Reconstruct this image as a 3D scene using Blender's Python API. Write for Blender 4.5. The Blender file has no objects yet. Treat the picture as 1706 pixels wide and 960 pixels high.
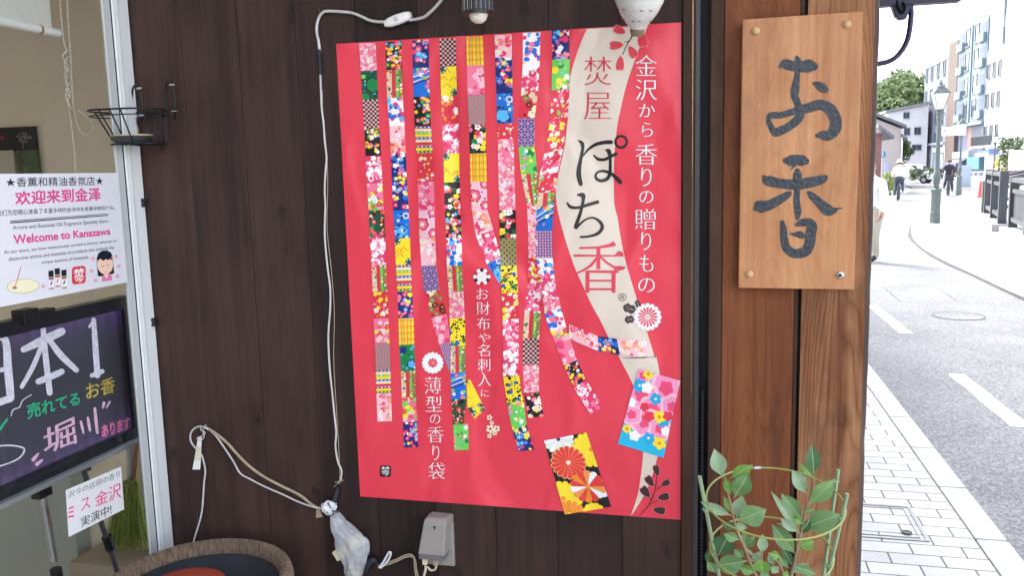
import bpy, bmesh, math, random
from mathutils import Vector, Matrix, noise
random.seed(7)
R = math.radians
scene = bpy.context.scene
COL = scene.collection

# ------------------------------------------------------------------ camera
EYE = 1.58
YAW, PITCH, ROLL, FPX = -0.239660595, 0.137181892, 0.0249170371, 1389.75561
PW, PH = 1706.0, 960.0
def cam_basis():
    cy, sy, cp, sp = math.cos(YAW), math.sin(YAW), math.cos(PITCH), math.sin(PITCH)
    fwd = Vector((sy*cp, cy*cp, -sp)); right = Vector((cy, -sy, 0)); down = fwd.cross(right)
    cr, sr = math.cos(ROLL), math.sin(ROLL)
    return cr*right + sr*down, -sr*right + cr*down, fwd
CR, CD, CF = cam_basis()
cam = bpy.data.cameras.new('camera')
cam.sensor_width = 36.0
cam.lens = FPX/PW*36.0
cam.clip_start = 0.05
cam.clip_end = 3000
camo = bpy.data.objects.new('camera', cam)
COL.objects.link(camo)
m = Matrix((CR, -CD, -CF)).transposed().to_4x4()
m.translation = Vector((0, 0, EYE))
camo.matrix_world = m
scene.camera = camo

# ------------------------------------------------------------------ sky, sun, exposure
SUN_EL, SUN_AZ = 52, -38           # azimuth measured from +Y towards +X
w = bpy.data.worlds.new('World')
scene.world = w
w.use_nodes = True
nt = w.node_tree
sky = nt.nodes.new('ShaderNodeTexSky')
sky.sky_type = 'NISHITA'
sky.sun_disc = False
sky.sun_elevation = R(SUN_EL)
sky.sun_rotation = R(SUN_AZ)
sky.dust_density = 3.0
hs = nt.nodes.new('ShaderNodeHueSaturation')
hs.inputs['Saturation'].default_value = 0.42
bg = nt.nodes['Background']
bg.inputs['Strength'].default_value = 0.15
nt.links.new(sky.outputs[0], hs.inputs['Color'])
nt.links.new(hs.outputs[0], bg.inputs['Color'])
sl = bpy.data.lights.new('sun', 'SUN')
sl.energy = 0.9
sl.angle = R(12)
sl.color = (1.0, 0.95, 0.88)
so = bpy.data.objects.new('sun', sl)
COL.objects.link(so)
sd = Vector((math.sin(R(SUN_AZ))*math.cos(R(SUN_EL)), math.cos(R(SUN_AZ))*math.cos(R(SUN_EL)), math.sin(R(SUN_EL))))
so.rotation_euler = sd.to_track_quat('Z', 'Y').to_euler()
so.location = (0, 0, 30)
vs = scene.view_settings
vs.view_transform = 'Standard'
vs.look = 'None'
vs.gamma = 1
vs.use_curve_mapping = False
vs.exposure = 2.75
scene.cycles.max_bounces = 8
scene.cycles.transparent_max_bounces = 12

# ------------------------------------------------------------------ surveying: photo bearings -> points on known planes
D = 1.72            # distance of the wing wall
def ray(px, py):
    return CR*((px-PW/2)/FPX) + CD*((py-PH/2)/FPX) + CF
def at(px, py, Y):
    d = ray(px, py)
    return d*(Y/d.y) + Vector((0, 0, EYE))
def wl(px, py, off=0.0):
    return at(px, py, D-off)
def wx(px, py, X):
    d = ray(px, py)
    return d*(X/d.x) + Vector((0, 0, EYE))
def gd(px, py, z=0.0):
    d = ray(px, py)
    return d*((z-EYE)/d.z) + Vector((0, 0, EYE))

# ------------------------------------------------------------------ mesh builder
class MB:
    def __init__(s):
        s.v = []; s.f = []; s.m = []; s.c = []
        s.nrm = Vector((0,-1,0)); s.k = 0
    def lift(s, V, step=0.0):
        s.k += 1
        return [Vector(p)+s.nrm*(s.k*8e-6+step*i) for i, p in enumerate(V)]
    def add(s, vs, fs, mi=0, col=None):
        n = len(s.v)
        s.v += [Vector(p) for p in vs]
        for f in fs:
            s.f.append([n+i for i in f]); s.m.append(mi); s.c.append(col)
        return s
    def box(s, c, d, rot=None, mi=0):
        x, y, z = d[0]/2, d[1]/2, d[2]/2
        P = [Vector(p) for p in ((-x,-y,-z),(x,-y,-z),(x,y,-z),(-x,y,-z),(-x,-y,z),(x,-y,z),(x,y,z),(-x,y,z))]
        if rot is not None: P = [rot @ p for p in P]
        P = [p+Vector(c) for p in P]
        return s.add(P, [(0,3,2,1),(4,5,6,7),(0,1,5,4),(1,2,6,5),(2,3,7,6),(3,0,4,7)], mi)
    def bb(s, x0, x1, y0, y1, z0, z1, mi=0):
        return s.box(((x0+x1)/2,(y0+y1)/2,(z0+z1)/2), (abs(x1-x0),abs(y1-y0),abs(z1-z0)), None, mi)
    def quad(s, a, b, c, d, mi=0, col=None):
        return s.add([a,b,c,d], [(0,1,2,3)], mi, col)
    def prism(s, poly, vec, mi=0):
        n = len(poly); vec = Vector(vec)
        P = [Vector(p) for p in poly]
        s.add(P+[p+vec for p in P], [list(range(n))[::-1], list(range(n, 2*n))]+[(i,(i+1)%n,n+(i+1)%n,n+i) for i in range(n)], mi)
        return s
    def tube(s, pts, r, seg=8, mi=0, closed=False, caps=True, flat=1.0):
        P = [Vector(p) for p in pts]; n = len(P)
        rr = r if isinstance(r, (list, tuple)) else [r]*n
        if len(rr) != n:
            q_ = rr; rr = []
            for i in range(n):
                t = i/(n-1)*(len(q_)-1); j = min(int(t), len(q_)-2); rr.append(q_[j]*(1-t+j)+q_[j+1]*(t-j))
        V = []
        up = None
        for i in range(n):
            if closed: t = P[(i+1)%n]-P[i-1]
            else: t = P[min(i+1,n-1)]-P[max(i-1,0)]
            if t.length < 1e-9: t = Vector((0,0,1))
            t.normalize()
            if up is None:
                up = Vector((0,0,1)) if abs(t.z) < .9 else Vector((1,0,0))
            a = t.cross(up)
            if a.length < 1e-6: a = t.orthogonal()
            a.normalize()
            b = a.cross(t).normalized(); up = b
            for k in range(seg):
                q = 2*math.pi*k/seg
                V.append(P[i] + (a*math.cos(q)*flat + b*math.sin(q))*rr[i])
        F = []
        for i in range(n if closed else n-1):
            j = (i+1) % n
            for k in range(seg):
                F.append((i*seg+k, i*seg+(k+1)%seg, j*seg+(k+1)%seg, j*seg+k))
        if caps and not closed:
            F.append(list(range(seg))[::-1]); F.append([(n-1)*seg+k for k in range(seg)])
        return s.add(V, F, mi)
    def lathe(s, prof, c=(0,0,0), seg=24, mi=0, rot=None, sq=(1,1)):
        V = []; n = len(prof); c = Vector(c)
        for r, z in prof:
            for k in range(seg):
                q = 2*math.pi*(k+.5)/seg
                p = Vector((r*math.cos(q)*sq[0], r*math.sin(q)*sq[1], z))
                if rot is not None: p = rot @ p
                V.append(p+c)
        F = []
        for i in range(n-1):
            for k in range(seg):
                F.append((i*seg+k, i*seg+(k+1)%seg, (i+1)*seg+(k+1)%seg, (i+1)*seg+k))
        if prof[0][0] > 1e-6: F.append(list(range(seg))[::-1])
        if prof[-1][0] > 1e-6: F.append([(n-1)*seg+k for k in range(seg)])
        return s.add(V, F, mi)
    def build(s, name, mats, parent=None, smooth=False, bevel=0, loc=None, seg=2):
        me = bpy.data.meshes.new(name)
        o = bpy.data.objects.new(name, me)
        base = Vector((0,0,0))
        top = parent
        while top is not None:
            base = base + Vector(top.location); top = top.parent
        if parent is not None:
            o.parent = parent
        elif loc is not None:
            base = Vector(loc); o.location = base
        me.from_pydata([tuple(p-base) for p in s.v], [], s.f)
        if not isinstance(mats, (list, tuple)): mats = [mats]
        for mm in mats: me.materials.append(mm)
        if len(mats) > 1: me.polygons.foreach_set('material_index', s.m)
        if any(c is not None for c in s.c):
            ca = me.color_attributes.new('ink', 'FLOAT_COLOR', 'CORNER')
            buf = []
            for f, c in zip(s.f, s.c):
                c = c or (1,1,1)
                buf += [c[0], c[1], c[2], 1.0]*len(f)
            ca.data.foreach_set('color', buf)
        if smooth: me.polygons.foreach_set('use_smooth', [True]*len(me.polygons))
        me.validate()
        if bevel:
            bm = bmesh.new(); bm.from_mesh(me)
            bmesh.ops.remove_doubles(bm, verts=bm.verts, dist=1e-6)
            es = [e for e in bm.edges if len(e.link_faces) == 2 and e.calc_face_angle(0) > .5]
            bmesh.ops.bevel(bm, geom=es, offset=bevel, segments=seg, affect='EDGES', profile=.6, clamp_overlap=True)
            bm.to_mesh(me); bm.free()
        if smooth:
            try: me.set_sharp_from_angle(angle=R(45))
            except Exception: pass
        COL.objects.link(o)
        return o

def thing(name, label, cat, loc, group=None):
    o = bpy.data.objects.new(name, None); o.empty_display_size = .1
    o.location = loc; COL.objects.link(o)
    o['label'] = label; o['category'] = cat
    if group: o['group'] = group
    return o
def tag(o, label, cat, group=None):
    o['label'] = label; o['category'] = cat
    if group: o['group'] = group
    return o
def struct(o):
    o['kind'] = 'structure'; return o
def copy_tree(o, parent=None):
    c = o.copy(); COL.objects.link(c)
    if parent is not None: c.parent = parent
    for ch in list(o.children): copy_tree(ch, c)
    return c
def cr_spline(P, n=8, closed=False):
    P = [Vector(p) for p in P]; out = []; N = len(P)
    rng = range(N) if closed else range(N-1)
    for i in rng:
        if closed: a,b,c,d = P[i-1],P[i],P[(i+1)%N],P[(i+2)%N]
        else: a,b,c,d = P[max(i-1,0)],P[i],P[i+1],P[min(i+2,N-1)]
        for k in range(n):
            t = k/n
            out.append(.5*((2*b)+(c-a)*t+(2*a-5*b+4*c-d)*t*t+(3*b-a-3*c+d)*t**3))
    if not closed: out.append(P[-1])
    return out

# ------------------------------------------------------------------ materials
def lin(c):
    f = lambda u: (u/12.92 if u <= .04045 else ((u+.055)/1.055)**2.4)
    return tuple(f(x/255.0) for x in c)
def newmat(name):
    mt = bpy.data.materials.new(name); mt.use_nodes = True
    return mt, mt.node_tree, mt.node_tree.nodes['Principled BSDF']
def N(nt, typ, **kw):
    n = nt.nodes.new(typ)
    for k, v in kw.items():
        if k.startswith('i_'):
            key = k[2:]
            key = int(key) if key.isdigit() else key.replace('_', ' ')
            n.inputs[key].default_value = v
        else: setattr(n, k, v)
    return n
def ramp(nt, stops):
    r = nt.nodes.new('ShaderNodeValToRGB')
    e = r.color_ramp.elements
    while len(e) < len(stops): e.new(.5)
    for el, (p, c) in zip(e, stops):
        el.position = p; el.color = (c[0], c[1], c[2], 1)
    return r
def math_(nt, op, a, b=None):
    n = nt.nodes.new('ShaderNodeMath'); n.operation = op
    for i, x in enumerate((a, b)):
        if x is None: continue
        if isinstance(x, (int, float)): n.inputs[i].default_value = x
        else: nt.links.new(x, n.inputs[i])
    return n.outputs[0]
def mat(name, c, rough=.6, metal=0, var=.12, scale=8, bump=0, bscale=None, spec=.4, stretch=(1,1,1), coat=0):
    mt, nt, b = newmat(name)
    L = nt.links
    tc = N(nt, 'ShaderNodeTexCoord'); mp = N(nt, 'ShaderNodeMapping'); mp.inputs['Scale'].default_value = stretch
    L.new(tc.outputs['Object'], mp.inputs[0])
    no = N(nt, 'ShaderNodeTexNoise', i_Scale=scale, i_Detail=5.0, i_Roughness=.6)
    L.new(mp.outputs[0], no.inputs['Vector'])
    r = ramp(nt, [(.25, [x*(1-var) for x in c]), (.75, [min(1, x*(1+var)) for x in c])])
    L.new(no.outputs[0], r.inputs[0]); L.new(r.outputs[0], b.inputs['Base Color'])
    b.inputs['Roughness'].default_value = rough; b.inputs['Metallic'].default_value = metal
    b.inputs['Specular IOR Level'].default_value = spec
    if coat: b.inputs['Coat Weight'].default_value = coat
    if bump:
        n2 = N(nt, 'ShaderNodeTexNoise', i_Scale=bscale or scale*6, i_Detail=6.0)
        L.new(mp.outputs[0], n2.inputs['Vector'])
        bp = N(nt, 'ShaderNodeBump', i_Strength=bump, i_Distance=.01)
        L.new(n2.outputs[0], bp.inputs['Height']); L.new(bp.outputs[0], b.inputs['Normal'])
    return mt
def wood(name, stops, along=2, scale=1.0, rough=.55, bump=.25, knots=True, island=.5, rings=0.0, ringf=130.0, kscale=.55, worn=None, spec=.3, knotcol=(.012,.008,.007), blotch=.35):
    mt, nt, b = newmat(name); L = nt.links
    tc = N(nt, 'ShaderNodeTexCoord')
    geo = N(nt, 'ShaderNodeNewGeometry')
    comb = N(nt, 'ShaderNodeVectorMath', operation='ADD')
    L.new(tc.outputs['Object'], comb.inputs[0])
    sc = N(nt, 'ShaderNodeVectorMath', operation='SCALE'); sc.inputs[0].default_value = (7.3, 3.1, 11.7)
    L.new(geo.outputs['Random Per Island'], sc.inputs['Scale']); L.new(sc.outputs[0], comb.inputs[1])
    st = [26*scale]*3; st[along] = 1.3*scale
    mp = N(nt, 'ShaderNodeMapping'); mp.inputs['Scale'].default_value = st
    L.new(comb.outputs[0], mp.inputs[0])
    n1 = N(nt, 'ShaderNodeTexNoise', i_Scale=1.0, i_Detail=8.0, i_Roughness=.62, i_Distortion=.35)
    L.new(mp.outputs[0], n1.inputs['Vector'])
    st2 = [150*scale]*3; st2[along] = 2.2*scale
    mp2 = N(nt, 'ShaderNodeMapping'); mp2.inputs['Scale'].default_value = st2
    L.new(comb.outputs[0], mp2.inputs[0])
    n2 = N(nt, 'ShaderNodeTexNoise', i_Scale=1.0, i_Detail=4.0, i_Roughness=.6)
    L.new(mp2.outputs[0], n2.inputs['Vector'])
    n3 = N(nt, 'ShaderNodeTexNoise', i_Scale=3.2*scale, i_Detail=4.0, i_Roughness=.55)
    L.new(comb.outputs[0], n3.inputs['Vector'])
    a = math_(nt, 'MULTIPLY', n1.outputs[0], .5)
    c = math_(nt, 'MULTIPLY', n2.outputs[0], .28)
    d = math_(nt, 'MULTIPLY', n3.outputs[0], blotch)
    s = math_(nt, 'ADD', math_(nt, 'ADD', a, c), d)
    if rings:
        st3 = [1.0]*3; st3[along] = .10
        mp3 = N(nt, 'ShaderNodeMapping'); mp3.inputs['Scale'].default_value = st3
        L.new(comb.outputs[0], mp3.inputs[0])
        nn = N(nt, 'ShaderNodeTexNoise', i_Scale=7.0, i_Detail=1.5, i_Roughness=.4)
        L.new(mp3.outputs[0], nn.inputs['Vector'])
        q = math_(nt, 'SINE', math_(nt, 'MULTIPLY', nn.outputs[0], ringf))
        q = math_(nt, 'SUBTRACT', math_(nt, 'POWER', math_(nt, 'ABSOLUTE', q), .55), .75)
        s = math_(nt, 'ADD', s, math_(nt, 'MULTIPLY', q, rings))
    rv = math_(nt, 'MULTIPLY', math_(nt, 'SUBTRACT', geo.outputs['Random Per Island'], .5), island*.3)
    s = math_(nt, 'ADD', s, rv)
    r = ramp(nt, stops)
    L.new(s, r.inputs[0])
    colr = r.outputs[0]
    if knots:
        st4 = [9.0]*3; st4[along] = 5.0; st4[1] = .01
        mp4 = N(nt, 'ShaderNodeMapping'); mp4.inputs['Scale'].default_value = st4
        L.new(comb.outputs[0], mp4.inputs[0])
        vo = N(nt, 'ShaderNodeTexVoronoi', i_Scale=kscale)
        n4 = N(nt, 'ShaderNodeTexNoise', i_Scale=5.0, i_Detail=3.0)
        L.new(mp4.outputs[0], n4.inputs['Vector'])
        va = N(nt, 'ShaderNodeVectorMath', operation='MULTIPLY_ADD')
        L.new(n4.outputs['Color'], va.inputs[0]); va.inputs[1].default_value = (.35,.35,.35)
        L.new(mp4.outputs[0], va.inputs[2]); L.new(va.outputs[0], vo.inputs['Vector'])
        kr = ramp(nt, [(.05, (1,1,1)), (.16, (0,0,0))])
        L.new(vo.outputs['Distance'], kr.inputs[0])
        mx = N(nt, 'ShaderNodeMix', data_type='RGBA'); mx.inputs[7].default_value = (*knotcol, 1)
        L.new(math_(nt, 'MULTIPLY', kr.outputs[0], .75), mx.inputs[0]); L.new(colr, mx.inputs[6])
        colr = mx.outputs[2]
    if worn:
        n5 = N(nt, 'ShaderNodeTexNoise', i_Scale=4.5, i_Detail=7.0, i_Roughness=.7)
        mp5 = N(nt, 'ShaderNodeMapping'); w5 = [2.0]*3; w5[along] = .7; mp5.inputs['Scale'].default_value = w5
        L.new(comb.outputs[0], mp5.inputs[0]); L.new(mp5.outputs[0], n5.inputs['Vector'])
        wr = ramp(nt, [(.52, (0,0,0)), (.72, (1,1,1))]); L.new(n5.outputs[0], wr.inputs[0])
        mx = N(nt, 'ShaderNodeMix', data_type='RGBA'); mx.inputs[7].default_value = (*worn, 1)
        L.new(math_(nt, 'MULTIPLY', wr.outputs[0], .6), mx.inputs[0]); L.new(colr, mx.inputs[6])
        colr = mx.outputs[2]
    L.new(colr, b.inputs['Base Color'])
    b.inputs['Roughness'].default_value = rough
    b.inputs['Specular IOR Level'].default_value = spec
    bp = N(nt, 'ShaderNodeBump', i_Strength=bump, i_Distance=.003)
    L.new(s, bp.inputs['Height']); L.new(bp.outputs[0], b.inputs['Normal'])
    return mt
def glassmat(name, tint=(1,1,1), refl=1.0):
    mt, nt, b = newmat(name); L = nt.links
    nt.nodes.remove(b)
    out = nt.nodes['Material Output']
    tr = N(nt, 'ShaderNodeBsdfTransparent'); tr.inputs[0].default_value = (*tint, 1)
    gl = N(nt, 'ShaderNodeBsdfGlossy', i_Roughness=.02)
    fr = N(nt, 'ShaderNodeFresnel', i_IOR=1.5)
    mx = N(nt, 'ShaderNodeMixShader')
    L.new(math_(nt, 'MULTIPLY', fr.outputs[0], refl), mx.inputs[0])
    L.new(tr.outputs[0], mx.inputs[1]); L.new(gl.outputs[0], mx.inputs[2]); L.new(mx.outputs[0], out.inputs[0])
    return mt
def print_mat(name, rough=.42, bump=.5):
    mt, nt, b = newmat(name); L = nt.links
    at_ = N(nt, 'ShaderNodeAttribute'); at_.attribute_name = 'ink'
    no = N(nt, 'ShaderNodeTexNoise', i_Scale=260.0, i_Detail=2.0)
    geo = N(nt, 'ShaderNodeNewGeometry'); L.new(geo.outputs['Position'], no.inputs['Vector'])
    mm = N(nt, 'ShaderNodeMix', data_type='RGBA', blend_type='MULTIPLY'); mm.inputs[0].default_value = .15
    L.new(at_.outputs['Color'], mm.inputs[6]); L.new(no.outputs['Color'], mm.inputs[7])
    L.new(mm.outputs[2], b.inputs['Base Color'])
    b.inputs['Roughness'].default_value = rough
    b.inputs['Specular IOR Level'].default_value = .35
    if bump:
        mp = N(nt, 'ShaderNodeMapping'); mp.inputs['Scale'].default_value = (1.0, 1.0, .55)
        L.new(geo.outputs['Position'], mp.inputs[0])
        n2 = N(nt, 'ShaderNodeTexNoise', i_Scale=7.0, i_Detail=2.0, i_Roughness=.35, i_Distortion=.6)
        L.new(mp.outputs[0], n2.inputs['Vector'])
        bp = N(nt, 'ShaderNodeBump', i_Strength=bump, i_Distance=.028)
        L.new(n2.outputs[0], bp.inputs['Height']); L.new(bp.outputs[0], b.inputs['Normal'])
    return mt
M = {}
M['wall'] = wood('dark_stained_plank', [(.30,(.0090,.0055,.0052)),(.56,(.027,.0150,.0130)),(.86,(.064,.034,.0265))], island=.75, rough=.62, bump=.35, spec=.2, kscale=1.05, worn=(.019,.0115,.0095), blotch=.45)
M['trim'] = wood('brown_stained_board', [(.30,(.018,.008,.005)),(.55,(.055,.024,.013)),(.80,(.105,.048,.026))], island=.3, rough=.6, worn=(.11,.05,.03), bump=.3, spec=.2)
M['board'] = wood('red_brown_board', [(.16,(.030,.0095,.005)),(.46,(.108,.031,.0120)),(.84,(.255,.086,.033))], island=.1, rough=.6, worn=(.042,.014,.0075), bump=.45, rings=.10, ringf=210.0, spec=.18, blotch=.5)
M['post'] = wood('weathered_cedar_post', [(.12,(.048,.017,.008)),(.46,(.165,.060,.025)),(.82,(.44,.225,.108))], island=.1, rough=.62, rings=.15, ringf=190.0, bump=.45, spec=.18, worn=(.075,.028,.014))
M['postedge'] = wood('dark_weathered_edge', [(.2,(.018,.014,.013)),(.5,(.06,.042,.036)),(.8,(.15,.10,.08))], island=0, rough=.8, bump=.5, spec=.1)
M['signwood'] = wood('oiled_sign_board', [(.22,(.20,.062,.022)),(.5,(.41,.17,.068)),(.82,(.64,.34,.16))], island=0, rough=.45, rings=.055, ringf=150.0, knots=False, bump=.12, worn=(.22,.075,.030), scale=.8, blotch=.5)
M['under'] = wood('dark_soffit_board', [(.3,(.02,.015,.013)),(.7,(.06,.042,.035))], along=1, knots=False)
M['stool'] = wood('plain_stool_wood', [(.3,(.10,.05,.03)),(.7,(.25,.14,.08))], along=0, knots=False)
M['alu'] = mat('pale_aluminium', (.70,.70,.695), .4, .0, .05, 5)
M['alu2'] = mat('grey_aluminium', (.47,.48,.47), .4, .0, .05, 5)  # greyer aluminium for sash, rib, poles and small metal parts
M['gasket'] = mat('black_gasket', (.012,.013,.018), .6)
M['glass'] = glassmat('window_glass', (.96,.98,.97), .55)
M['interior'] = mat('beige_wallpaper', (.84,.72,.57), .9, 0, .06, 3, .1, 300)
M['interior2'] = mat('grey_panel', (.40,.42,.38), .8, 0, .06, 3)
M['white'] = mat('white_plastic', (.74,.73,.70), .4, 0, .04, 12)
M['cream'] = mat('cream_plastic', (.62,.55,.42), .45, 0, .08, 20)
M['beigecord'] = mat('beige_cord', (.34,.27,.18), .6, 0, .2, 40)
M['whitecord'] = mat('white_cord', (.52,.50,.48), .5, 0, .15, 30)
M['black'] = mat('black_plastic', (.014,.014,.017), .4, 0, .2, 20)
M['tape'] = mat('black_tape', (.012,.013,.018), .35, 0, .3, 60, .4)
M['iron'] = mat('black_wire', (.02,.02,.023), .4, .6, .2, 40)
M['chrome'] = mat('bright_metal', (.7,.7,.72), .2, 1, .05, 20)
M['print'] = print_mat('printed_ink', .30, 1.0)
M['paper'] = print_mat('printed_card', .45, .12)
M['ink'] = mat('brush_ink', (.022,.027,.036), .38, 0, .4, 60, .3, 120, spec=.5)

# ------------------------------------------------------------------ lettering
_gc = {}
def glyph(s, thin=(0,0)):
    key = (s, thin)
    if key in _gc: return _gc[key]
    cu = bpy.data.curves.new('t', 'FONT'); cu.body = s; cu.resolution_u = 4
    o = bpy.data.objects.new('t', cu); COL.objects.link(o)
    dg = bpy.context.evaluated_depsgraph_get()
    oe = o.evaluated_get(dg)
    me = oe.to_mesh()
    bm = bmesh.new(); bm.from_mesh(me)
    bmesh.ops.remove_doubles(bm, verts=bm.verts, dist=1e-5)
    V = [v.co.copy() for v in bm.verts]
    bm.verts.index_update()
    if thin != (0,0):
        acc = [Vector((0,0)) for _ in V]; cnt = [0]*len(V)
        for e in bm.edges:
            if len(e.link_faces) != 1: continue
            a, b = e.verts; f = e.link_faces[0]
            d = (b.co-a.co); n = Vector((d.y, -d.x))
            if n.length < 1e-9: continue
            n.normalize()
            c = f.calc_center_median()-(a.co+b.co)/2
            if n.dot(Vector((c.x, c.y))) > 0: n = -n
            for q in (a, b):
                acc[q.index] += n; cnt[q.index] += 1
        for i, n in enumerate(acc):
            if cnt[i] < 2 or n.length < 1e-6: continue
            h = n.normalized(); k = min(1.6, 2.0/max(n.length, .8)) if cnt[i] == 2 else 1
            V[i].x -= h.x*thin[0]*k; V[i].y -= h.y*thin[1]*k
    F = [[v.index for v in f.verts] for f in bm.faces]
    bm.free(); oe.to_mesh_clear()
    bpy.data.objects.remove(o); bpy.data.curves.remove(cu)
    P = [(v.x, v.y) for v in V]
    _gc[key] = (P, F)
    return P, F
MINCHO = (.004, .017)
def put_text(mb, s, quad, fn, col=None, thin=(0,0), mi=0):
    """quad: TL,TR,BR,BL photo bearings of the tight box of the lettering; fn: bearing -> plane point"""
    P, F = glyph(s, thin)
    x0 = min(p[0] for p in P); x1 = max(p[0] for p in P); y0 = min(p[1] for p in P); y1 = max(p[1] for p in P)
    TL, TR, BR, BL = [fn(*q) for q in quad]
    V = []
    for x, y in P:
        u = (x-x0)/(x1-x0); v = (y-y0)/(y1-y0)
        V.append((BL*(1-u)+BR*u)*(1-v) + (TL*(1-u)+TR*u)*v)
    mb.add(mb.lift(V), F, mi, col)
def bx(x0, y0, x1, y1):
    return [(x0,y0),(x1,y0),(x1,y1),(x0,y1)]
def stroke(mb, pts, fn, col=None, n=7, mi=0, smooth=True, ends=(1,1)):
    """pts: (px,py,width) along a brush stroke"""
    S = cr_spline([(p[0],p[1],p[2]) for p in pts], n) if smooth and len(pts) > 2 else [Vector((p[0],p[1],p[2])) for p in pts]
    Lf = []; Rt = []
    for i, p in enumerate(S):
        t = (S[min(i+1,len(S)-1)]-S[max(i-1,0)]); t.z = 0
        if t.length < 1e-6: t = Vector((1,0,0))
        t.normalize(); nn = Vector((-t.y, t.x, 0)); h = max(p.z, .05)/2
        Lf.append(Vector((p.x,p.y,0))+nn*h); Rt.append(Vector((p.x,p.y,0))-nn*h)
    V = Lf+Rt; k = len(S)
    F = [(i, i+1, k+i+1, k+i) for i in range(k-1)]
    W = mb.lift([fn(v.x, v.y) for v in V])
    W = [p+mb.nrm*(2e-6*(i%k)) for i, p in enumerate(W)]
    mb.add(W, F, mi, col)
    for e, idx, sg in ((ends[0], 0, -1), (ends[1], -1, 1)):
        if not e: continue
        c = S[idx]; h = c.z/2
        t = (S[1]-S[0]) if idx == 0 else (S[-1]-S[-2]); t.z = 0
        if t.length < 1e-6: continue
        a0 = math.atan2(t.y, t.x)+(math.pi if idx == 0 else 0)
        pl = [(c.x+h*math.cos(a0-math.pi/2+math.pi*j/8)*1, c.y+h*math.sin(a0-math.pi/2+math.pi*j/8)) for j in range(9)]
        mb.add(mb.lift([fn(*q)+mb.nrm*1.5e-4 if False else fn(*q) for q in pl]), [list(range(9))], mi, col)
def poly(mb, pts, fn, col=None, mi=0):
    mb.add(mb.lift([fn(*p) for p in pts]), [list(range(len(pts)))], mi, col)
def circ(cx, cy, rx, ry=None, n=24, a0=0):
    ry = ry or rx
    return [(cx+rx*math.cos(2*math.pi*i/n+a0), cy+ry*math.sin(2*math.pi*i/n+a0)) for i in range(n)]
def flower(cx, cy, r, n=5, rot=0, pinch=.42, k=5):
    out = []
    for i in range(n*k):
        a = 2*math.pi*i/(n*k)
        q = abs(math.cos(a*n/2))
        rr = r*(pinch+(1-pinch)*q**.6)
        out.append((cx+rr*math.cos(a+rot), cy+rr*math.sin(a+rot)))
    return out
def clip(pl, x0, x1, y0, y1):
    for ax, lim, sg in ((0,x0,1),(0,x1,-1),(1,y0,1),(1,y1,-1)):
        out = []
        for i in range(len(pl)):
            a, b = pl[i-1], pl[i]
            da = (a[ax]-lim)*sg; db = (b[ax]-lim)*sg
            if (da >= 0) != (db >= 0):
                t = da/(da-db); out.append((a[0]+(b[0]-a[0])*t, a[1]+(b[1]-a[1])*t))
            if db >= 0: out.append(b)
        pl = out
        if len(pl) < 3: return []
    return pl
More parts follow.
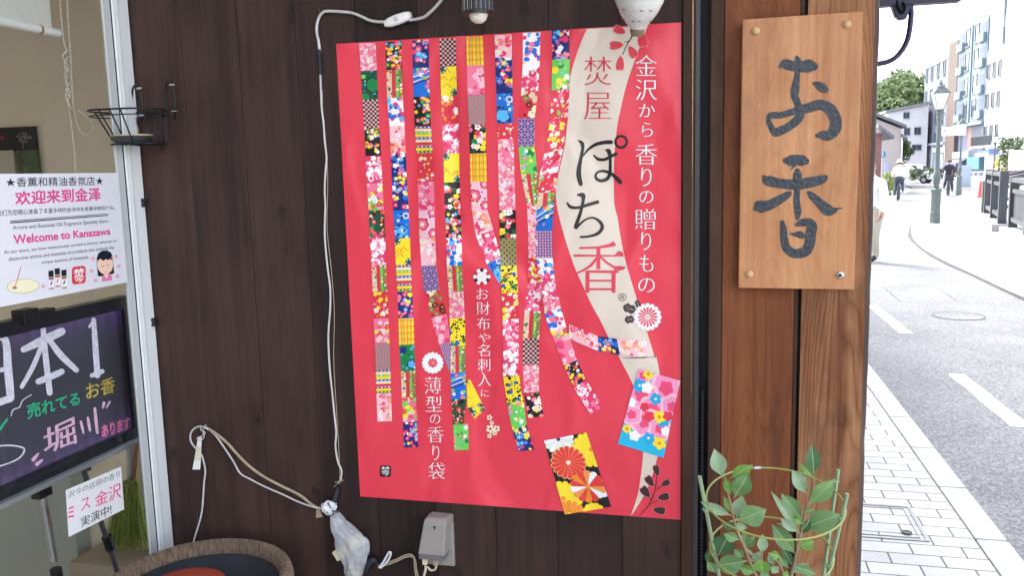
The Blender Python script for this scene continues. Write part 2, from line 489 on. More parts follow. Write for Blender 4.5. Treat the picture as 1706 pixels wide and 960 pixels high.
# ================================================================== SETTING
def ground_mats():
    mt, nt, b = newmat('asphalt'); L = nt.links
    tc = N(nt, 'ShaderNodeTexCoord')
    v1 = N(nt, 'ShaderNodeTexVoronoi', i_Scale=78.0); L.new(tc.outputs['Object'], v1.inputs['Vector'])
    n1 = N(nt, 'ShaderNodeTexNoise', i_Scale=60.0, i_Detail=6.0, i_Roughness=.8); L.new(tc.outputs['Object'], n1.inputs['Vector'])
    n2 = N(nt, 'ShaderNodeTexNoise', i_Scale=1.1, i_Detail=6.0, i_Roughness=.65); L.new(tc.outputs['Object'], n2.inputs['Vector'])
    bw = N(nt, 'ShaderNodeRGBToBW'); L.new(v1.outputs['Color'], bw.inputs[0])
    s = math_(nt, 'ADD', math_(nt, 'MULTIPLY', bw.outputs[0], .42), math_(nt, 'MULTIPLY', n1.outputs[0], .55))
    s = math_(nt, 'ADD', s, math_(nt, 'MULTIPLY', n2.outputs[0], .38))
    r = ramp(nt, [(.36, (.040,.042,.046)), (.62, (.098,.101,.107)), (.92, (.205,.205,.212))])
    L.new(s, r.inputs[0]); L.new(r.outputs[0], b.inputs['Base Color'])
    b.inputs['Roughness'].default_value = .85
    bp = N(nt, 'ShaderNodeBump', i_Strength=.6, i_Distance=.006); L.new(s, bp.inputs['Height']); L.new(bp.outputs[0], b.inputs['Normal'])
    M['asphalt'] = mt
    mt, nt, b = newmat('pavers'); L = nt.links
    tc = N(nt, 'ShaderNodeTexCoord')
    br = N(nt, 'ShaderNodeTexBrick', i_Scale=1.0)
    br.inputs['Color1'].default_value = (.46,.46,.45,1); br.inputs['Color2'].default_value = (.35,.35,.345,1); br.inputs['Mortar'].default_value = (.10,.10,.10,1)
    br.inputs['Mortar Size'].default_value = .0045; br.inputs['Mortar Smooth'].default_value = .3
    br.inputs['Brick Width'].default_value = .2; br.inputs['Row Height'].default_value = .1
    L.new(tc.outputs['Object'], br.inputs['Vector'])
    n1 = N(nt, 'ShaderNodeTexNoise', i_Scale=90.0, i_Detail=5.0); L.new(tc.outputs['Object'], n1.inputs['Vector'])
    n2 = N(nt, 'ShaderNodeTexNoise', i_Scale=2.2, i_Detail=5.0); L.new(tc.outputs['Object'], n2.inputs['Vector'])
    s = math_(nt, 'ADD', math_(nt, 'MULTIPLY', n1.outputs[0], .5), math_(nt, 'MULTIPLY', n2.outputs[0], .6))
    r = ramp(nt, [(.35,(.72,.72,.72)),(.75,(1.12,1.12,1.1))]); L.new(s, r.inputs[0])
    mx = N(nt, 'ShaderNodeMix', data_type='RGBA', blend_type='MULTIPLY'); mx.inputs[0].default_value = 1
    L.new(br.outputs['Color'], mx.inputs[6]); L.new(r.outputs[0], mx.inputs[7]); L.new(mx.outputs[2], b.inputs['Base Color'])
    b.inputs['Roughness'].default_value = .8
    bp = N(nt, 'ShaderNodeBump', i_Strength=.5, i_Distance=.004, invert=True); L.new(br.outputs['Fac'], bp.inputs['Height']); L.new(bp.outputs[0], b.inputs['Normal'])
    M['pavers'] = mt
ground_mats()
M['concrete'] = mat('pale_concrete', (.42,.42,.41), .85, 0, .14, 3, .2, 90)
M['kerb'] = mat('kerb_granite', (.36,.37,.37), .8, 0, .18, 14, .25, 120)
M['walk'] = mat('pale_footway', (.50,.50,.485), .85, 0, .1, 2)
M['paint'] = mat('road_paint', (.78,.78,.76), .7, 0, .08, 40, .2, 150)
M['earth'] = mat('far_ground', (.30,.31,.29), .9, 0, .15, .2)

M['grit'] = mat('dark_grit', (.02,.022,.018), .8, 0, .5, 60)
struct(MB().quad((-900,-300,-.12),(900,-300,-.12),(900,1500,-.12),(-900,1500,-.12)).build('ground', M['earth']))
# road: follows the kerbs, bends right in the distance
leftk = [(1.2,-12),(1.2,0),(1.2,7),(1.25,12),(1.7,18),(2.8,24),(4.6,31),(7.2,40),(10.2,50),(13,62),(15,80),(16,110)]
rightk = [(3.55,-12),(3.6,4),(3.62,11),(3.69,13.4),(3.76,15.6),(4.02,18.4),(4.5,21.2),(5.4,25),(7.3,31),(10.0,39.5),(14.5,52),(19.5,66),(21.5,82),(22.5,110)]
lk = cr_spline([(a,b,0) for a,b in leftk], 6); rk = cr_spline([(a,b,0) for a,b in rightk], 6)
def resample(P, n):
    ds = [0]
    for a, b in zip(P, P[1:]): ds.append(ds[-1]+(b-a).length)
    out = []; j = 0
    for i in range(n):
        t = ds[-1]*i/(n-1)
        while j < len(ds)-2 and ds[j+1] < t: j += 1
        u = (t-ds[j])/max(ds[j+1]-ds[j],1e-9); out.append(P[j]*(1-u)+P[j+1]*u)
    return out
lk = resample(lk, 90); rk = resample(rk, 90)
RZ = -.06
rb = MB(); V = []
for a, b in zip(lk, rk): V += [(a.x,a.y,RZ),(b.x,b.y,RZ)]
rb.add(V, [(2*i,2*i+1,2*i+3,2*i+2) for i in range(len(lk)-1)])
struct(rb.build('road', M['asphalt']))
dm = MB()
for y0, y1 in ((-3.2,-1.7),(-.1,1.4),(2.45,3.95),(5.59,6.95),(8.62,10.3),(12.0,13.5)):
    x = lambda y: 1.86-.012*(y-5)
    V = []
    for k in range(7):
        y = y0+(y1-y0)*k/6; j = .006*math.sin(9*y)
        V += [(x(y)-.055+j,y,RZ+.004),(x(y)+.06+j,y,RZ+.004)]
    dm.add(V, [(2*k,2*k+1,2*k+3,2*k+2) for k in range(6)])
struct(dm.build('road_markings', M['paint']))
sw = MB().quad((-1.31,-12,0),(1.075,-12,0),(1.075,40,0),(-1.31,40,0))
sw.quad((1.075,-12,0),(1.075,40,0),(1.075,40,-.12),(1.075,-12,-.12))
struct(sw.build('pavement', M['pavers']))
kb = MB(); y = -11.9
while y < 22:
    kb.bb(1.081, 1.205+ (max(0,y-9)**2*.004 if y>9 else 0), y, y+.589, -.12, .004); y += .6
struct(kb.build('kerb', M['kerb'], bevel=.008))
gm = MB(); V = []; random.seed(41)  # broken dark line with grit along the near kerb foot
for k in range(120):
    y = 1.5+k*.11; h = .006+.022*max(0, noise.noise((y*1.9,2,7))+.35); V += [(1.2055,y,RZ+.0045),(1.2055+h+random.uniform(0,.006),y,RZ+.0045)]
gm.add(V, [(2*i,2*i+1,2*i+3,2*i+2) for i in range(119)])
struct(gm.build('kerb_grit', M['grit']))
sm = MB(); random.seed(15)
def seam(L, w_=.012):
    P = [gd(a, b, RZ+.004) for a, b in L]; P = resample(P, 24); V = []
    for i, q_ in enumerate(P):
        t_ = (P[min(i+1,23)]-P[max(i-1,0)]).normalized(); n_ = Vector((-t_.y, t_.x, 0)); h = w_*(.35+.65*random.random())/2
        j_ = n_*random.uniform(-.006,.006); V += [q_+j_+n_*h, q_+j_-n_*h]
    sm.add(V, [(2*i+1,2*i,2*i+2,2*i+3) for i in range(23)])
seam([(1478,483),(1500,503)]); seam([(1500.5,503.3),(1592,502)]); seam([(1566,482),(1594,501.5)]); seam([(1500,520),(1570,520.5)], .008); seam([(1495,458),(1515,466)], .008)
struct(sm.build('road_patch_seams', mat('tar_seam', (.03,.031,.034), .8, 0, .2, 20)))
# far footway on the right side of the road with its raised kerb
SZ = .05
fw = MB(); V = []
for b in rk:
    V += [(b.x+.15,b.y,SZ-.004),(b.x+32,b.y+ (2 if b.y>40 else 0),SZ-.004)]
fw.add(V, [(2*i,2*i+1,2*i+3,2*i+2) for i in range(len(rk)-1)])
struct(fw.build('footway', M['walk']))
kb = MB()
for i in range(len(rk)-1):
    a, b = rk[i], rk[i+1]
    g = (b-a)*.006
    a = a+g; b = b-g
    kb.add([(a.x,a.y,-.1),(b.x,b.y,-.1),(b.x,b.y,SZ),(a.x,a.y,SZ),(a.x+.15,a.y,SZ),(b.x+.15,b.y,SZ)], [(0,1,2,3),(3,2,5,4)])
struct(kb.build('far_kerb', M['kerb']))
gt = MB(); V = []  # dark strip along the foot of the far kerb
for i, b in enumerate(rk):
    V += [(b.x-.075-.02*math.sin(i*1.7),b.y,RZ+.004),(b.x+.02,b.y,RZ+.004)]
gt.add(V, [(2*i,2*i+1,2*i+3,2*i+2) for i in range(len(rk)-1)])
struct(gt.build('gutter', mat('dark_gutter_strip', (.022,.022,.022), .7, 0, .4, 12)))

# ================================================================== SHOP BUILDING
SH = thing('shop_building', 'dark timber shop front with plank wing wall, cedar corner post and aluminium window', 'building', (-.6, D, 0))
Xs = [wl(px, 480).x for px in (250,334,424,517,613,712,815,922,1034,1136)]
Xs[0] = -1.315
pk = MB()
for i, (a, b) in enumerate(zip(Xs, Xs[1:])):
    off = [0,.0012,-.0006,.0008,0,.001,-.0005,.0006,0][i]
    pk.bb(a+.0005, b-.0005, D-off, D+.02, .02, 2.3)
pk.build('plank_wall', M['wall'], SH, bevel=.0007, seg=1)
MB().bb(-1.315, wl(1164.5,480).x, D+.011, D+.13, .0, 2.3).build('backing_wall', mat('tan_tongue', (.09,.055,.035), .7, 0, .3, 30), SH)
x = [wl(px, 480).x for px in (1136,1156,1165.5,1181,1203,1324,1335,1450)]
MB().bb(x[0]+.001, x[1], D-.011, D+.02, .02, 2.3).build('edge_board', M['trim'], SH, bevel=.0015)
yl = MB()
random.seed(3)
# bare sapwood sliver along the edge of the trim board
pts = []
xe = x[1]-.004
for k in range(40):
    z = 2.29-k*.03
    wv = .0045*max(.12, 1-k/30)*(.75+.5*random.random()); pts.append((xe-wv*.5, xe+wv*.5, z))
V = []
for a, b, z in pts: V += [(a, D-.0135, z), (b, D-.0135, z)]
yl.add(V, [(2*i+1,2*i,2*i+2,2*i+3) for i in range(len(pts)-1)])
yl.build('sapwood_edge', mat('bare_sapwood', (.42,.25,.11), .6, 0, .3, 40), SH)
MB().bb(x[1]+.001, x[2]-.002, D-.003, D+.02, .02, 2.3).build('metal_rail', mat('dark_rail', (.05,.05,.055), .4, .5, .2, 20), SH)
MB().bb(x[2]-.002, x[3], D+.05, D+.13, 0, 2.3).build('gap_lining', M['gasket'], SH)
MB().bb(x[3]+.001, x[6], D+.062, D+.125, 0, 2.3).build('backing_post', M['trim'], SH)
cp = MB(); z = .02; prof = []
while z < 1.12:
    prof += [(.0052, z), (.0052, z+.003), (.0042, z+.0045), (.0042, z+.0065)]; z += .008
cp.lathe(prof, ((x[2]+x[3])/2-.002, D+.012, 0), 10)
cp.build('corrugated_conduit', M['black'], SH, smooth=False)
MB().bb(x[3], x[4]-.0012, D-.006, D+.06, .02, 2.3).build('narrow_board', M['trim'], SH, bevel=.0015)
MB().bb(x[4], x[5], D-.002, D+.06, .02, 2.3).build('corner_panel', M['board'], SH, bevel=.0015)
MB().bb(x[5]-.004, x[6]+.004, D+.02, D+.06, .02, 2.3).build('groove_lining', M['gasket'], SH)
MB().bb(x[5]+.0005, x[5]+.0065, D-.004, D+.018, .02, 2.3).build('groove_bead', M['trim'], SH)
po = MB(); ns = 60
for k in range(ns+1):
    z = 2.3*k/ns
    e = .0025*noise.noise((0,0,z*14))+.0018*noise.noise((3,0,z*45))
    po.v += [Vector(p) for p in ((x[6],D-.010,z),(x[7]-.010+e*.4,D-.0115,z),(x[7]-.002+e,D-.006,z),(x[7]+e*.6+.001,D+.004,z),(x[7]+.001,D+.13,z),(x[6],D+.13,z))]
for k in range(ns):
    for i in range(6):
        j = (i+1)%6; po.f.append([k*6+i,k*6+j,k*6+6+j,k*6+6+i]); po.m.append(1 if i in (1,2) else 0); po.c.append(None)
po.f += [[5,4,3,2,1,0],[ns*6+i for i in range(6)]]; po.m += [0,0]; po.c += [None,None]
po.build('corner_post', [M['post'], M['postedge']], SH)
# roof: soffit boards, fascia, gutter; added storey above blocks the sky
rf = MB(); RY0 = 1.42  # near edge set back so more sky light reaches wall and window
xx = -1.3; 
while xx < .74:
    rf.bb(xx, xx+.146, RY0, 2.62, 2.30, 2.33); xx += .15
rf.build('soffit', M['under'], SH)
MB().bb(-1.35, .775, RY0-.05, 2.66, 2.335, 2.40).build('roof_sheet', mat('dark_roof', (.05,.05,.055), .5, .2), SH)
FY = 2.62
fz = [at(1530, 5, FY).z, at(1603, 0, FY).x]
MB().bb(.1, fz[1], FY, FY+.045, fz[0], 2.334).build('fascia', mat('purple_brown_paint', (.05,.04,.075), .5), SH, bevel=.003)
MB().bb(-9, -1.36, -9, 14, 2.41, 6.4).build('sky_block_storey', mat('brown_render', (.22,.18,.15), .85), SH)  # unseen mass added to block sky light from the left
MB().bb(-9, -1.36, 2.6, 14, 0, 2.40).bb(-9, -1.36, -9, -1.75, 0, 2.40).build('ground_floor_wall', mat('brown_render_low', (.20,.16,.13), .85), SH)
# shop window at right angles to the wing wall
XW = -1.31
ya = wx(228.5, 480, XW+.006).y; yb = wx(225.5, 480, XW).y; yc = wx(213.5, 480, XW).y
wf = MB()
wf.bb(XW-.010, XW+.006, ya, D-.004, .30, 2.3).bb(XW-.05, XW+.0, -1.72, -1.66, .30, 2.3)
wf.bb(XW-.05, XW+.004, -1.66, yc, .30, .36)
WF = wf.build('window_frame', M['alu'], SH, bevel=.002)
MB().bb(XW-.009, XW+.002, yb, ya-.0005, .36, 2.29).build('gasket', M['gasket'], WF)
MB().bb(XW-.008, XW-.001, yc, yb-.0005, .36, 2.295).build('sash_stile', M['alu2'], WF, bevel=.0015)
st = MB()
st.bb(XW+.0062, XW+.0095, ya+.012, ya+.0135, .36, 2.29)
st.build('frame_rib', M['alu2'], WF)
MB().quad((XW-.005,-1.66,.36),(XW-.005,yc,.36),(XW-.005,yc,2.295),(XW-.005,-1.66,2.295)).build('window_pane', M['glass'], SH)
MB().bb(XW-.08, XW+.0, -1.75, D-.004, 0, .298).build('window_plinth', M['trim'], SH)
EW = 2.1
rm = MB()
rm.bb(-3.0, XW-.06, EW, EW+.05, .2, 2.3)
rm.bb(-3.05, -3.0, -1.72, EW, .2, 2.3)
rm.build('interior_wall', M['interior'], SH)
MB().bb(-3.0, XW-.06, -1.72, EW, .24, .28).build('interior_floor', mat('pale_lino', (.5,.46,.40), .5), SH)
MB().bb(-3.0, XW-.06, -1.72, EW, 2.24, 2.29).build('interior_ceiling', mat('white_ceiling', (.7,.7,.68), .9), SH)
for py in (338, 537):
    px = 233+ (py-280)*.087
    p = wl(px+1, py, .012)
    MB().box(p, (.012,.012,.020)).build('frame_clip', M['black'], SH, bevel=.002)
    MB().box(p+Vector((-.002,-.0075,0)), (.007,.003,.006)).build('frame_clip', M['chrome'], SH, bevel=.001)
# grey cabinet in the shop, seen low through the glass
cx1 = at(122, 850, EW-.06).x
MB().bb(-2.5, cx1, EW-.06, EW-.002, .28, 1.02).build('wall_panel', M['interior2'], SH)

# blind + chain
bl = thing('roller_blind', 'pale roller blind with white bottom rail pulled part way down inside the window', 'blind', (-1.46, 1.0, 2.0))
XB = -1.46
p0 = wx(97, 55, XB); p1 = wx(0, 35, XB); dY = p1-p0
rl = MB(); rl.tube([p0, p0+dY*6], .010, 12); rl.build('bottom_rail', M['white'], bl, smooth=True)
MB().tube([p0+dY*.32, p0+dY*.36], .0106, 12).build('rail_tape', mat('brown_tape', (.35,.16,.06), .5), bl)
q0 = wx(86, 45, XB)
MB().bb(XB-.0008, XB+.0008, q0.y-2.0, q0.y, p0.z+.004, 2.26).build('fabric', mat('blind_fabric', (.60,.57,.52), .9, 0, .05, 40), bl)
MB().tube([(XB-.03, q0.y-2.0, 2.20),(XB-.03, q0.y+.03, 2.20)], .03, 14).build('roller_tube', M['white'], bl, smooth=True)
XC = -1.43
ch = MB()
def beads(pts, step=.0052, r=.0021):
    P = resample(cr_spline([wx(a, b, XC+ (c[0] if c else 0)) for a, b, *c in pts], 6), 400)
    L = sum((b-a).length for a, b in zip(P, P[1:])); n = max(2, int(L/step))
    for p in resample(P, n):
        ch.lathe([(0,-r),(r*.8,-r*.6),(r,0),(r*.8,r*.6),(0,r)], p, 6)
beads([(99,-20),(101,20),(106,70),(110,84),(104,92),(108,103),(113,112),(108,122),(110,135),(112,150),(109,160),(113,172),(115,185)])
beads([(111,-20),(113,30),(117,90),(119,130),(121,170),(124,190),(131,215),(142,224),(154,216),(152,204),(142,194),(130,184)])
beads([(115,185),(118,205),(121,230),(124,260),(126,300),(128,400),(129,470),(133,495),(142,505),(150,500),(155,488),(154,400),(152,330)])
beads([(112,95),(107,110),(112,122),(110,140),(116,155),(113,168),(118,180)])
for a, b in ((108,105),(112,118),(109,128),(113,140),(111,150),(114,160)):
    ch.lathe([(0,-.004),(.0045,0),(0,.004)], wx(a, b, XC+.003), 8)
tag(ch.build('bead_chain', mat('ivory_beads', (.68,.62,.52), .35, 0, .1, 60), loc=wx(110,100,XC)), 'ivory bead pull chain hanging tangled inside the shop window', 'chain')
# cards on the shop wall
def wallcard(nm, px0, py0, px1, py1, m_, lab, cat, off):
    a = at(px0, py0, EW-off); b = at(px1, py1, EW-off)
    c = (a+b)/2
    return c, tag(MB().bb(min(a.x,b.x), max(a.x,b.x), EW-off, EW-off+.006, min(a.z,b.z), max(a.z,b.z)).build(nm, m_, loc=c), lab, cat)
c, o = wallcard('art_card', -30, 214, 62, 250, mat('black_card', (.012,.012,.016), .4), 'black card with a grey tree emblem on the beige shop wall', 'card', .012)
t_ = MB()
random.seed(5)
fn = lambda a, b: at(a, b, EW-.0135)
for k in range(36):
    a = random.uniform(0, 6.28); r = math.sqrt(random.random())
    cx, cy = 39+13*r*math.cos(a), 229+8*r*math.sin(a)
    poly(t_, flower(cx, cy, 1.7, 5, a), fn, lin((120,122,128)))
stroke(t_, [(39,247,1.6),(39,238,1.2),(40,230,.8)], fn, lin((120,122,128)))
t_.build('tree_emblem', M['paper'], o)
t_ = MB(); poly(t_, circ(4, 230, 3), fn, lin((170,40,50))); t_.build('red_dot', M['paper'], o)
wallcard('photo_card', 27, 251, 67, 300, mat('green_card', (.07,.10,.05), .45, 0, .6, 30), 'dark green photo card below the black tree card', 'card', .016)
wallcard('note_card', -30, 252, 26, 300, mat('cream_card', (.50,.44,.34), .6, 0, .08, 20), 'cream note card left of the green photo card', 'card', .020)
# ================================================================== POSTER
PO = thing('poster', 'large red vertical poster with hanging chiyogami ribbons, tacked flat on the dark plank wall', 'poster', tuple(wl(850, 866, .002)))
RED = lin((226,64,80)); BEIGE = lin((222,205,188)); WHT = lin((245,240,240)); INK = lin((42,34,38))
def wf_(off): return lambda a, b: wl(a, b, off)
# sheet: gently cockled vinyl
TL, TR, BR, BL = (561,73), (1135,37), (1134,866), (601,827)
nx, ny = 48, 64
sv = []; cs = [wl(*q) for q in (TL, TR, BR, BL)]
sheet = MB()
def cockle(x, z):
    return .0006*noise.noise((x*5, 1.3, z*4)) if False else 0.0
for j in range(ny+1):
    for i in range(nx+1):
        u, v = i/nx, j/ny
        p = (cs[0]*(1-u)+cs[1]*u)*(1-v)+(cs[3]*(1-u)+cs[2]*u)*v
        sv.append((p.x, D-.0030, p.z))
sheet.add(sv, [(j*(nx+1)+i, (j+1)*(nx+1)+i, (j+1)*(nx+1)+i+1, j*(nx+1)+i+1) for j in range(ny) for i in range(nx)], 0, RED)
e = [(cs[0].x,cs[0].z),(cs[1].x,cs[1].z),(cs[2].x,cs[2].z),(cs[3].x,cs[3].z)]
for i in range(4):
    a, b = e[i], e[(i+1)%4]
    sheet.add([(a[0],D-.003,a[1]),(b[0],D-.003,b[1]),(b[0],D-.0022,b[1]),(a[0],D-.0022,a[1])], [(0,1,2,3)], 0, RED)
sheet.build('poster_sheet', M['print'], PO)
# beige band
z1 = lambda u, v: (840+u/3.2, 40+v/3.2)
z2 = lambda u, v: (840+u/3.2, 320+v/3.2)
z3 = lambda u, v: (840+u/3.2, 580+v/3.2)
z6 = lambda u, v: (560+u/3.2, 40+v/3.2)
z7 = lambda u, v: (560+u/3.2, 320+v/3.2)
z8 = lambda u, v: (560+u/3.2, 580+v/3.2)
Lb = [z1(440,25),z1(395,135),z1(355,265),z1(340,400),z1(330,600),z1(312,700),z1(285,820),z2(275,0),z2(285,100),z2(325,250),z2(375,400),z2(420,500),z2(465,600),z2(520,700),z2(562,790),z2(607,870),z3(630,85),z3(668,155),z3(698,230),z3(725,350),z3(738,460),z3(741,560),z3(733,650),z3(713,780),z3(677,893)]
Rb = [z1(765,8),z1(735,90),z1(700,180),z1(650,330),z1(615,480),z1(600,560),z1(585,750),z1(586,960),z2(600,110),z2(617,220),z2(632,300),z2(655,400),z2(685,500),z2(715,600),z2(745,700),z2(778,800),z2(808,900),z3(806,30),z3(828,130),z3(838,260),z3(840,400),z3(832,500),z3(820,570),z3(790,680),z3(750,780),z3(679,895)]
A = resample(cr_spline([(a,b,0) for a,b in Lb],4),70); B = resample(cr_spline([(a,b,0) for a,b in Rb],4),70)
bd = MB(); f = wf_(.0034)
bd.add([f(p.x,p.y) for p in A]+[f(p.x,p.y) for p in B], [(i,i+1,71+i,70+i) for i in range(69)], 0, BEIGE)
bd.build('beige_band', M['print'], PO)

# ---- chiyogami patterns; u across 0..1, v along 0..a
C = {k: lin(v) for k, v in dict(red=(222,52,72),pink=(240,120,150),lpink=(248,190,200),hot=(232,60,110),white=(248,240,238),cream=(246,226,196),yel=(250,220,50),org=(240,140,50),green=(30,130,70),lgreen=(110,205,90),dgreen=(26,86,60),blue=(30,110,205),lblue=(90,180,235),navy=(28,44,110),ind=(70,76,160),blk=(34,28,30),brown=(110,40,44),olive=(140,130,80),khaki=(170,155,95),peach=(246,160,130),pur=(120,80,160),beige=(225,195,165),dustp=(220,165,165)).items()}
def bgp(a, c): return [([(0,0),(1,0),(1,a),(0,a)], C[c])]
def scatter(a, n, r0, r1, cols, cen=None, pin=.45, npet=5):
    out = []
    for _ in range(n):
        x, y = random.random(), random.random()*a; r = random.uniform(r0, r1); rot = random.random()*6.28
        out.append((flower(x, y, r, npet, rot, pin), C[random.choice(cols)]))
        if cen: out.append((circ(x, y, r*.26, n=8), C[random.choice(cen)]))
    return out
def dots(a, n, r0, r1, cols):
    out = []
    for _ in range(n):
        x, y = random.random(), random.random()*a; r = random.uniform(r0, r1)
        out.append((circ(x, y, r, n=9), C[random.choice(cols)]))
    return out
def pattern(k, a):
    if k == 'P1': return bgp(a,'pink')+dots(a,14,.05,.12,['lpink','hot'])+scatter(a,int(26*a),.06,.13,['white','lpink','cream','lpink'],['hot'])
    if k == 'SW': return bgp(a,'hot')+dots(a,6,.1,.2,['pink','red'])+scatter(a,int(13*a),.13,.24,['white','white','lpink','pink'],None)+scatter(a,int(9*a),.06,.12,['white','hot'])
    if k == 'SB': return bgp(a,'white')+scatter(a,int(13*a),.12,.22,['hot','red','pink'],None)+scatter(a,int(5*a),.07,.12,['lpink'])
    if k == 'GC': return bgp(a,'dgreen')+scatter(a,int(20*a),.04,.08,['white','lblue','blk'])+[(circ(.75,a*.5,.50,n=20),C['blk']),(circ(.75,a*.5,.44,n=20),C['green']),(circ(.95,a*.16,.28,n=16),C['blk']),(circ(.95,a*.16,.23,n=16),C['dgreen']),(circ(.2,a*.92,.34,n=16),C['blk']),(circ(.2,a*.92,.28,n=16),C['green']),(circ(.15,a*.2,.2,n=12),C['blk']),(circ(.15,a*.2,.15,n=12),C['lgreen'])]
    if k == 'CH':
        o = bgp(a,'dustp'); n = 7
        for i in range(n):
            for j in range(int(a*n)+1):
                if (i+j) % 2: o.append(([(i/n,j/n),((i+1)/n,j/n),((i+1)/n,(j+1)/n),(i/n,(j+1)/n)], C['blk']))
        return o
    if k == 'BF': return bgp(a,'blk')+scatter(a,int(8*a),.12,.22,['hot','red','pink','green'],['yel'])+scatter(a,int(14*a),.06,.14,['yel','white','cream','lblue','red','yel'],['org'])
    if k == 'BG': return bgp(a,'blk')+dots(a,5,.08,.2,['green','dgreen'])+scatter(a,int(11*a),.13,.22,['cream','yel','pink','white','red'],['red','yel'])
    if k == 'YG': return bgp(a,'pink')+dots(a,7,.12,.25,['lpink','lgreen','yel'])+scatter(a,int(10*a),.12,.22,['lpink','yel','white','red','lgreen'],['yel','lgreen'])
    if k == 'GD': return bgp(a,'dgreen')+dots(a,6,.1,.2,['green','blk'])+scatter(a,int(7*a),.14,.24,['red','hot','brown'],['yel'])+scatter(a,int(6*a),.05,.1,['white','peach'])
    if k == 'SP':
        o = bgp(a,'red')+[([(0,0),(.32,0),(.32,a),(0,a)],C['beige']),([(.55,0),(1,0),(1,a),(.55,a)],C['olive']),([(.6,0),(.74,0),(.74,a),(.6,a)],C['lgreen'])]
        for _ in range(int(16*a)):
            o.append((flower(random.choice((random.uniform(0,.3),random.uniform(.6,1))), random.random()*a, random.uniform(.05,.1)), C[random.choice(['green','white','cream','red','yel','dgreen'])]))
        return o
    if k == 'WY': return bgp(a,'red')+dots(a,int(10*a),.04,.09,['lpink','org','pink'])+scatter(a,int(8*a),.12,.2,['white','yel','cream','yel'],['org','yel'])
    if k == 'RG': return bgp(a,'red')+dots(a,int(12*a),.05,.12,['org','hot'])+scatter(a,int(6*a),.14,.24,['yel','cream','org','white'],['yel'])
    if k == 'RF': return bgp(a,'red')+scatter(a,int(7*a),.06,.13,['cream','white','yel','peach'],['org'])+dots(a,int(6*a),.03,.06,['yel','white'])
    if k == 'R2': return bgp(a,'red')+dots(a,int(16*a),.04,.09,['lpink','pink','cream'])+scatter(a,int(9*a),.06,.15,['white','cream','pink','yel','lgreen'],['org'])
    if k == 'PK': return bgp(a,'pink')+dots(a,5,.15,.3,['hot','pink','lpink'])+scatter(a,int(5*a),.1,.26,['lpink','hot','lpink'],['pink'])
    if k == 'PO': return bgp(a,'lpink')+dots(a,6,.12,.25,['peach','pink','hot','lpink'])+scatter(a,int(10*a),.1,.18,['cream','white','hot','peach'],['org'])
    if k == 'BP': return bgp(a,'white')+dots(a,5,.12,.22,['blue','lblue'])+scatter(a,int(13*a),.12,.2,['hot','pink','blue','white','blue'],None)
    if k == 'MB': return bgp(a,'navy')+dots(a,6,.1,.22,['blue','pink','hot'])+scatter(a,int(11*a),.1,.2,['lblue','pink','white','hot','yel','blue'],['yel','white'])
    if k == 'BB': return bgp(a,'blue')+[(flower(.35,a*.75,.5,5,.3,.7),C['navy']),(flower(.35,a*.75,.43,5,.3,.7),C['lblue'])]+scatter(a,int(12*a),.06,.13,['white','lblue','navy'],['navy'])+[(flower(.8,a*.2,.24,8,0,.5),C['white']),(flower(.8,a*.2,.15,8,0,.5),C['blue'])]
    if k == 'BD':
        o = bgp(a,'blue'); 
        for i,c in enumerate(('lblue','white','blue','lpink','navy')):
            o.append(([(0,a*.2+.16*i),(1,-.35+.16*i+a*.2),(1,-.27+.16*i+a*.2),(0,a*.2+.08+.16*i)], C[c]))
        return o+scatter(a,int(7*a),.08,.16,['white','yel','pink','lgreen'],['org'])
    if k == 'YR':
        o = bgp(a,'yel')
        for _ in range(4):
            x, y = random.random(), random.random()*a
            for s in (1,-1): o.append(([(x,y),(x+.22*s,y+.28),(x+.27*s,y+.25),(x+.05*s,y-.04)], C['org']))
        for cx, cy in ((.1,.15),(.9,a-.15)):
            o += [(flower(cx,cy,.30,10,0,.7),C['dgreen'])]+[(circ(cx+.2*math.cos(q),cy+.2*math.sin(q),.05,n=6),C['white']) for q in range(7)]
        return o
    if k == 'ST':
        o = bgp(a,'org'); cs_ = ['pur','cream','lgreen','yel','blue','cream','red','pur','yel','green']
        h = a/len(cs_)
        for i, c in enumerate(cs_):
            o.append(([(0,i*h),(1,i*h),(1,(i+.82)*h),(0,(i+.82)*h)], C[c]))
            if i in (0,2,4,7,9):
                for q in range(4): o.append((flower(.12+.25*q,(i+.41)*h,.055),C['white' if q%2 else 'yel']))
        return o
    if k == 'PS':
        o = bgp(a,'lpink')
        for cx,cy,r in ((.2,a*.5,.5),(.9,a*.85,.42),(.85,a*.1,.35)):
            o += [(flower(cx,cy,r,6,.2,.8),C['white']),(flower(cx,cy,r*.9,6,.2,.8),C['hot']),(flower(cx,cy,r*.6,6,.2,.8),C['pink']),(flower(cx,cy,r*.3,6,.2,.7),C['cream'])]
        return o+dots(a,8,.03,.07,['blk','yel','pur'])
    if k == 'AS':
        o = bgp(a,'ind'); n = 3; h = 1/n
        def ln(x0,y0,x1,y1,w=.022):
            d = math.hypot(x1-x0,y1-y0) or 1; nx_, ny_ = -(y1-y0)/d*w, (x1-x0)/d*w
            o.append(([(x0-nx_,y0-ny_),(x1-nx_,y1-ny_),(x1+nx_,y1+ny_),(x0+nx_,y0+ny_)], C['dustp']))
        s = .34
        for i in range(-1, 4):
            for j in range(int(a/s)+2):
                cx, cy = i*s*1.15+(s*.57 if j%2 else 0), j*s
                for q in range(6):
                    t = q*math.pi/3+math.pi/6; ln(cx, cy, cx+s*.64*math.cos(t), cy+s*.64*math.sin(t), .018)
        return o
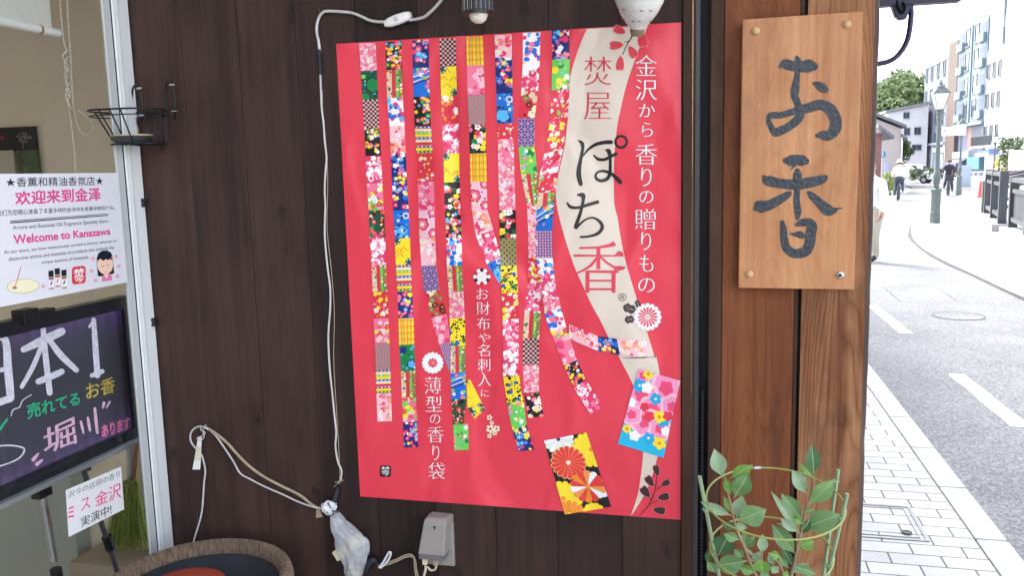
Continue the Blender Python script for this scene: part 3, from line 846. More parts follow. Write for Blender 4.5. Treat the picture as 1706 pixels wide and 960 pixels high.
    if k == 'SG':
        o = bgp(a,'blk'); r = .25
        j = 0; y = a+.3
        rows = int((a+.6)/(r*.5))
        for j in range(rows):
            y = j*r*.5
            for i in range(-1, 4):
                cx = i*r*1.6+(r*.8 if j%2 else 0)
                for q, c in ((1,'dustp'),(.84,'blk'),(.68,'dustp'),(.52,'blk'),(.36,'dustp'),(.2,'blk')):
                    o.append((circ(cx, y+r*.7, r*.8*q, r*.95*q, n=14), C[c]))
        return o
    if k == 'PL':
        o = bgp(a,'yel')
        for x in (.12,.3,.52,.76): o.append(([(x,0),(x+.09,0),(x+.09,a),(x,a)],C['org']))
        y = .08
        while y < a: 
            o.append(([(0,y),(1,y),(1,y+.07),(0,y+.07)],C['org'])); o.append(([(0,y+.12),(1,y+.12),(1,y+.14),(0,y+.14)],C['olive'])); y += .42
        for x in (.24,.66): o.append(([(x,0),(x+.02,0),(x+.02,a),(x,a)],C['olive']))
        return o
    if k == 'RB':
        o = bgp(a,'red')
        for _ in range(int(9*a)):
            x, y = random.random(), random.random()*a; r = random.uniform(.14,.26); c = random.choice(['brown','olive','cream','brown','beige'])
            o += [(flower(x,y,r,5,random.random()*6,.75),C[c]),(circ(x,y,r*.2,n=8),C['yel'])]
        return o+dots(a,4,.04,.08,['blk'])
    if k == 'LT' or k == 'KG':
        b_, f_ = ('pur','dustp') if k == 'LT' else ('khaki','blk')
        o = bgp(a,b_); n = 6
        for i in range(n):
            for j in range(int(a*n)+1):
                x, y = (i+.5)/n, (j+.5)/n
                o.append((flower(x,y,.07,4,0 if (i+j)%2 else .78,.3), C[f_]))
                if (i+j)%2: o.append((circ(x,y,.03,n=6), C['cream']))
        return o
    if k == 'BY': return bgp(a,'yel')+dots(a,int(26*a),.04,.09,['blk'])+scatter(a,int(6*a),.1,.18,['yel','blue','green','org'],['blk'])
    if k == 'GB': return bgp(a,'green')+[(flower(.25,a*.2,.3,8,0,.3),C['navy']),(flower(.75,a*.75,.34,5,0,.6),C['navy']),(flower(.75,a*.75,.26,5,0,.6),C['lblue'])]+scatter(a,int(6*a),.06,.12,['navy','white','lblue'])
    if k == 'GN': return bgp(a,'lgreen')+dots(a,6,.12,.26,['green','lgreen','yel'])+scatter(a,int(9*a),.08,.18,['pink','lgreen','white','lblue','yel'],['white'])
    return bgp(a,'pink')
def ribbon(name, rows, pats, lev, label=None):
    mb = MB()
    for i, k in enumerate(pats):
        r0, r1 = rows[i], rows[i+1]
        p00, p10, p01, p11 = (r0[0],r0[1]), (r0[2],r0[3]), (r1[0],r1[1]), (r1[2],r1[3])
        wd = (math.dist(p00,p10)+math.dist(p01,p11))/2; hh = (math.dist(p00,p01)+math.dist(p10,p11))/2
        a = max(.15, hh/max(wd,1))
        off = .0038+lev*.0009
        for q, (pl, c) in enumerate(pattern(k, a)):
            pl = clip(pl, 0, 1, 0, a)
            if len(pl) < 3: continue
            o = off+q*.000009
            V = []
            for u, v in pl:
                v /= a
                x = (p00[0]*(1-u)+p10[0]*u)*(1-v)+(p01[0]*(1-u)+p11[0]*u)*v
                y = (p00[1]*(1-u)+p10[1]*u)*(1-v)+(p01[1]*(1-u)+p11[1]*u)*v
                V.append(wl(x, y, o))
            mb.add(V, [list(range(len(V)))], 0, c)
    return mb.build(name, M['print'], PO)
def S(*rows): return [(a,y,b,y-1) for a,b,y in rows]
random.seed(21)
ribbon('paper_ribbon', S((598,626,72),(601,628,118),(604,630,166),(607,632,213),(609,635,260),(611,637,306),(614,640,351),(616,642,396.5),(619,643,442),(621,645,487),(622.5,647.5,531),(625,649,573),(626,651,617),(627,651.5,656.5),(629,653,703)),
       'P1 GC CH BF SW YG GD SW SP WY YG SG ST PO'.split(), 0)
ribbon('paper_ribbon', S((642,669,69.5),(644,670,116.5),(645,671,163),(649,674,210),(651,676,256),(653,678,302.5),(655,681,351),(658,683,397.5),(659.5,684.5,442),(662,686.5,486.5),(664,689,531),(665,690,575),(668,692,619),(669.5,693,663),(671.5,695,704),(673,697,746.5)),
       'BF SP BP PO MB MB BB YR ST MB PL GB SP YG MB'.split(), 0)
ribbon('paper_ribbon', [(686.5,67,714,65),(688,113,715,112),(689,161,716,161),(691,210,718,210),(694,256,721,255),(696,302,723,302),(697.5,351,724,350),(699,397,725,396),(702,443,727,442),(707,486,732,483),(718,530,744,524),(732,575,751,569),(748,619,760,612)],
       'MB BD BF ST RF PK PS PO AS RB PK LT'.split(), 0)
ribbon('paper_ribbon', S((732,759,64),(733.5,760,111),(735,761.5,159.5),(736.5,764,207),(739,765,256),(740,766,304),(741,767,349.5),(743.5,769,396.5),(744.5,770,443),(747.5,772,487),(749,774.5,531),(750.5,775.5,577),(751,775.5,622),(752,777,666),(754.5,772,708)),
       'CH YR RG SW YR BG BF BP SP P1 BY SP BD GD'.split(), 1)
ribbon('paper_ribbon', S((755.5,780,708),(757,781,751)), ['GN'], 0)
ribbon('paper_ribbon', [(777,632,784,634),(779,680,806,678),(791,699,808,683)], ['YR','YR'], 0)
ribbon('paper_ribbon', [(777,61,804,60),(778,109,806,108),(779,158,808,157),(781,207,809,207),(783,256,810,255),(784,302.5,811,302.5),(786,350,812,350),(793,393,822,383),(811,440,835,428),(833,474,838,446)],
       'PL PK SG BG PL PS PO SW BB'.split(), 0)
ribbon('paper_ribbon', S((824,852,58),(825,853,96),(827,854,156),(828,855,206),(829.5,855.5,232),(830,857,286),(832,859,351),(832.5,860,397),(834,861,443.5),(836,863,489),(837.5,864,532.5),(838,864.5,580),(838,865,627),(842,868,652))+[(844.5,671,872.8,670),(854,718,877,708),(864.5,752,890,750)],
       'PO MB BB RF P1 P1 BG KG BY WY SW SW BY BY GN MB'.split(), 1)
ribbon('paper_ribbon', S((871,900,54.5),(871,899.5,102),(868.5,896.5,152),(863.5,891,197),(864,890.5,245),(868,895.5,290),(878,897,340),(880,895,384),(880.5,896,430),(879,902,473),(874,901,520))+[(871,564,898.5,564)],
       'BP SB RB AS GN SP PO P1 WY SW SP'.split(), 0)
ribbon('paper_ribbon', S((871,898,564.5),(871,898,609),(873,898,655))+[(880.5,697,906,694)], 'CH P1 BG'.split(), 0)
ribbon('paper_ribbon', [(919,50,948,49),(920,99,949,98),(919,150,949,148),(917,196,946,199),(907,256,938,248),(899,292,929,287),(896,321,926,321),(894,350,923,338),(892.5,384,920,384),(893,430,921,430),(898,457,923,457),(904,495,930.5,495),(907,520,935,515),(915,548,943,543),(922,565,948,558),(940,610,961,600),(955.5,647,976,633),(984,691,1005,678)],
       'MB GN R2 WY SB R2 SP BD LT BP SW P1 BP YG PK BF SW'.split(), 1)
ribbon('paper_ribbon', [(948,565,948,540),(996,585,996,560.5),(1033,592,1027.5,565),(1080,595,1080,568.5)], 'PO MB PO'.split(), 2)
# two flat sachet pictures
def card_print(q, draw, lev):
    mb = MB(); qv = [wl(*p) for p in q]
    W_ = 1.0; H_ = math.dist(q[0],q[3])/math.dist(q[0],q[1])
    for k, (pl, c) in enumerate([([(0,0),(1,0),(1,H_),(0,H_)], draw[0])]+draw[1](H_)):
        pl = clip(pl, 0, 1, 0, H_)
        if len(pl) < 3: continue
        V = []
        for u, v in pl:
            v /= H_
            p = (qv[0]*(1-u)+qv[1]*u)*(1-v)+(qv[3]*(1-u)+qv[2]*u)*v
            V.append((p.x, D-.0045-lev*.0009-k*.00001, p.z))
        mb.add(V, [list(range(len(V)))], 0, c)
    return mb.build('sachet_picture', M['print'], PO)
def petals(cx, cy, r, n, cols, cen, edge=None, w=1.0):
    o = []
    for i in range(n):
        t = 2*math.pi*i/n; hw = math.pi/n*r*.95*w
        def pet(s):
            P = []
            for a, b in ((.12,.15),(.55,.7),(.8,1.0),(.95,.75),(1.0,.25)): P.append((a*r*s, b*hw*(1 if s==1 else .86)))
            P = P+[(x,-y) for x,y in P[::-1]]
            return [(cx+x*math.cos(t)-y*math.sin(t), cy+x*math.sin(t)+y*math.cos(t)) for x,y in P]
        if edge: o.append((pet(1), edge))
        o.append((pet(.965 if edge else 1), cols[i%len(cols)]))
    o.append((circ(cx, cy, r*.13, n=14), cen))
    return o
def drawA(H):
    o = petals(.33,.03,.36,16,[C['white'],lin((225,232,225))],lin((100,40,100)),lin((200,205,160)))
    o += petals(.98,.40,.42,16,[C['yel']],C['org'],lin((240,190,40)))
    o += petals(.06,1.40,.42,16,[C['yel']],C['org'],lin((240,190,40)))
    o += petals(.40,.60,.40,18,[lin((228,66,58))],C['cream'],lin((245,200,120)))
    o += petals(.98,1.32,.22,10,[C['white']],C['yel'],lin((180,150,220)))
    o += petals(.10,1.78,.34,14,[C['org']],C['yel'],C['yel'])
    o += petals(.66,1.22,.38,14,[lin((228,66,58)),lin((240,150,80)),C['white'],lin((228,66,58)),C['org']],lin((240,150,60)))
    o += petals(.62,1.84,.24,12,[C['yel']],C['org'])
    return o
def drawB(H):
    random.seed(4); o = []
    for cx,cy,r in ((.72,.25,.42),(.22,.55,.40),(.55,.78,.34),(.95,.62,.30),(.42,1.12,.38),(.80,1.18,.30),(.12,1.05,.26),(.14,.12,.24)):
        rot = random.random()*6
        o += [(flower(cx,cy,r,5,rot,.72),C['lpink']),(flower(cx,cy,r*.8,5,rot,.7),lin((244,150,190))),(flower(cx,cy,r*.42,5,rot,.6),lin((236,80,120)))]
    for cx,cy,r in ((.12,.36,.17),(.80,.98,.16),(.55,.55,.14),(.60,1.46,.14)): o += [(flower(cx,cy,r,5,.4,.6),lin((40,165,215))),(circ(cx,cy,.03,n=8),C['white'])]
    for cx,cy,r in ((.25,.05,.13),(.72,.92,.15),(.85,1.50,.15),(.1,1.40,.1)): o += [(flower(cx,cy,r,5,.2,.6),C['yel']),(circ(cx,cy,.04,n=8),C['org'])]
    for cx,cy,r in ((.30,.36,.14),(.93,1.2,.12),(.3,1.5,.13),(.04,.78,.12)): o += [(flower(cx,cy,r,5,.9,.6),C['white'])]
    for cx,cy,r in ((.5,.98,.13),(.9,.85,.12),(.35,.80,.11)): o += [(flower(cx,cy,r,5,.1,.6),lin((228,60,80)))]
    return o
card_print([z3(215,492),z3(440,447),z3(572,843),z3(326,884)], (lin((38,32,34)), drawA), 0)
card_print([z3(718,108),z3(940,172),z3(850,582),z3(608,508)], (lin((40,180,220)), drawB), 1)
# lettering
F_ = wf_(.0040)
def column(chars, boxes, col, name, fn, thin=MINCHO):
    mb = MB()
    for ch_, b in zip(chars, boxes): put_text(mb, ch_, bx(*b), fn, col, thin)
    return mb.build(name, M['print'], PO)
def zb(z, L): return [(*z(a,b), *z(c,d)) for a,b,c,d in L]
column('金沢から香りの', zb(z1,[(700,165,815,275),(700,295,815,405),(718,425,805,495),(733,525,792,600),(700,640,815,750),(730,765,785,865),(720,890,795,955)]), WHT, 'white_lettering', F_)
column('贈りもの', zb(z2,[(697,90,808,200),(730,215,783,310),(720,335,795,425),(715,460,803,535)]), WHT, 'white_lettering', F_)
column('焚屋', zb(z1,[(425,172,572,325),(425,365,568,508)]), lin((212,62,80)), 'red_lettering', F_)
column('お財布や名刺', zb(z7,[(748,515,812,572),(748,587,820,655),(750,668,820,735),(758,755,822,800),(755,812,820,877),(755,888,822,955)]), WHT, 'white_lettering', F_)
column('入に', zb(z8,[(757,130,825,205),(772,225,815,260)]), WHT, 'white_lettering', F_)
column('薄型の香り袋', zb(z8,[(472,155,560,245),(477,258,565,340),(500,355,555,405),(487,420,573,505),(513,520,550,600),(492,612,580,700)]), WHT, 'white_lettering', F_)
column('®', zb(z2,[(608,541,652,583)]), lin((90,70,70)), 'registered_mark', F_, (0,0))
# large brush kana
zk = lambda u, v: (930+u/4.8, 200+v/4.8)
def sk(mb, L, col, fn=F_, z=zk, sc=4.8, **kw): stroke(mb, [(*z(a,b), c/sc) for a,b,c in L], fn, col, **kw)
kn = MB()
sk(kn, [(160,162,8),(190,185,30),(196,230,26),(180,310,28),(166,390,36),(166,450,40),(180,510,34)], INK)
sk(kn, [(196,290,10),(240,235,20),(300,195,26),(370,178,30),(422,176,32)], INK, F_)
sk(kn, [(285,282,12),(320,312,24),(370,315,24),(420,290,26),(462,270,26)], INK)
sk(kn, [(384,240,18),(405,250,36),(415,300,24),(416,370,24),(412,430,26),(390,470,28),(345,485,26),(308,470,24),(300,440,20),(325,412,18),(380,410,22),(440,440,28),(495,495,34)], INK)
ring = [zk(503+45*math.cos(q*math.pi/16),173+46*math.sin(q*math.pi/16)) for q in range(33)]
stroke(kn, [(a,b,20/4.8) for a,b in ring], F_, INK, n=2, ends=(0,0))
sk(kn, [(72,662,12),(100,695,26),(160,700,22),(230,680,26),(315,655,28)], INK)
sk(kn, [(155,598,14),(195,602,40),(200,640,26),(178,740,26),(140,855,30),(165,840,20),(220,795,14),(280,782,16),(335,815,26),(352,860,28),(320,905,26),(250,930,18),(182,935,18)], INK)
kn.build('black_kana_lettering', M['print'], PO)
kk = MB(); RC = lin((218,66,86))
for P in ([(400,293),(500,290),(560,276),(583,262),(599,284),(570,293),(500,302),(400,304)],
          [(492,300),(513,300),(513,412),(492,412)],
          [(370,333),(590,336),(600,322),(612,312),(634,322),(637,344),(370,345)],
          [(500,338),(510,345),(470,395),(430,420),(382,440),(374,434),(420,412),(455,388),(485,352)],
          [(506,345),(516,340),(550,372),(590,395),(620,395),(648,398),(640,412),(612,420),(580,405),(540,378)],
          [(433,418),(455,424),(455,537),(433,537)], [(572,424),(595,430),(593,537),(572,537)],
          [(440,418),(585,418),(592,410),(614,428),(595,434),(440,430)], [(455,468),(572,468),(572,478),(455,478)], [(455,513),(572,513),(572,524),(455,524)]):
    poly(kk, [z2(*p) for p in P], F_, RC)
kk.build('red_kanji_lettering', M['print'], PO)
# seal
sl_ = MB(); F2 = wf_(.0041)
def rrect(x0,y0,x1,y1,r,n=5):
    o = []
    for cx,cy,a0 in ((x1-r,y0+r,-90),(x1-r,y1-r,0),(x0+r,y1-r,90),(x0+r,y0+r,180)):
        for i in range(n+1):
            a = math.radians(a0+90*i/n); o.append((cx+r*math.cos(a), cy+r*math.sin(a)))
    return o
poly(sl_, [z8(*p) for p in rrect(234,628,292,688,10)], F_, lin((40,28,32)))
put_text(sl_, '焚', [z8(*p) for p in bx(240,633,286,664)], F2, WHT)
put_text(sl_, '今', [z8(*p) for p in bx(243,660,285,684)], F2, WHT)
sl_.build('black_seal', M['print'], PO)
# rosettes
def rosette(name, c, r, fn_list):
    mb = MB()
    for k, (pl, col) in enumerate(fn_list(c[0], c[1], r)):
        poly(mb, pl, wf_(.0042+k*.00001), col)
    return mb.build(name, M['print'], PO)
rosette('white_rosette', z7(777,452), 15, lambda x,y,r: [(circ(x,y,r),RED)]+petals(x,y,r*.95,12,[WHT,lin((60,40,44)),WHT,lin((200,50,60))],WHT,None,.9)+[(circ(x,y,r*.45),WHT)]+petals(x,y,r*.6,10,[WHT],lin((200,190,170)),lin((190,60,80))))
rosette('white_rosette', z8(515,80), 18, lambda x,y,r: petals(x,y,r,16,[WHT],WHT)+[(circ(x,y,r*.8),WHT)]+petals(x,y,r*.45,8,[lin((225,80,90))],WHT,None,.8))
rosette('white_rosette', z2(765,667), 23.5, lambda x,y,r: petals(x,y,r,16,[WHT],WHT,lin((220,190,200)))+[(circ(x,y,r*.75),WHT)]+petals(x,y,r*.72,16,[lin((225,90,104))],WHT,None,.62)+[(circ(x,y,r*.17),WHT),(circ(x,y,r*.08),lin((210,160,90)))])
lv = MB(); G = lin((58,46,48)); G2 = lin((150,125,120))
for cx,cy,a,l,w_ in ((668,622,200,36,24),(668,680,170,26,20),(712,598,250,22,14)):
    t = math.radians(a); 
    P = [(cx+l*math.cos(t)*math.cos(q)-w_*math.sin(t)*math.sin(q)*(1+.18*math.cos(6*q)), cy+l*math.sin(t)*math.cos(q)+w_*math.cos(t)*math.sin(q)*(1+.18*math.cos(6*q))) for q in [2*math.pi*i/28 for i in range(28)]]
    poly(lv, [z2(*p) for p in P], F_, G)
    for s in (-.5,0,.5):
        x0,y0 = cx-l*.8*math.cos(t), cy-l*.8*math.sin(t)
        stroke(lv, [(*z2(x0,y0),.6),(*z2(cx+l*.6*math.cos(t+s),cy+l*.6*math.sin(t+s)),.6)], F2, G2)
lv.build('grey_leaf_print', M['print'], PO)
# red petals on the band, and dark heart-shaped leaf spray at the foot
pt = MB(); 
def heart(mb, cx, cy, l, w_, deg, col, fn, z, edge=None, notch=.72):
    t = math.radians(deg)
    P = []
    for i in range(32):
        q = 2*math.pi*i/32
        x = math.cos(q); y = math.sin(q)
        r = 1.0
        if x > .75: r = notch+(1-notch)*min(1, abs(q if q < math.pi else q-2*math.pi)/.7)
        yy = y*(.55+.45*(x+1)/2)**1.0
        P.append((r*x*l, r*yy*w_))
    Q = [z(cx+x*math.cos(t)-y*math.sin(t), cy+x*math.sin(t)+y*math.cos(t)) for x,y in P]
    if edge:
        c0 = z(cx, cy); E = [((a-c0[0])*1.10+c0[0], (b-c0[1])*1.10+c0[1]) for a,b in Q]
        poly(mb, E, lambda a,b: fn(a,b)+Vector((0,.00008,0)), edge)
    poly(mb, Q, fn, col)
PR = lin((216,62,78)); PE = lin((235,150,140))
for cx,cy,l,w_,d in ((595,112,38,27,175),(612,30,34,26,205),(738,85,42,32,80),(685,150,36,27,60),(618,212,40,26,95)):
    heart(pt, cx, cy, l, w_, d, PR, F2, z1, PE)
for L in ([(632,160,4),(655,110,5),(680,68,7)],[(640,92,3),(662,92,4),(676,75,5)],[(680,68,6),(690,50,6)]):
    stroke(pt, [(*z1(a,b),c/3.2) for a,b,c in L], F2, INK)
pt.build('petal_print', M['print'], PO)
hp = MB()
for cx,cy,l,w_,d in ((812,652,32,20,255),(775,710,34,24,235),(862,722,27,20,335),(752,768,36,26,232),(852,795,34,24,350),(830,868,36,24,10)):
    heart(hp, cx, cy, l, w_, d, lin((66,42,46)), F2, z3, lin((225,140,140)))
for L in ([(722,895,3),(770,840,5),(805,760,4),(814,680,3)],[(770,840,3),(820,815,3)],[(782,815,3),(765,770,3)],[(808,755,3),(845,738,3)],[(808,740,3),(785,715,3)]):
    stroke(hp, [(*z3(a,b),c/3.2) for a,b,c in L], F2, lin((70,40,44)))
hp.build('heart_leaf_print', M['print'], PO)
bf = MB(); random.seed(8)
for cx,cy,r in ((818,372,16),(830,400,12),(822,432,24),(855,432,20),(818,470,14),(845,455,14)):
    poly(bf, [z8(*p) for p in flower(cx,cy,r,5,cx)], F_, C['cream']); poly(bf, [z8(*p) for p in circ(cx,cy,r*.3,n=8)], F2, lin((150,60,70)))
bf.build('cut_flower_print', M['print'], PO)

# ================================================================== WOODEN SIGN
so_ = .030
SG_ = thing('wooden_sign', 'upright wooden board with black brush lettering, screwed over the corner panel and cedar post', 'sign', tuple(wl(1330, 482, so_)))
b_ = MB()
q = [wl(1237,32,so_), wl(1438,18,so_), wl(1423,483,so_), wl(1230,480,so_)]
b_.prism([(p.x, D-so_, p.z) for p in q], (0,.019,0)); b_.build('sign_board', M['signwood'], SG_, bevel=.0018)
F4 = wf_(so_+.0008)
zs = lambda u, v: (1225+u/4.362, 70+v/4.362)
zt = lambda u, v: (1225+u/3.838, 240+v/3.838)
br_ = MB()
def bs(L, z=zs, sc=4.362, **kw): stroke(br_, [(*z(a,b), c/sc) for a,b,c in L], F4, None, **kw)
bs([(322,178,20),(360,160,72),(420,172,74),(480,178,80),(540,172,96),(572,175,62)])
bs([(448,112,30),(455,150,58),(450,230,40),(436,340,62),(432,390,56),(455,450,52),(470,520,66),(450,565,64),(380,620,60),(310,652,64),(285,655,50),(255,605,42),(240,560,34),(262,532,48),(330,530,46),(420,505,50),(520,480,70),(620,455,76),(690,490,84),(728,560,86),(725,630,86),(680,680,68),(630,675,62),(590,680,22)])
bs([(568,298,18),(600,310,56),(640,335,68),(655,345,48)])
bs([(365,860,40),(400,862,80),(450,858,78),(495,862,76),(512,866,50)], zs); bs([(440,885,20),(425,905,14),(402,928,5)], zs)
bs([(185,210,26),(205,230,66),(280,250,62),(390,258,68),(500,240,66),(555,225,56),(572,215,40)], zt, 3.838)
bs([(397,172,34),(397,200,56),(395,300,40),(392,370,42),(400,430,46),(398,475,24)], zt, 3.838)
bs([(128,412,30),(150,402,80),(210,392,66),(280,358,56),(340,320,40),(350,312,24)], zt, 3.838)
bs([(465,308,20),(490,330,44),(550,385,60),(590,420,76),(625,425,50),(655,413,14),(688,410,4)], zt, 3.838)
bs([(300,500,28),(308,540,42),(312,600,48),(325,660,54),(360,692,58),(400,700,60),(450,685,66),(475,640,68),(482,580,68),(490,525,66),(470,500,52),(430,502,48),(395,515,26)], zt, 3.838)
bs([(350,572,6),(380,578,24),(410,578,44),(426,585,40)], zt, 3.838)
br_.build('brush_lettering', M['ink'], SG_)
for (px, py), mm in (((1259,51),M['cream']),((1411,40),M['cream']),((1248.5,457),M['cream']),((1399.5,458),M['chrome'])):
    c = wl(px, py, so_)
    rt = Matrix.Rotation(R(90), 3, 'X')
    k = MB().lathe([(.0078,0),(.0075,.003),(.005,.0055),(0,.0062)], c, 16, 0, rt)
    cap = k.build('screw_cap', mm if mm is M['chrome'] else mat('tan_cap', (.55,.35,.18), .5), SG_, smooth=True)
    if mm is M['chrome']: MB().lathe([(.0035,.0055),(.003,.0072),(0,.0074)], c, 10, 0, rt).build('socket', M['black'], cap)
# ================================================================== THINGS ON THE WALL
def wpath(L, off=.006, n=6): return cr_spline([wl(a, b, (c[0] if c else off)) for a, b, *c in L], n)
# white lamp cord with inline switch, running round the poster
cb = thing('power_cord', 'white lamp cord with inline rocker switch running down the wall left of the red poster', 'cord', tuple(wl(548, 500, .005)))
MB().tube(wpath([(760,-40,.05),(735,0,.03),(712,24,.018),(700,30,.014),(682,33,.012)]), .0032, 8).build('cord', M['whitecord'], cb, smooth=True)
MB().tube(wpath([(645,35,.012),(635,36,.012),(618,34,.01),(604,28,.009),(590,22,.008),(575,19.5,.008),(545,18,.008),(536,22,.008),(531,30,.007),(528,42,.006),(528,55,.006),(531,70,.006),(533,88,.006)]), .0031, 8).build('cord', M['whitecord'], cb, smooth=True)
MB().tube(wpath([(533,112,.006),(534,130),(535,160),(536,180),(539,205),(541,235),(544,262),(542,290),(541,320),(542,345),(541,390),(545,440),(550,480),(550,515),(547,560),(549,610),(553,650),(557,690),(560,720),(559,745),(563,770),(569,785),(567,800),(563,806)]), .0023, 8).build('cord', M['whitecord'], cb, smooth=True)
MB().tube(wpath([(537,150,.004),(538,190,.004),(543,240,.004),(546,300,.004),(545,380,.004),(552,450,.004),(557,520,.004),(556,600,.004),(561,690,.004),(565,760,.004),(566,800,.004)]), .0009, 6).build('cord', M['beigecord'], cb)
tp = MB(); tp.tube(wpath([(531.5,82),(532,92),(533,104),(533.5,116),(534.5,124)], .007), [.0035,.0052,.0047,.0053,.0036], 8)
tp.build('black_tape_wrap', M['tape'], cb, smooth=True)
MB().tube(wpath([(531,14,.012),(533,20,.010),(531,30,.004)]), .0014, 6).build('cable_clip', mat('rusty_clip', (.10,.06,.04), .6, .5), cb)
# switch body: flattened boat shape
c = wl(663, 32, .012); sw_ = MB()
ang = math.atan2(-(26-37), (684-643))
rt = Matrix.Rotation(-ang, 3, 'Y')
secs = [(-.030,.0045,.004),(-.027,.0075,.006),(-.018,.0098,.0075),(0,.0108,.008),(.018,.0098,.0075),(.027,.0075,.006),(.030,.0045,.004)]
V = []; ns = 16
for x_, hz, hy in secs:
    for k in range(ns):
        q = 2*math.pi*k/ns; cq, sq = math.cos(q), math.sin(q)
        V.append(c+rt@Vector((x_, math.copysign(abs(cq)**.6, cq)*hy, math.copysign(abs(sq)**.6, sq)*hz)))
F = [(i*ns+k, i*ns+(k+1)%ns, (i+1)*ns+(k+1)%ns, (i+1)*ns+k) for i in range(len(secs)-1) for k in range(ns)]
F += [list(range(ns))[::-1], [(len(secs)-1)*ns+k for k in range(ns)]]
sw_.add(V, F); SWB = sw_.build('switch_body', M['white'], cb, smooth=True)
MB().lathe([(.0048,0),(.0045,.003),(.003,.0045),(0,.005)], c+Vector((-.0005,-.0068,0)), 16, 0, Matrix.Rotation(R(90),3,'X')).build('switch_button', M['whitecord'], SWB, smooth=True)
for s in (-1, 1):
    MB().box(c+rt@Vector((s*.029,0,0)), (.004,.0115,.0115), rt).build('strain_relief', M['cream'], SWB, bevel=.001)

# clip spotlights above the poster
def spot(name, px, py, label, dark):
    o = wl(px, py, .11)
    t = thing(name, label, 'spotlight', tuple(o))
    return t, o
t, o = spot('clip_spotlight', 797, 24, 'black ribbed clip spotlight with frosted bulb above the middle of the poster', True)
sh = MB(); prof_o = [(.030,0),(.0285,.02),(.026,.05),(.022,.075),(.014,.085),(0,.087)]
sh.lathe(prof_o, o, 32)
sh.lathe([(.0285,.0005),(.0265,.02),(.024,.05),(.018,.072),(0,.074)], o, 32)
for k in range(20):
    q = 2*math.pi*k/20
    for z0, z1_ in ((.004,.05),):
        r0, r1 = .0300, .0262
        a = o+Vector((r0*math.cos(q), r0*math.sin(q), z0)); b = o+Vector((r1*math.cos(q), r1*math.sin(q), z1_))
        sh.tube([a, b], .0016, 6)
sh.build('ribbed_shade', M['black'], t)
rib = MB()
for k in range(20):
    q = 2*math.pi*(k+.5)/20
    a = o+Vector((.0302*math.cos(q), .0302*math.sin(q), .006)); b = o+Vector((.0272*math.cos(q), .0272*math.sin(q), .046))
    rib.tube([a, b], .0008, 5)
rib.build('shade_slots', M['chrome'], t)
MB().lathe([(0,-.017),(.008,-.0155),(.0145,-.0105),(.0185,-.002),(.019,.006),(.012,.03),(0,.04)], o, 20).build('frosted_bulb', mat('frosted_glass', (.72,.68,.58), .3, 0, .03, 10), t, smooth=True)
MB().tube(cr_spline([o+Vector((0,0,.085)), o+Vector((0,.02,.15)), o+Vector((0,.06,.24)), Vector((o.x, D-.03, 2.06))], 6), .007, 8).build('gooseneck', M['black'], t, smooth=True)
MB().box((o.x, D-.018, 2.06), (.03,.034,.05)).build('wall_plate', M['black'], t, bevel=.003)
t, o = spot('spotlight', 1058, 30, 'grimy white flood spotlight with narrow socket end over the top right of the poster', False)
ax = Vector((.10,-.25,.95)).normalized(); rt = Vector((0,0,1)).rotation_difference(ax).to_matrix()
tip = wl(1061, 56, .12)
MB().lathe([(0,-.002),(.008,-.001),(.0115,.004),(.0135,.010),(.021,.018),(.034,.036),(.043,.055),(.050,.078),(.057,.10),(.058,.112),(.055,.116),(.052,.112),(.046,.08),(0,.05)], tip, 40, 0, rt).build('white_housing', mat('grimy_white', (.62,.60,.57), .35, 0, .22, 22, .1, 60), t, smooth=True)
MB().lathe([(0,-.005),(.010,-.004),(.0125,.002),(.0138,.0085),(.0130,.009)], tip, 24, 0, rt).build('socket_collar', mat('brown_grime', (.20,.14,.09), .6, 0, .4, 60), t, smooth=True)
sl2 = MB()
for k in range(14):
    q = 2*math.pi*k/14
    for z0, r0 in ((.024,.0262),(.044,.0388),(.066,.0475)):
        if (k+int(z0*1000)) % 3 == 0: continue
        p = rt@Vector((r0*math.cos(q), r0*math.sin(q), z0)); tn = rt@Vector((-math.sin(q), math.cos(q), 0))
        sl2.tube([tip+p-tn*.003, tip+p+tn*.003], .0008, 5)
sl2.build('vent_slot', mat('slot_dark', (.08,.07,.06), .7), t)
MB().tube(cr_spline([tip+ax*.05, tip+ax*.05+Vector((.03,.04,.03)), tip+Vector((.05,.10,.12)), Vector((tip.x+.05, D-.012, tip.z+.16))], 6), .006, 8).build('swivel_arm', M['white'], t, smooth=True)
MB().box((tip.x+.05, D-.019, tip.z+.17), (.05,.018,.06)).build('wall_plate', M['white'], t, bevel=.003)

# wire basket hung by two hooks on the frame corner
o = wl(222, 200, .07)
wb = thing('wire_basket', 'small black wire basket with a wooden rimmed dish beside the window frame', 'basket', tuple(o))
zt_ = wl(215,184,.07).z; zb_ = wl(232,240,.06).z
xl = at(148,185,D-.085).x; xr = at(289,178,D-.02).x
def rr(x0,x1,y0,y1,z,n=4,r=.02):
    P = []
    for cx,cy,a0 in ((x1-r,y1-r,0),(x0+r,y1-r,90),(x0+r,y0+r,180),(x1-r,y0+r,270)):
        for i in range(n+1):
            a = math.radians(a0+90*i/n); P.append((cx+r*math.cos(a), cy+r*math.sin(a), z))
    return P
fr = MB()
y0, y1 = D-.125, D-.008
xb0, xb1 = at(170,240,D-.1).x, at(288,240,D-.02).x-.004
fr.tube(rr(xl,xr,y0,y1,zt_,8,.056), .0022, 8, closed=True); fr.tube(rr(xl+.002,xr-.002,y0+.002,y1-.002,zt_-.012,8,.055), .0015, 6, closed=True)
fr.tube(rr(xb0,xb1,y0+.028,y1-.004,zb_,8,.04), .0020, 8, closed=True)
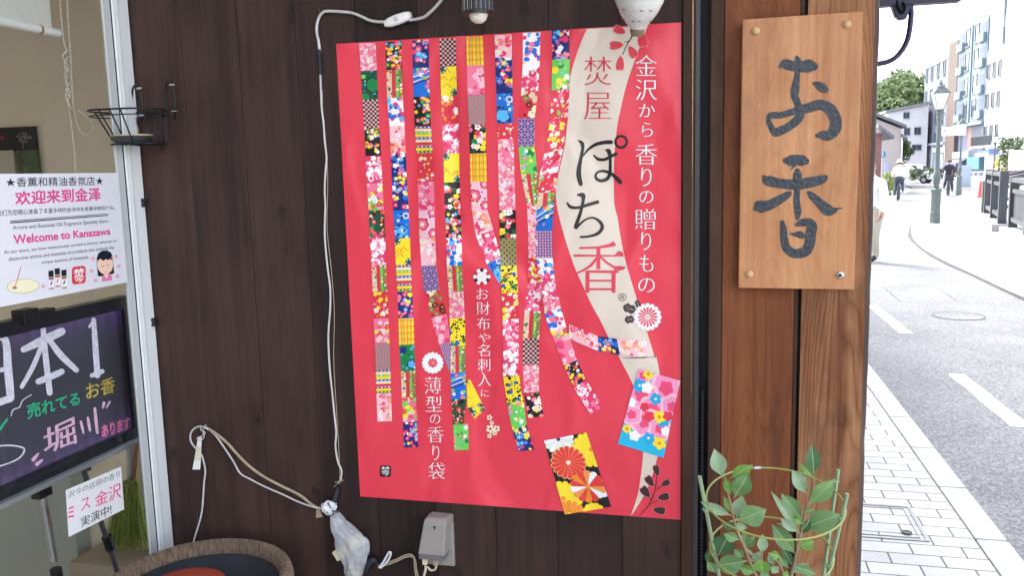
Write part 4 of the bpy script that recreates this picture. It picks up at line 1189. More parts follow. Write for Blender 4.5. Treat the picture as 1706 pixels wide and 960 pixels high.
for u in (.34,.5,.66):
    fr.tube([(xl+(xr-xl)*u,y0,zt_),(xb0+(xb1-xb0)*u,y0+.028,zb_)], .0016, 6)
    fr.tube([(xl+(xr-xl)*u,y1,zt_),(xb0+(xb1-xb0)*u,y1-.004,zb_)], .0016, 6)
for v in (.5,):
    for xa, xbb in ((xl,xb0),(xr,xb1)):
        fr.tube([(xa,(y0+y1)/2,zt_),(xbb,(y0+y1)/2+.01,zb_)], .0020, 6)
for u in (.2,.4,.6,.8): fr.tube([(xb0+(xb1-xb0)*u,y0+.028,zb_),(xb0+(xb1-xb0)*u,y1-.004,zb_)], .0012, 5)
fr.build('wire_frame', M['iron'], wb, smooth=True)
for px in (224, 279):
    a = lambda x_, y_, off: wl(x_, y_, off)
    h = MB(); top = 142 if px == 224 else 136
    h.tube(cr_spline([a(px-2,240,.012),a(px-3,190,.014),a(px-4,158,.016),a(px-1,top+2,.022),a(px+6,top,.03),a(px+11,top+14,.034),a(px+14,top+35,.034),a(px+13,top+52,.03),a(px+11,top+62,.018)], 6), .0022, 8)
    hk = h.build('hook', M['iron'], wb, smooth=True)
    for dy, dx in ((5,9),(50,13)):
        MB().tube([a(px+dx-5,top+dy,.032), a(px+dx+4,top+dy-.5,.036)], .0027, 8).build('hook_clip', M['chrome'], hk)
pan = MB(); cc = Vector((at(220,237,D-.07).x, D-.07, zb_+.004))
pan.lathe([(0,0),(.036,0),(.040,.004),(.044,.014),(.042,.0145),(.037,.006),(0,.004)], cc, 32, sq=(1.05,.85))
pn = pan.build('dish', mat('blue_black_dish', (.03,.034,.045), .4), wb, smooth=True)
MB().lathe([(.041,.0125),(.0455,.0135),(.0462,.0165),(.041,.0168),(.041,.0125)], cc, 32, sq=(1.05,.85)).build('wooden_rim', mat('pale_rim', (.42,.32,.18), .5, 0, .2, 60), pn, smooth=True)

# extension cords, knotted tag
ec = thing('extension_cord', 'beige extension cord and thin white lead looped over a nail on the lower wall', 'cord', tuple(wl(400, 780, .01)))
MB().tube(wpath([(541,846,.02),(525,845,.015),(500,826,.010),(470,811),(440,795),(415,777),(395,757),(378,738),(358,722),(345,714),(338,711,.012)], .008), .0034, 8).build('beige_lead', M['beigecord'], ec, smooth=True)
MB().tube(wpath([(541,850,.02),(525,846,.018),(500,838,.010),(470,824),(440,811),(415,798),(400,789),(388,768),(372,744),(360,727),(350,718),(338,711,.014)], .008), .0021, 8).build('white_lead', M['whitecord'], ec, smooth=True)
MB().tube(wpath([(338,711,.012),(330,711.5),(321,717),(317,727),(319,738),(326,747),(333,754),(338,765),(342,785),(340,805),(338.5,830),(336,855),(330,878),(324,898),(323,908),(328,922),(338,934,.03),(350,944,.06),(360,953,.12),(364,962,.17),(365,990,.2)], .008), .0022, 8).build('white_lead', M['whitecord'], ec, smooth=True)
MB().tube([wl(338,709,.004), wl(338,709,.022)], .0022, 8).build('nail', M['iron'], ec)
kb_ = MB()
for L in ([(338,708),(334,716),(342,722),(330,730),(327,731)],[(343,708),(338,718),(340,728),(334,735),(330,729)]): kb_.tube(wpath([(a,b,.016) for a,b in L]), .0011, 6)
kb_.build('twist_tie', M['whitecord'], ec)
tg = MB()
for (x0,y0),(x1,y1),mi in (((333,728),(331.5,744),0),((331.5,744),(329,768),1),((329,768),(327,783),0)):
    wd = 3.2+ (y0-728)*.06; wd1 = 3.2+(y1-728)*.06
    tg.add([wl(x0-wd,y0,.012),wl(x0+wd,y0,.012),wl(x1+wd1,y1,.013),wl(x1-wd1,y1,.013)], [(0,3,2,1)], mi)
    tg.add([wl(x0-wd,y0,.0112),wl(x0+wd,y0,.0112),wl(x1+wd1,y1,.0122),wl(x1-wd1,y1,.0122)], [(0,1,2,3)], mi)
tg.build('paper_tag', [M['white'], M['cream']], ec)

# plastic bag holding the plug adaptor
pb = thing('plastic_bag', 'translucent white plastic bag tied round a plug adaptor below the poster corner', 'bag', tuple(wl(585, 905, .03)))
mtb, ntb, bb_ = newmat('thin_plastic'); 
bb_.inputs['Base Color'].default_value = (.66,.66,.68,1); bb_.inputs['Roughness'].default_value = .3
tr_ = N(ntb, 'ShaderNodeBsdfTransparent'); tr_.inputs[0].default_value = (.9,.9,.92,1); mx_ = N(ntb, 'ShaderNodeMixShader')
nn_ = N(ntb, 'ShaderNodeTexNoise', i_Scale=26.0, i_Detail=3.0, i_Distortion=1.8); tcb = N(ntb, 'ShaderNodeTexCoord'); ntb.links.new(tcb.outputs['Object'], nn_.inputs['Vector'])
rb_ = ramp(ntb, [(.3,(.36,.36,.36)),(.75,(.52,.52,.52))]); ntb.links.new(nn_.outputs[0], rb_.inputs[0]); ntb.links.new(rb_.outputs[0], mx_.inputs[0])
bpb = N(ntb, 'ShaderNodeBump', i_Strength=.8, i_Distance=.008); ntb.links.new(nn_.outputs[0], bpb.inputs['Height']); ntb.links.new(bpb.outputs[0], bb_.inputs['Normal'])
ntb.links.new(tr_.outputs[0], mx_.inputs[1]); ntb.links.new(bb_.outputs[0], mx_.inputs[2]); ntb.links.new(mx_.outputs[0], ntb.nodes['Material Output'].inputs[0])
outl = [(855,552,566),(862,548.5,574),(872,548,582),(885,549,598),(898,552,615),(910,555,617.5),(922,561,618),(932,566,615),(945,571,610),(960,574,606),(985,580,600)]
sk_ = MB(); V = []; ns = 44; outl = [tuple(p) for p in cr_spline([Vector(o_) for o_ in outl], 4)]
for i, (y, xa, xb_) in enumerate(outl):
    cxp = (xa+xb_)/2; hw = (xb_-xa)/2/800.0
    cc = wl(cxp, y, .004+.006+min(.022, hw*.75)); 
    for k in range(ns):
        q = 2*math.pi*k/ns
        j = 1+.10*noise.noise((math.cos(q)*2.2, math.sin(q)*2.2, y*.045))+(.07*math.sin(q*5+y*.05)+.05*math.sin(q*9-y*.11))*min(1,(y-850)/25)
        V.append(cc+Vector((hw*math.cos(q)*j, min(.022, hw*.8)*math.sin(q)*j, .003*noise.noise((k*.4, y*.1, 2)))))
F = [(i*ns+k, i*ns+(k+1)%ns, (i+1)*ns+(k+1)%ns, (i+1)*ns+k) for i in range(len(outl)-1) for k in range(ns)]
sk_.add(V, F); sk_.build('bag_film', mtb, pb, smooth=True)
kn_ = MB(); V = []; nu, nv = 22, 12; kc_ = wl(549.5,846,.022)
for j_ in range(nv+1):
    th = math.pi*j_/nv
    for i_ in range(nu):
        ph = 2*math.pi*i_/nu; d_ = Vector((math.sin(th)*math.cos(ph), math.sin(th)*math.sin(ph), math.cos(th)))
        r_ = 1+.32*noise.noise(d_*1.7)+.12*math.sin(ph*6+d_.z*5)
        V.append(kc_+Vector((d_.x*.0185*r_, d_.y*.014*r_, d_.z*.0150*r_)))
kn_.add(V, [(j_*nu+i_,j_*nu+(i_+1)%nu,(j_+1)*nu+(i_+1)%nu,(j_+1)*nu+i_) for j_ in range(nv) for i_ in range(nu)])
kn_.build('bag_knot', mat('white_film', (.68,.68,.69), .4, 0, .12, 60, .5, 120), pb, smooth=True)
MB().tube(wpath([(546,838),(551,846),(556,854),(553,859),(547,862)], .034), .0013, 6).tube(wpath([(556,853,.034),(566,851,.03),(574,853,.02)]), .0012, 6).build('black_tie', M['tape'], pb)
def pbox(px, py, off, w_, h_, d_, deg, m_, nm, par, bev=.003):
    rt = Matrix.Rotation(R(deg), 3, 'Y'); return MB().box(wl(px,py,off), (w_,d_,h_), rt).build(nm, m_, par, bevel=bev)
pbox(592, 903, .026, .040, .030, .016, -30, mat('yellowed_plastic', (.66,.58,.36), .5), 'plug_adaptor', pb)
pbox(570, 921, .024, .040, .026, .015, -32, mat('yellowed_plastic2', (.62,.55,.36), .5), 'plug_adaptor', pb)
pbox(590, 950, .020, .030, .022, .015, 5, M['cream'], 'plug_adaptor', pb)
MB().tube(wpath([(563,812,.010),(560,826,.014),(556,838,.02)]), [.004,.0075,.006], 8).build('black_tape_wrap', M['tape'], pb, smooth=True)
MB().tube(wpath([(609,950,.02),(614,940,.02),(622,934,.018),(630,942,.014)]), [.011,.011,.009,.003], 8).build('black_plug', M['tape'], pb, smooth=True)
MB().tube(wpath([(558,804,.01),(565,803,.012),(572,801,.01)]), .0012, 6).tube(wpath([(556,812,.01),(563,806,.014),(571,799,.012)]), .0010, 6).build('twist_tie', M['beigecord'], pb)
MB().add([wl(527,850,.012),wl(533,850,.012),wl(538,862,.012),wl(526,864,.012)], [(0,3,2,1)]).build('paper_label', M['beigecord'], pb)

# outdoor socket box with its leads
ob = thing('socket_box', 'grey brown weatherproof socket box with two plugs under the poster', 'socket', tuple(wl(722, 905, .0)))
sb = MB()
X0 = wl(698,900).x; X1 = wl(752,900).x; 
zt0 = wl(728,865,.04).z; zb0 = wl(720,924,.045).z
xa, xb_ = at(696.6,923,D-.05).x, at(740,926,D-.05).x
xta, xtb = at(708,866,D-.038).x, at(744,868,D-.038).x
prof_ = [(zt0,.034),(zt0-.004,.040),(zt0-.015,.044),(zb0,.052)]
V = []
for i, (z, off) in enumerate(prof_):
    t_ = (zt0-z)/(zt0-zb0)
    a, b = xta+(xa-xta)*t_, xtb+(xb_-xtb)*t_
    if i == 0: a += .006; b -= .006
    V += [(a,D-off,z),(b,D-off,z),(b+.006,D-.002,z+ (0 if i else -.001)),(a-.001,D-.002,z)]
F = []
for i in range(3):
    for k in range(4): F.append((i*4+k, (i+1)*4+k, (i+1)*4+(k+1)%4, i*4+(k+1)%4))
F += [(0,1,2,3),(15,14,13,12)]
SBM = mat('grey_brown_plastic', (.27,.24,.222), .45, 0, .05, 20)
sb.add(V, F); sb.build('socket_cover', SBM, ob, bevel=.003)
bk = MB(); bk.bb(xa+.004, xb_+.010, D-.012, D-.001, zb0-.042, zb0+.06); bk.build('back_plate', SBM, ob, bevel=.002)
sk2 = mat('smoked_plastic', (.14,.125,.13), .35)
MB().bb(xa+.001, xb_-.001, D-.050, D-.013, zb0-.0125, zb0-.0005).build('smoked_skirt', sk2, ob, bevel=.0015)
kc = wl(724, 879, .0445)
MB().lathe([(.0026,0),(.0026,.0012),(0,.0013)], kc, 14, 0, Matrix.Rotation(R(90),3,'X')).box(kc+Vector((.0004,-.0006,-.0035)), (.0016,.0014,.004)).build('keyhole', M['black'], ob)
for px, col_ in ((709,M['cream']),(727,M['beigecord'])):
    a = wl(px, 928, .034); z0 = zb0-.0135
    p = MB(); p.bb(a.x-.0055,a.x+.0055,D-.043,D-.027,z0-.016,z0); p.build('plug', col_, ob, bevel=.002)
pc = MB()
pc.tube(wpath([(709,943,.034),(709,950,.034),(706,962,.033),(704,985,.03)]), .0030, 8)
pc.tube(wpath([(727,942,.034),(725,949,.034),(718,951,.034),(712,945,.034)]), .0024, 8)
pc.build('plug_lead', M['cream'], ob, smooth=True)
fl = MB()
for d in (0, 3.4): fl.tube(wpath([(630,943+d,.014),(645,938+d,.012),(660,933+d,.012),(672,927+d,.012),(682,924.5+d,.012),(689,928+d*.5,.012),(692.5-d*.6,938,.012),(694-d*.8,950,.012),(697-d,965,.012),(700-d,990,.012)]), .0021, 8)
fl.build('flat_lead', M['beigecord'], ob, smooth=True)
MB().tube(wpath([(632,946,.018),(638,938,.02),(645,926,.02),(648,921,.02),(651,922,.02),(649,930,.02),(642,940,.019),(634,947,.018)]), .0026, 8).build('bag_tie', mat('film_tie', (.66,.65,.67), .4), ob, smooth=True)

# ================================================================== WELCOME SIGN ON THE GLASS
XS = XW+.008
ws = thing('welcome_sign', 'white shop welcome sign with pink and black lettering taped on the window', 'sign', tuple(wx(110, 500, XS)))
def xf(X): return lambda a, b: wx(a, b, X)
tl, tr, br2, bl2 = wx(0,287.4,XS), wx(197,289.7,XS), wx(213,471,XS), wx(0,511.3,XS)
Y0 = tl.y-.30; zT = (tl.z+tr.z)/2
MB().bb(XS-.003, XS, tl.y-.125, (tr.y+br2.y)/2, (bl2.z+br2.z)/2, (tl.z+tr.z)/2).build('sign_panel', mat('gloss_white_card', (.68,.68,.71), .25, 0, .02, 4), ws)
def txt(name, items, X, parent):
    for s, quad, col, th in items:
        mb = MB(); mb.nrm = Vector((1,0,0))
        put_text(mb, s, quad, xf(X), col, th); mb.build(name, M['paper'], parent)
u2 = lambda *q: [(a/3.556, 270+b/3.556) for a, b in q]
DK = lin((40,42,50)); PKC = lin((222,70,140))
txt('black_lettering', [('★香薫和精油香氛店★', u2((32,92),(612,85),(612,137),(35,148)), DK, (-.004,-.004)),
    ('我们为您精心准备了丰富多样的金泽特色香薰和精致产品。', u2((-22,285),(680,258),(680,280),(-22,322)), DK, (0,0)),
    ('Aroma and Essential Oil Fragrance Specialty Store', u2((75,377),(640,338),(640,365),(77,408)), DK, (0,0)),
    ('At our store, we have meticulously curated a diverse selection of', u2((22,524),(688,458),(690,478),(25,552)), DK, (0,0)),
    ('distinctive aroma and essential oil products that embody the', u2((50,565),(675,496),(677,521),(52,594)), DK, (0,0)),
    ('unique essence of kanazawa.', u2((245,586),(527,551),(528,577),(247,610)), DK, (0,0))], XS+.0004, ws)
txt('pink_lettering', [('欢迎来到金泽', u2((86,172),(596,148),(598,230),(90,256)), PKC, (-.022,-.022)),
    ('Welcome to Kanazawa', u2((76,432),(654,390),(656,430),(82,488)), PKC, (-.03,-.03))], XS+.0004, ws)
ic = MB(); ic.nrm = Vector((1,0,0)); fX = xf(XS+.0004)
v2 = lambda a, b: (a/7.755, 400+b/7.755)
for y0_, y1_, h in ((348,305,5),(357,313,7)):
    poly(ic, u2((60,y0_),(642,y1_),(642,y1_+h*.75),(60,y0_+h)), fX, DK)
poly(ic, [v2(300+215*math.cos(q)*.98+ 20*math.sin(q), 595+95*math.sin(q)-22*math.cos(q)) for q in [2*math.pi*i/30 for i in range(30)]], fX, lin((190,180,130)))
poly(ic, [v2(300+206*math.cos(q)*.98+ 20*math.sin(q), 595+88*math.sin(q)-22*math.cos(q)) for q in [2*math.pi*i/30 for i in range(30)]], fX, lin((236,232,196)))
poly(ic, [v2(*p) for p in circ(190,618,32,18,16)], fX, lin((150,130,100)))
stroke(ic, [(*v2(192,612),1.4),(*v2(270,350),1.2)], fX, lin((205,100,120)), smooth=False)
stroke(ic, [(*v2(270,345),.35),(*v2(300,300),.35),(*v2(400,310),.35),(*v2(490,300),.3)], fX, lin((175,178,185)))
for x0,y0_,lc in ((625,400,(110,100,160)),(706,370,(225,110,110)),(792,390,(30,130,80))):
    sh_ = lambda pts: [v2(x0+a, y0_+b-a*.12) for a,b in pts]
    poly(ic, sh_([(0,0),(66,0),(68,80),(3,80)]), fX, lin((25,28,40)))
    poly(ic, sh_([(5,85),(67,85),(72,240),(12,240)]), fX, lin((160,110,80)))
    poly(ic, sh_([(6,120),(70,120),(74,222),(10,222)]), fX, lin((240,236,236)))
    poly(ic, sh_([(28,195),(22,170),(36,140),(52,128),(50,160),(38,190)]), fX, lin(lc))
poly(ic, [v2(a,b-(a-1015)*.11) for a,b in rrect(928,340,1106,568,40)], fX, lin((214,62,76)))
put_text(ic, '焚', [v2(950,375),v2(1085,355),v2(1090,478),v2(952,500)], fX, WHT, (-.02,-.02)); put_text(ic, '今', [v2(965,490),v2(1080,472),v2(1085,545),v2(968,560)], fX, WHT, (-.02,-.02))
for cx,cy in ((1200,238),(1498,212),(1535,338),(1180,398),(1515,468),(1232,520),(556,597)):
    for q in range(5): poly(ic, [v2(*p) for p in circ(cx+17*math.cos(q*1.257), cy+17*math.sin(q*1.257), 10, 10, 8)], fX, lin((230,150,190)))
HR = lin((28,30,44)); SKN = lin((242,205,180))
poly(ic, [v2(1265,470),v2(1250,330),v2(1248,240),v2(1270,170),v2(1320,138),v2(1380,135),v2(1430,160),v2(1455,220),v2(1462,320),v2(1475,430),v2(1420,445),v2(1330,465)], fX, HR)
poly(ic, [v2(1310,540),v2(1322,460),v2(1360,445),v2(1420,438),v2(1440,455),v2(1447,520)], fX, lin((228,120,170)))
poly(ic, [v2(1340,450),v2(1372,500),v2(1410,440)], fX, SKN)
poly(ic, [v2(1252,340),v2(1258,260),v2(1290,235),v2(1450,215),v2(1458,330),v2(1445,390),v2(1400,435),v2(1355,448),v2(1310,430),v2(1270,390)], fX, SKN)
poly(ic, [v2(1262,270),v2(1280,200),v2(1340,165),v2(1420,180),v2(1452,262),v2(1410,245),v2(1390,262),v2(1370,245),v2(1335,268),v2(1310,255),v2(1295,240)], fX, HR)
for a,b in ((1322,338),(1390,325)): stroke(ic, [(*v2(a-18,b-4),.5),(*v2(a,b+6),.8),(*v2(a+18,b-8),.5)], fX, lin((120,70,50)))
stroke(ic, [(*v2(1345,412),.4),(*v2(1365,416),.6),(*v2(1380,408),.4)], fX, lin((200,90,90)))
ic.build('printed_pictures', M['paper'], ws)

# small hand-lettered card
XK = XW+.004
sc_ = thing('notice_card', 'small white hand lettered card with pink and black writing low on the window', 'card', tuple(wx(160, 860, XK)))
u5 = lambda *q: [(100+a/7.385, 770+b/7.385) for a, b in q]
cq_ = [wx(*p, XK) for p in u5((75,350),(750,60),(790,585),(110,925))]
MB().prism([cq_[0],cq_[1],cq_[2],cq_[3]], (-.0012,0,0)).build('card_sheet', mat('white_card', (.70,.71,.70), .5, 0, .03, 6), sc_)
txt('black_lettering', [('沢今の店頭の香り', u5((98,375),(735,105),(735,185),(100,452)), DK, (.004,.012)), ('実演中!', u5((255,690),(630,515),(635,640),(258,815)), DK, (-.006,.002))], XK+.0004, sc_)
txt('pink_lettering', [('ミ', u5((92,580),(172,520),(180,680),(95,720)), lin((235,70,130)), (-.012,-.012)), ('ス', u5((255,470),(365,425),(375,565),(258,610)), lin((235,80,140)), (0,0)), ('金沢', u5((425,400),(750,240),(755,440),(432,560)), lin((235,70,130)), (-.006,.0))], XK+.0004, sc_)

# ================================================================== LIGHTED WRITING BOARD BEHIND THE GLASS
XT = -1.40
lb = thing('lighted_board', 'black lighted writing board glowing purple at its edges with neon marker lettering', 'board', tuple(wx(120, 820, XT)))
o_tr, o_br = wx(219,498,XT), wx(235,737,XT); yR = (o_tr.y+o_br.y)/2
o_tl, o_bl = wx(0,531,XT), wx(0,822,XT)
zt1 = (o_tr.z+o_tl.z)/2; zb1 = (o_br.z+o_bl.z)/2; yL = o_tl.y-.22
i_tr, i_br = wx(208,519,XT), wx(225,720,XT); yRi = (i_tr.y+i_br.y)/2
i_zt = zt1-.030; i_zb = zb1+.026
fm = MB()
fm.bb(XT-.03,XT,yL,yR,i_zt,zt1).bb(XT-.03,XT,yL,yR,zb1,i_zb).bb(XT-.03,XT,yRi,yR,i_zb,i_zt).bb(XT-.03,XT,yL,yL+.03,i_zb,i_zt)
fm.build('board_frame', mat('gloss_black_frame', (.016,.018,.024), .3), lb)
MB().bb(XT-.031, XT-.0005, yR+.0006, yR+.008, zb1, zt1).build('frame_edge', M['alu2'], lb)
mt, nt, b = newmat('glow_panel'); L = nt.links
tc = N(nt, 'ShaderNodeTexCoord'); sp = N(nt, 'ShaderNodeSeparateXYZ'); L.new(tc.outputs['Object'], sp.inputs[0])
base = Vector(lb.location)
def edge(out, lo, hi, fall):
    a = math_(nt, 'SUBTRACT', out, lo); c_ = math_(nt, 'SUBTRACT', hi, out)
    mn = math_(nt, 'MINIMUM', a, c_); mn = math_(nt, 'MAXIMUM', mn, 0.0)
    return math_(nt, 'POWER', 2.718, math_(nt, 'MULTIPLY', mn, -1.0/fall))
ez = edge(sp.outputs[2], i_zb-base.z, i_zt-base.z, .032)
nz_ = N(nt, 'ShaderNodeTexNoise', i_Scale=9.0, i_Detail=2.0); L.new(tc.outputs['Object'], nz_.inputs['Vector'])
g = math_(nt, 'MULTIPLY', ez, math_(nt, 'ADD', math_(nt, 'MULTIPLY', nz_.outputs[0], 1.0), .1))
wv = N(nt, 'ShaderNodeTexWave', bands_direction='Y', i_Scale=9.0); L.new(tc.outputs['Object'], wv.inputs['Vector'])
g = math_(nt, 'MULTIPLY', g, math_(nt, 'ADD', math_(nt, 'MULTIPLY', wv.outputs[1], .6), .5))
b.inputs['Base Color'].default_value = (.062,.064,.082,1); b.inputs['Roughness'].default_value = .3
b.inputs['Emission Color'].default_value = (.42,.16,.85,1)
L.new(math_(nt, 'MULTIPLY', g, .035), b.inputs['Emission Strength'])
MB().bb(XT-.028,XT-.010,yL+.028,yRi+.001,i_zb-.001,i_zt+.001).build('writing_panel', mt, lb)
def marker(name, rgb, em):
    q = mat(name, rgb, .6, 0, .25, 90); bsd = q.node_tree.nodes['Principled BSDF']
    bsd.inputs['Emission Color'].default_value = (*rgb, 1); bsd.inputs['Emission Strength'].default_value = em
    return q
MW = marker('white_marker', (.66,.64,.74), .02); MG = marker('green_marker', (.03,.42,.22), .02); MY = marker('yellow_marker', (.55,.42,.08), .02); MP = marker('pink_marker', (.74,.45,.62), .02); MR = marker('rose_marker', (.75,.18,.30), .03)
fT = xf(XT-.0092)
zz = lambda u, v: (u/3.43, 520+v/3.43)
def mk(name, m_, strokes=(), texts=()):
    mb = MB(); mb.nrm = Vector((1,0,0))
    for Lq in strokes: stroke(mb, [(*zz(a,b), c/3.43) for a,b,c in Lq], fT, None)
    for s, q, th in texts: put_text(mb, s, [zz(*p) for p in q], fT, None, th)
    mb.build(name, m_, lb)
mk('white_marker_lettering', MW, [[(246,90,30),(262,270,34),(284,462,34)],[(135,215,34),(240,165,48),(352,112,44)],[(235,200,26),(190,310,28),(125,428,24)],[(285,165,30),(350,250,38),(436,332,30)],[(220,398,34),(290,370,38),(352,342,34)],
    [(535,45,26),(545,200,34),(556,362,34)],[(540,46,20),(512,84,16)],[(525,364,26),(584,340,26)],
    [(-120,190,40),(20,148,40),(45,330,48),(60,490,44)],[(-120,345,30),(18,330,26)],[(-120,555,40),(60,495,40)],[(-120,190,40),(-110,560,40)],
    [(62,596,5),(75,560,7),(110,545,6),(130,505,6),(178,474,5)],[(-30,768,8),(60,764,9),(125,775,10),(138,795,10),(110,835,9),(50,865,8),(-30,890,8)]])
mk('green_marker_lettering', MG, [[(0,672,16),(18,645,14),(42,614,10)]], [('売れてる', ((150,528),(452,452),(458,532),(156,618)), (-.022,-.022))])
mk('yellow_marker_lettering', MY, (), [('お香', ((488,412),(656,368),(660,458),(494,506)), (-.012,-.012))])
mk('pink_marker_lettering', MP, [[(462,628,14),(470,660,16),(477,694,10)],[(502,606,14),(508,645,17),(514,680,12)],[(542,552,15),(548,620,19),(556,692,15)],[(190,845,22),(218,812,12)],[(210,872,22),(240,848,12)],[(588,546,14),(594,522,18)],[(608,548,8),(626,516,14)]],
   [('堀', ((242,678),(425,592),(440,752),(252,822)), (-.012,-.008))])
mk('rose_marker_lettering', MR, (), [('あります', ((580,650),(742,598),(742,672),(584,722)), (-.028,-.028))])
MB().bb(XT-.02,XT+.012, wx(32,530,XT).y, wx(58,525,XT).y, zt1-.012, zt1+.018).bb(XT-.02,XT+.006, wx(58,530,XT).y, wx(90,525,XT).y, zt1-.006, zt1+.010).build('hanging_clip', M['black'], lb, bevel=.002)
# stand that carries the board
es = thing('display_stand', 'silver and black folding stand under the lighted board inside the window', 'stand', (-1.5, 1.5, .28))
a0 = wx(70,826,-1.42); a1 = wx(92,945,-1.42); d_ = (a1-a0).normalized()
zf = .285; tgo = (a0.z-zf)/-d_.z
MB().tube([a0, a0+d_*(a1-a0).length*.92], .0095, 14).build('silver_leg', mat('satin_silver', (.55,.55,.56), .25, .9, .06, 12), es, smooth=True)
MB().tube([a0+d_*.19, a0+d_*tgo], .0072, 12).build('silver_leg', mat('satin_silver2', (.5,.5,.52), .25, .9, .06, 12), es, smooth=True)
MB().tube([a0+d_*.178, a0+d_*.222], .0125, 14).build('leg_clamp', M['black'], es, bevel=.001)
hd = MB(); hd.box(a0+Vector((0,0,.012)), (.024,.036,.03)); hd.box(a0+Vector((.002,.026,.030)), (.02,.04,.014), Matrix.Rotation(R(25),3,'X')); hd.box(a0+Vector((.0,.0,.034)), (.026,.05,.012), Matrix.Rotation(R(18),3,'X'))
hd.tube([a0+Vector((.012,.04,.03)), a0+Vector((.012,.055,.055))], .005, 8)
hd.build('clamp_head', M['black'], es, bevel=.002)
b0 = wx(138,780,-1.5); b1 = wx(200,965,-1.5); d2 = (b1-b0).normalized(); tg2 = (b0.z-zf)/-d2.z
MB().tube([b0, b0+d2*tg2], .0068, 10).build('dark_leg', mat('dark_grey_metal', (.10,.10,.11), .4, .5), es, smooth=True)
pj = wx(181,905,-1.5)
MB().tube([pj-d2*.02, pj+d2*.02], .0125, 10).build('leg_clamp', M['black'], es)
MB().box(b0+Vector((0,0,.004)), (.02,.04,.022), Matrix.Rotation(R(-20),3,'X')).build('foot_pad', M['black'], es, bevel=.003)
MB().bb(-1.52,-1.385,yL+.05,yR-.005,zb1-.012,zb1-.001).build('support_rail', mat('grey_rail', (.32,.33,.34), .4, .3), es, bevel=.002)
# broom leaning on the shop's end wall
bm_ = thing('broom', 'green bristled broom with a pale grey handle leaning behind the window', 'broom', tuple(at(215, 900, EW-.05)))
yB = EW-.06
MB().tube([at(218,800,yB+.02), at(212,600,yB+.03)], .011, 10).build('broom_handle', mat('pale_grey_handle', (.40,.41,.42), .5), bm_, smooth=True)
MB().tube([at(238,640,yB+.03), at(222,800,yB+.01)], .006, 8).build('red_rod', mat('rust_red_rod', (.22,.10,.07), .6), bm_, smooth=True)
bs_ = MB(); random.seed(12)
for k in range(420):
    u = random.random(); a = at(206+24*u, 800+6*random.random(), yB-.02*random.random())
    t_ = (u-.5)*1.0+.25*(random.random()-.5)
    b_ = at(213+t_*66, 892+random.random()*26, yB-.045*random.random())
    mid = (a+b_)/2+Vector((t_*.006,-.004,.004))
    bs_.tube(cr_spline([a, mid, b_], 3), .0011, 3, caps=False)
bs_.build('bristles', mat('green_bristles', (.27,.32,.075), .55, 0, .45, 120), bm_)
# floor of bristles rests on a low box in the shop
tag(MB().bb(at(150,900,yB).x, XW-.065, yB-.09, EW-.004, .285, at(215,921,yB).z-.001).build('storage_box', mat('beige_box', (.40,.33,.25), .8, 0, .06, 6), loc=tuple(at(215,950,yB))), 'beige box under the broom behind the window', 'box')

# ================================================================== WICKER PLANTER
pc0 = at(330, 967, 1.47)
wk = thing('wicker_basket', 'round brown wicker basket holding a black plastic bowl and a red disc', 'basket', (pc0.x, 1.47, .44))
rx_ = (at(464,945,1.47).x-at(195,957,1.47).x)/2
cz = pc0.z
def wick(name, dark, light):
    mt, nt, b = newmat(name); L = nt.links
    tc = N(nt, 'ShaderNodeTexCoord'); sp = N(nt, 'ShaderNodeSeparateXYZ'); L.new(tc.outputs['Object'], sp.inputs[0])
    ang = math_(nt, 'ARCTAN2', sp.outputs[1], sp.outputs[0])
    cb_ = N(nt, 'ShaderNodeCombineXYZ'); L.new(math_(nt, 'MULTIPLY', ang, 42.0), cb_.inputs[0]); L.new(math_(nt, 'MULTIPLY', sp.outputs[2], 45.0), cb_.inputs[1])
    n_ = N(nt, 'ShaderNodeTexNoise', i_Scale=1.0, i_Detail=5.0, i_Roughness=.7, i_Distortion=.6); L.new(cb_.outputs[0], n_.inputs['Vector'])
    r_ = ramp(nt, [(.3, dark), (.55, [(x+y)/2 for x,y in zip(dark,light)]), (.75, light)]); L.new(n_.outputs[0], r_.inputs[0]); L.new(r_.outputs[0], b.inputs['Base Color'])
    b.inputs['Roughness'].default_value = .75
    bp = N(nt, 'ShaderNodeBump', i_Strength=.9, i_Distance=.004); L.new(n_.outputs[0], bp.inputs['Height']); L.new(bp.outputs[0], b.inputs['Normal'])
    return mt
WK = wick('woven_brown_wicker', (.05,.03,.018), (.34,.24,.16))
c = Vector((pc0.x, 1.47, 0))
H = lambda r, dz: (r*rx_, cz+dz)
MB().lathe([H(.0,-.36),H(.80,-.36),H(.86,-.33),H(.93,-.2),H(.97,-.07),H(.985,-.03),H(.985,-.012),H(.965,.001),H(.93,.006),H(.885,.001),H(.865,-.012),H(.86,-.05),H(.85,-.075),H(0,-.078)], c, 72).build('basket_body', WK, wk, smooth=True)
# strands bound round the rim
rs = MB(); random.seed(2)
for k in range(300):
    q = 2*math.pi*k/300+random.uniform(-.003,.003); sl_a = .05
    P = []
    for r, dz, s in ((.992,-.045,0),(.992,-.012,.3),(.968,.004,.5),(.93,.0085,.6),(.882,.003,.8),(.857,-.014,.9),(.853,-.05,1)):
        a = q+sl_a*s; rr_ = r*rx_+random.uniform(-.0002,.0003); P.append((c.x+rr_*math.cos(a), c.y+rr_*math.sin(a), cz+dz+random.uniform(-.0002,.0002)))
    rs.tube(P, random.uniform(.0014,.0018), 5, caps=False)
rs.build('rim_binding', WK, wk)
MB().lathe([H(.0,-.075),H(.70,-.072),H(.80,-.05),H(.835,-.028),H(.845,-.026),H(.84,-.020),H(.80,-.022),H(.62,-.046),H(.0,-.048)], c, 64).build('black_bowl', mat('blue_black_plastic', (.022,.025,.032), .35, 0, .2, 20), wk, smooth=True)
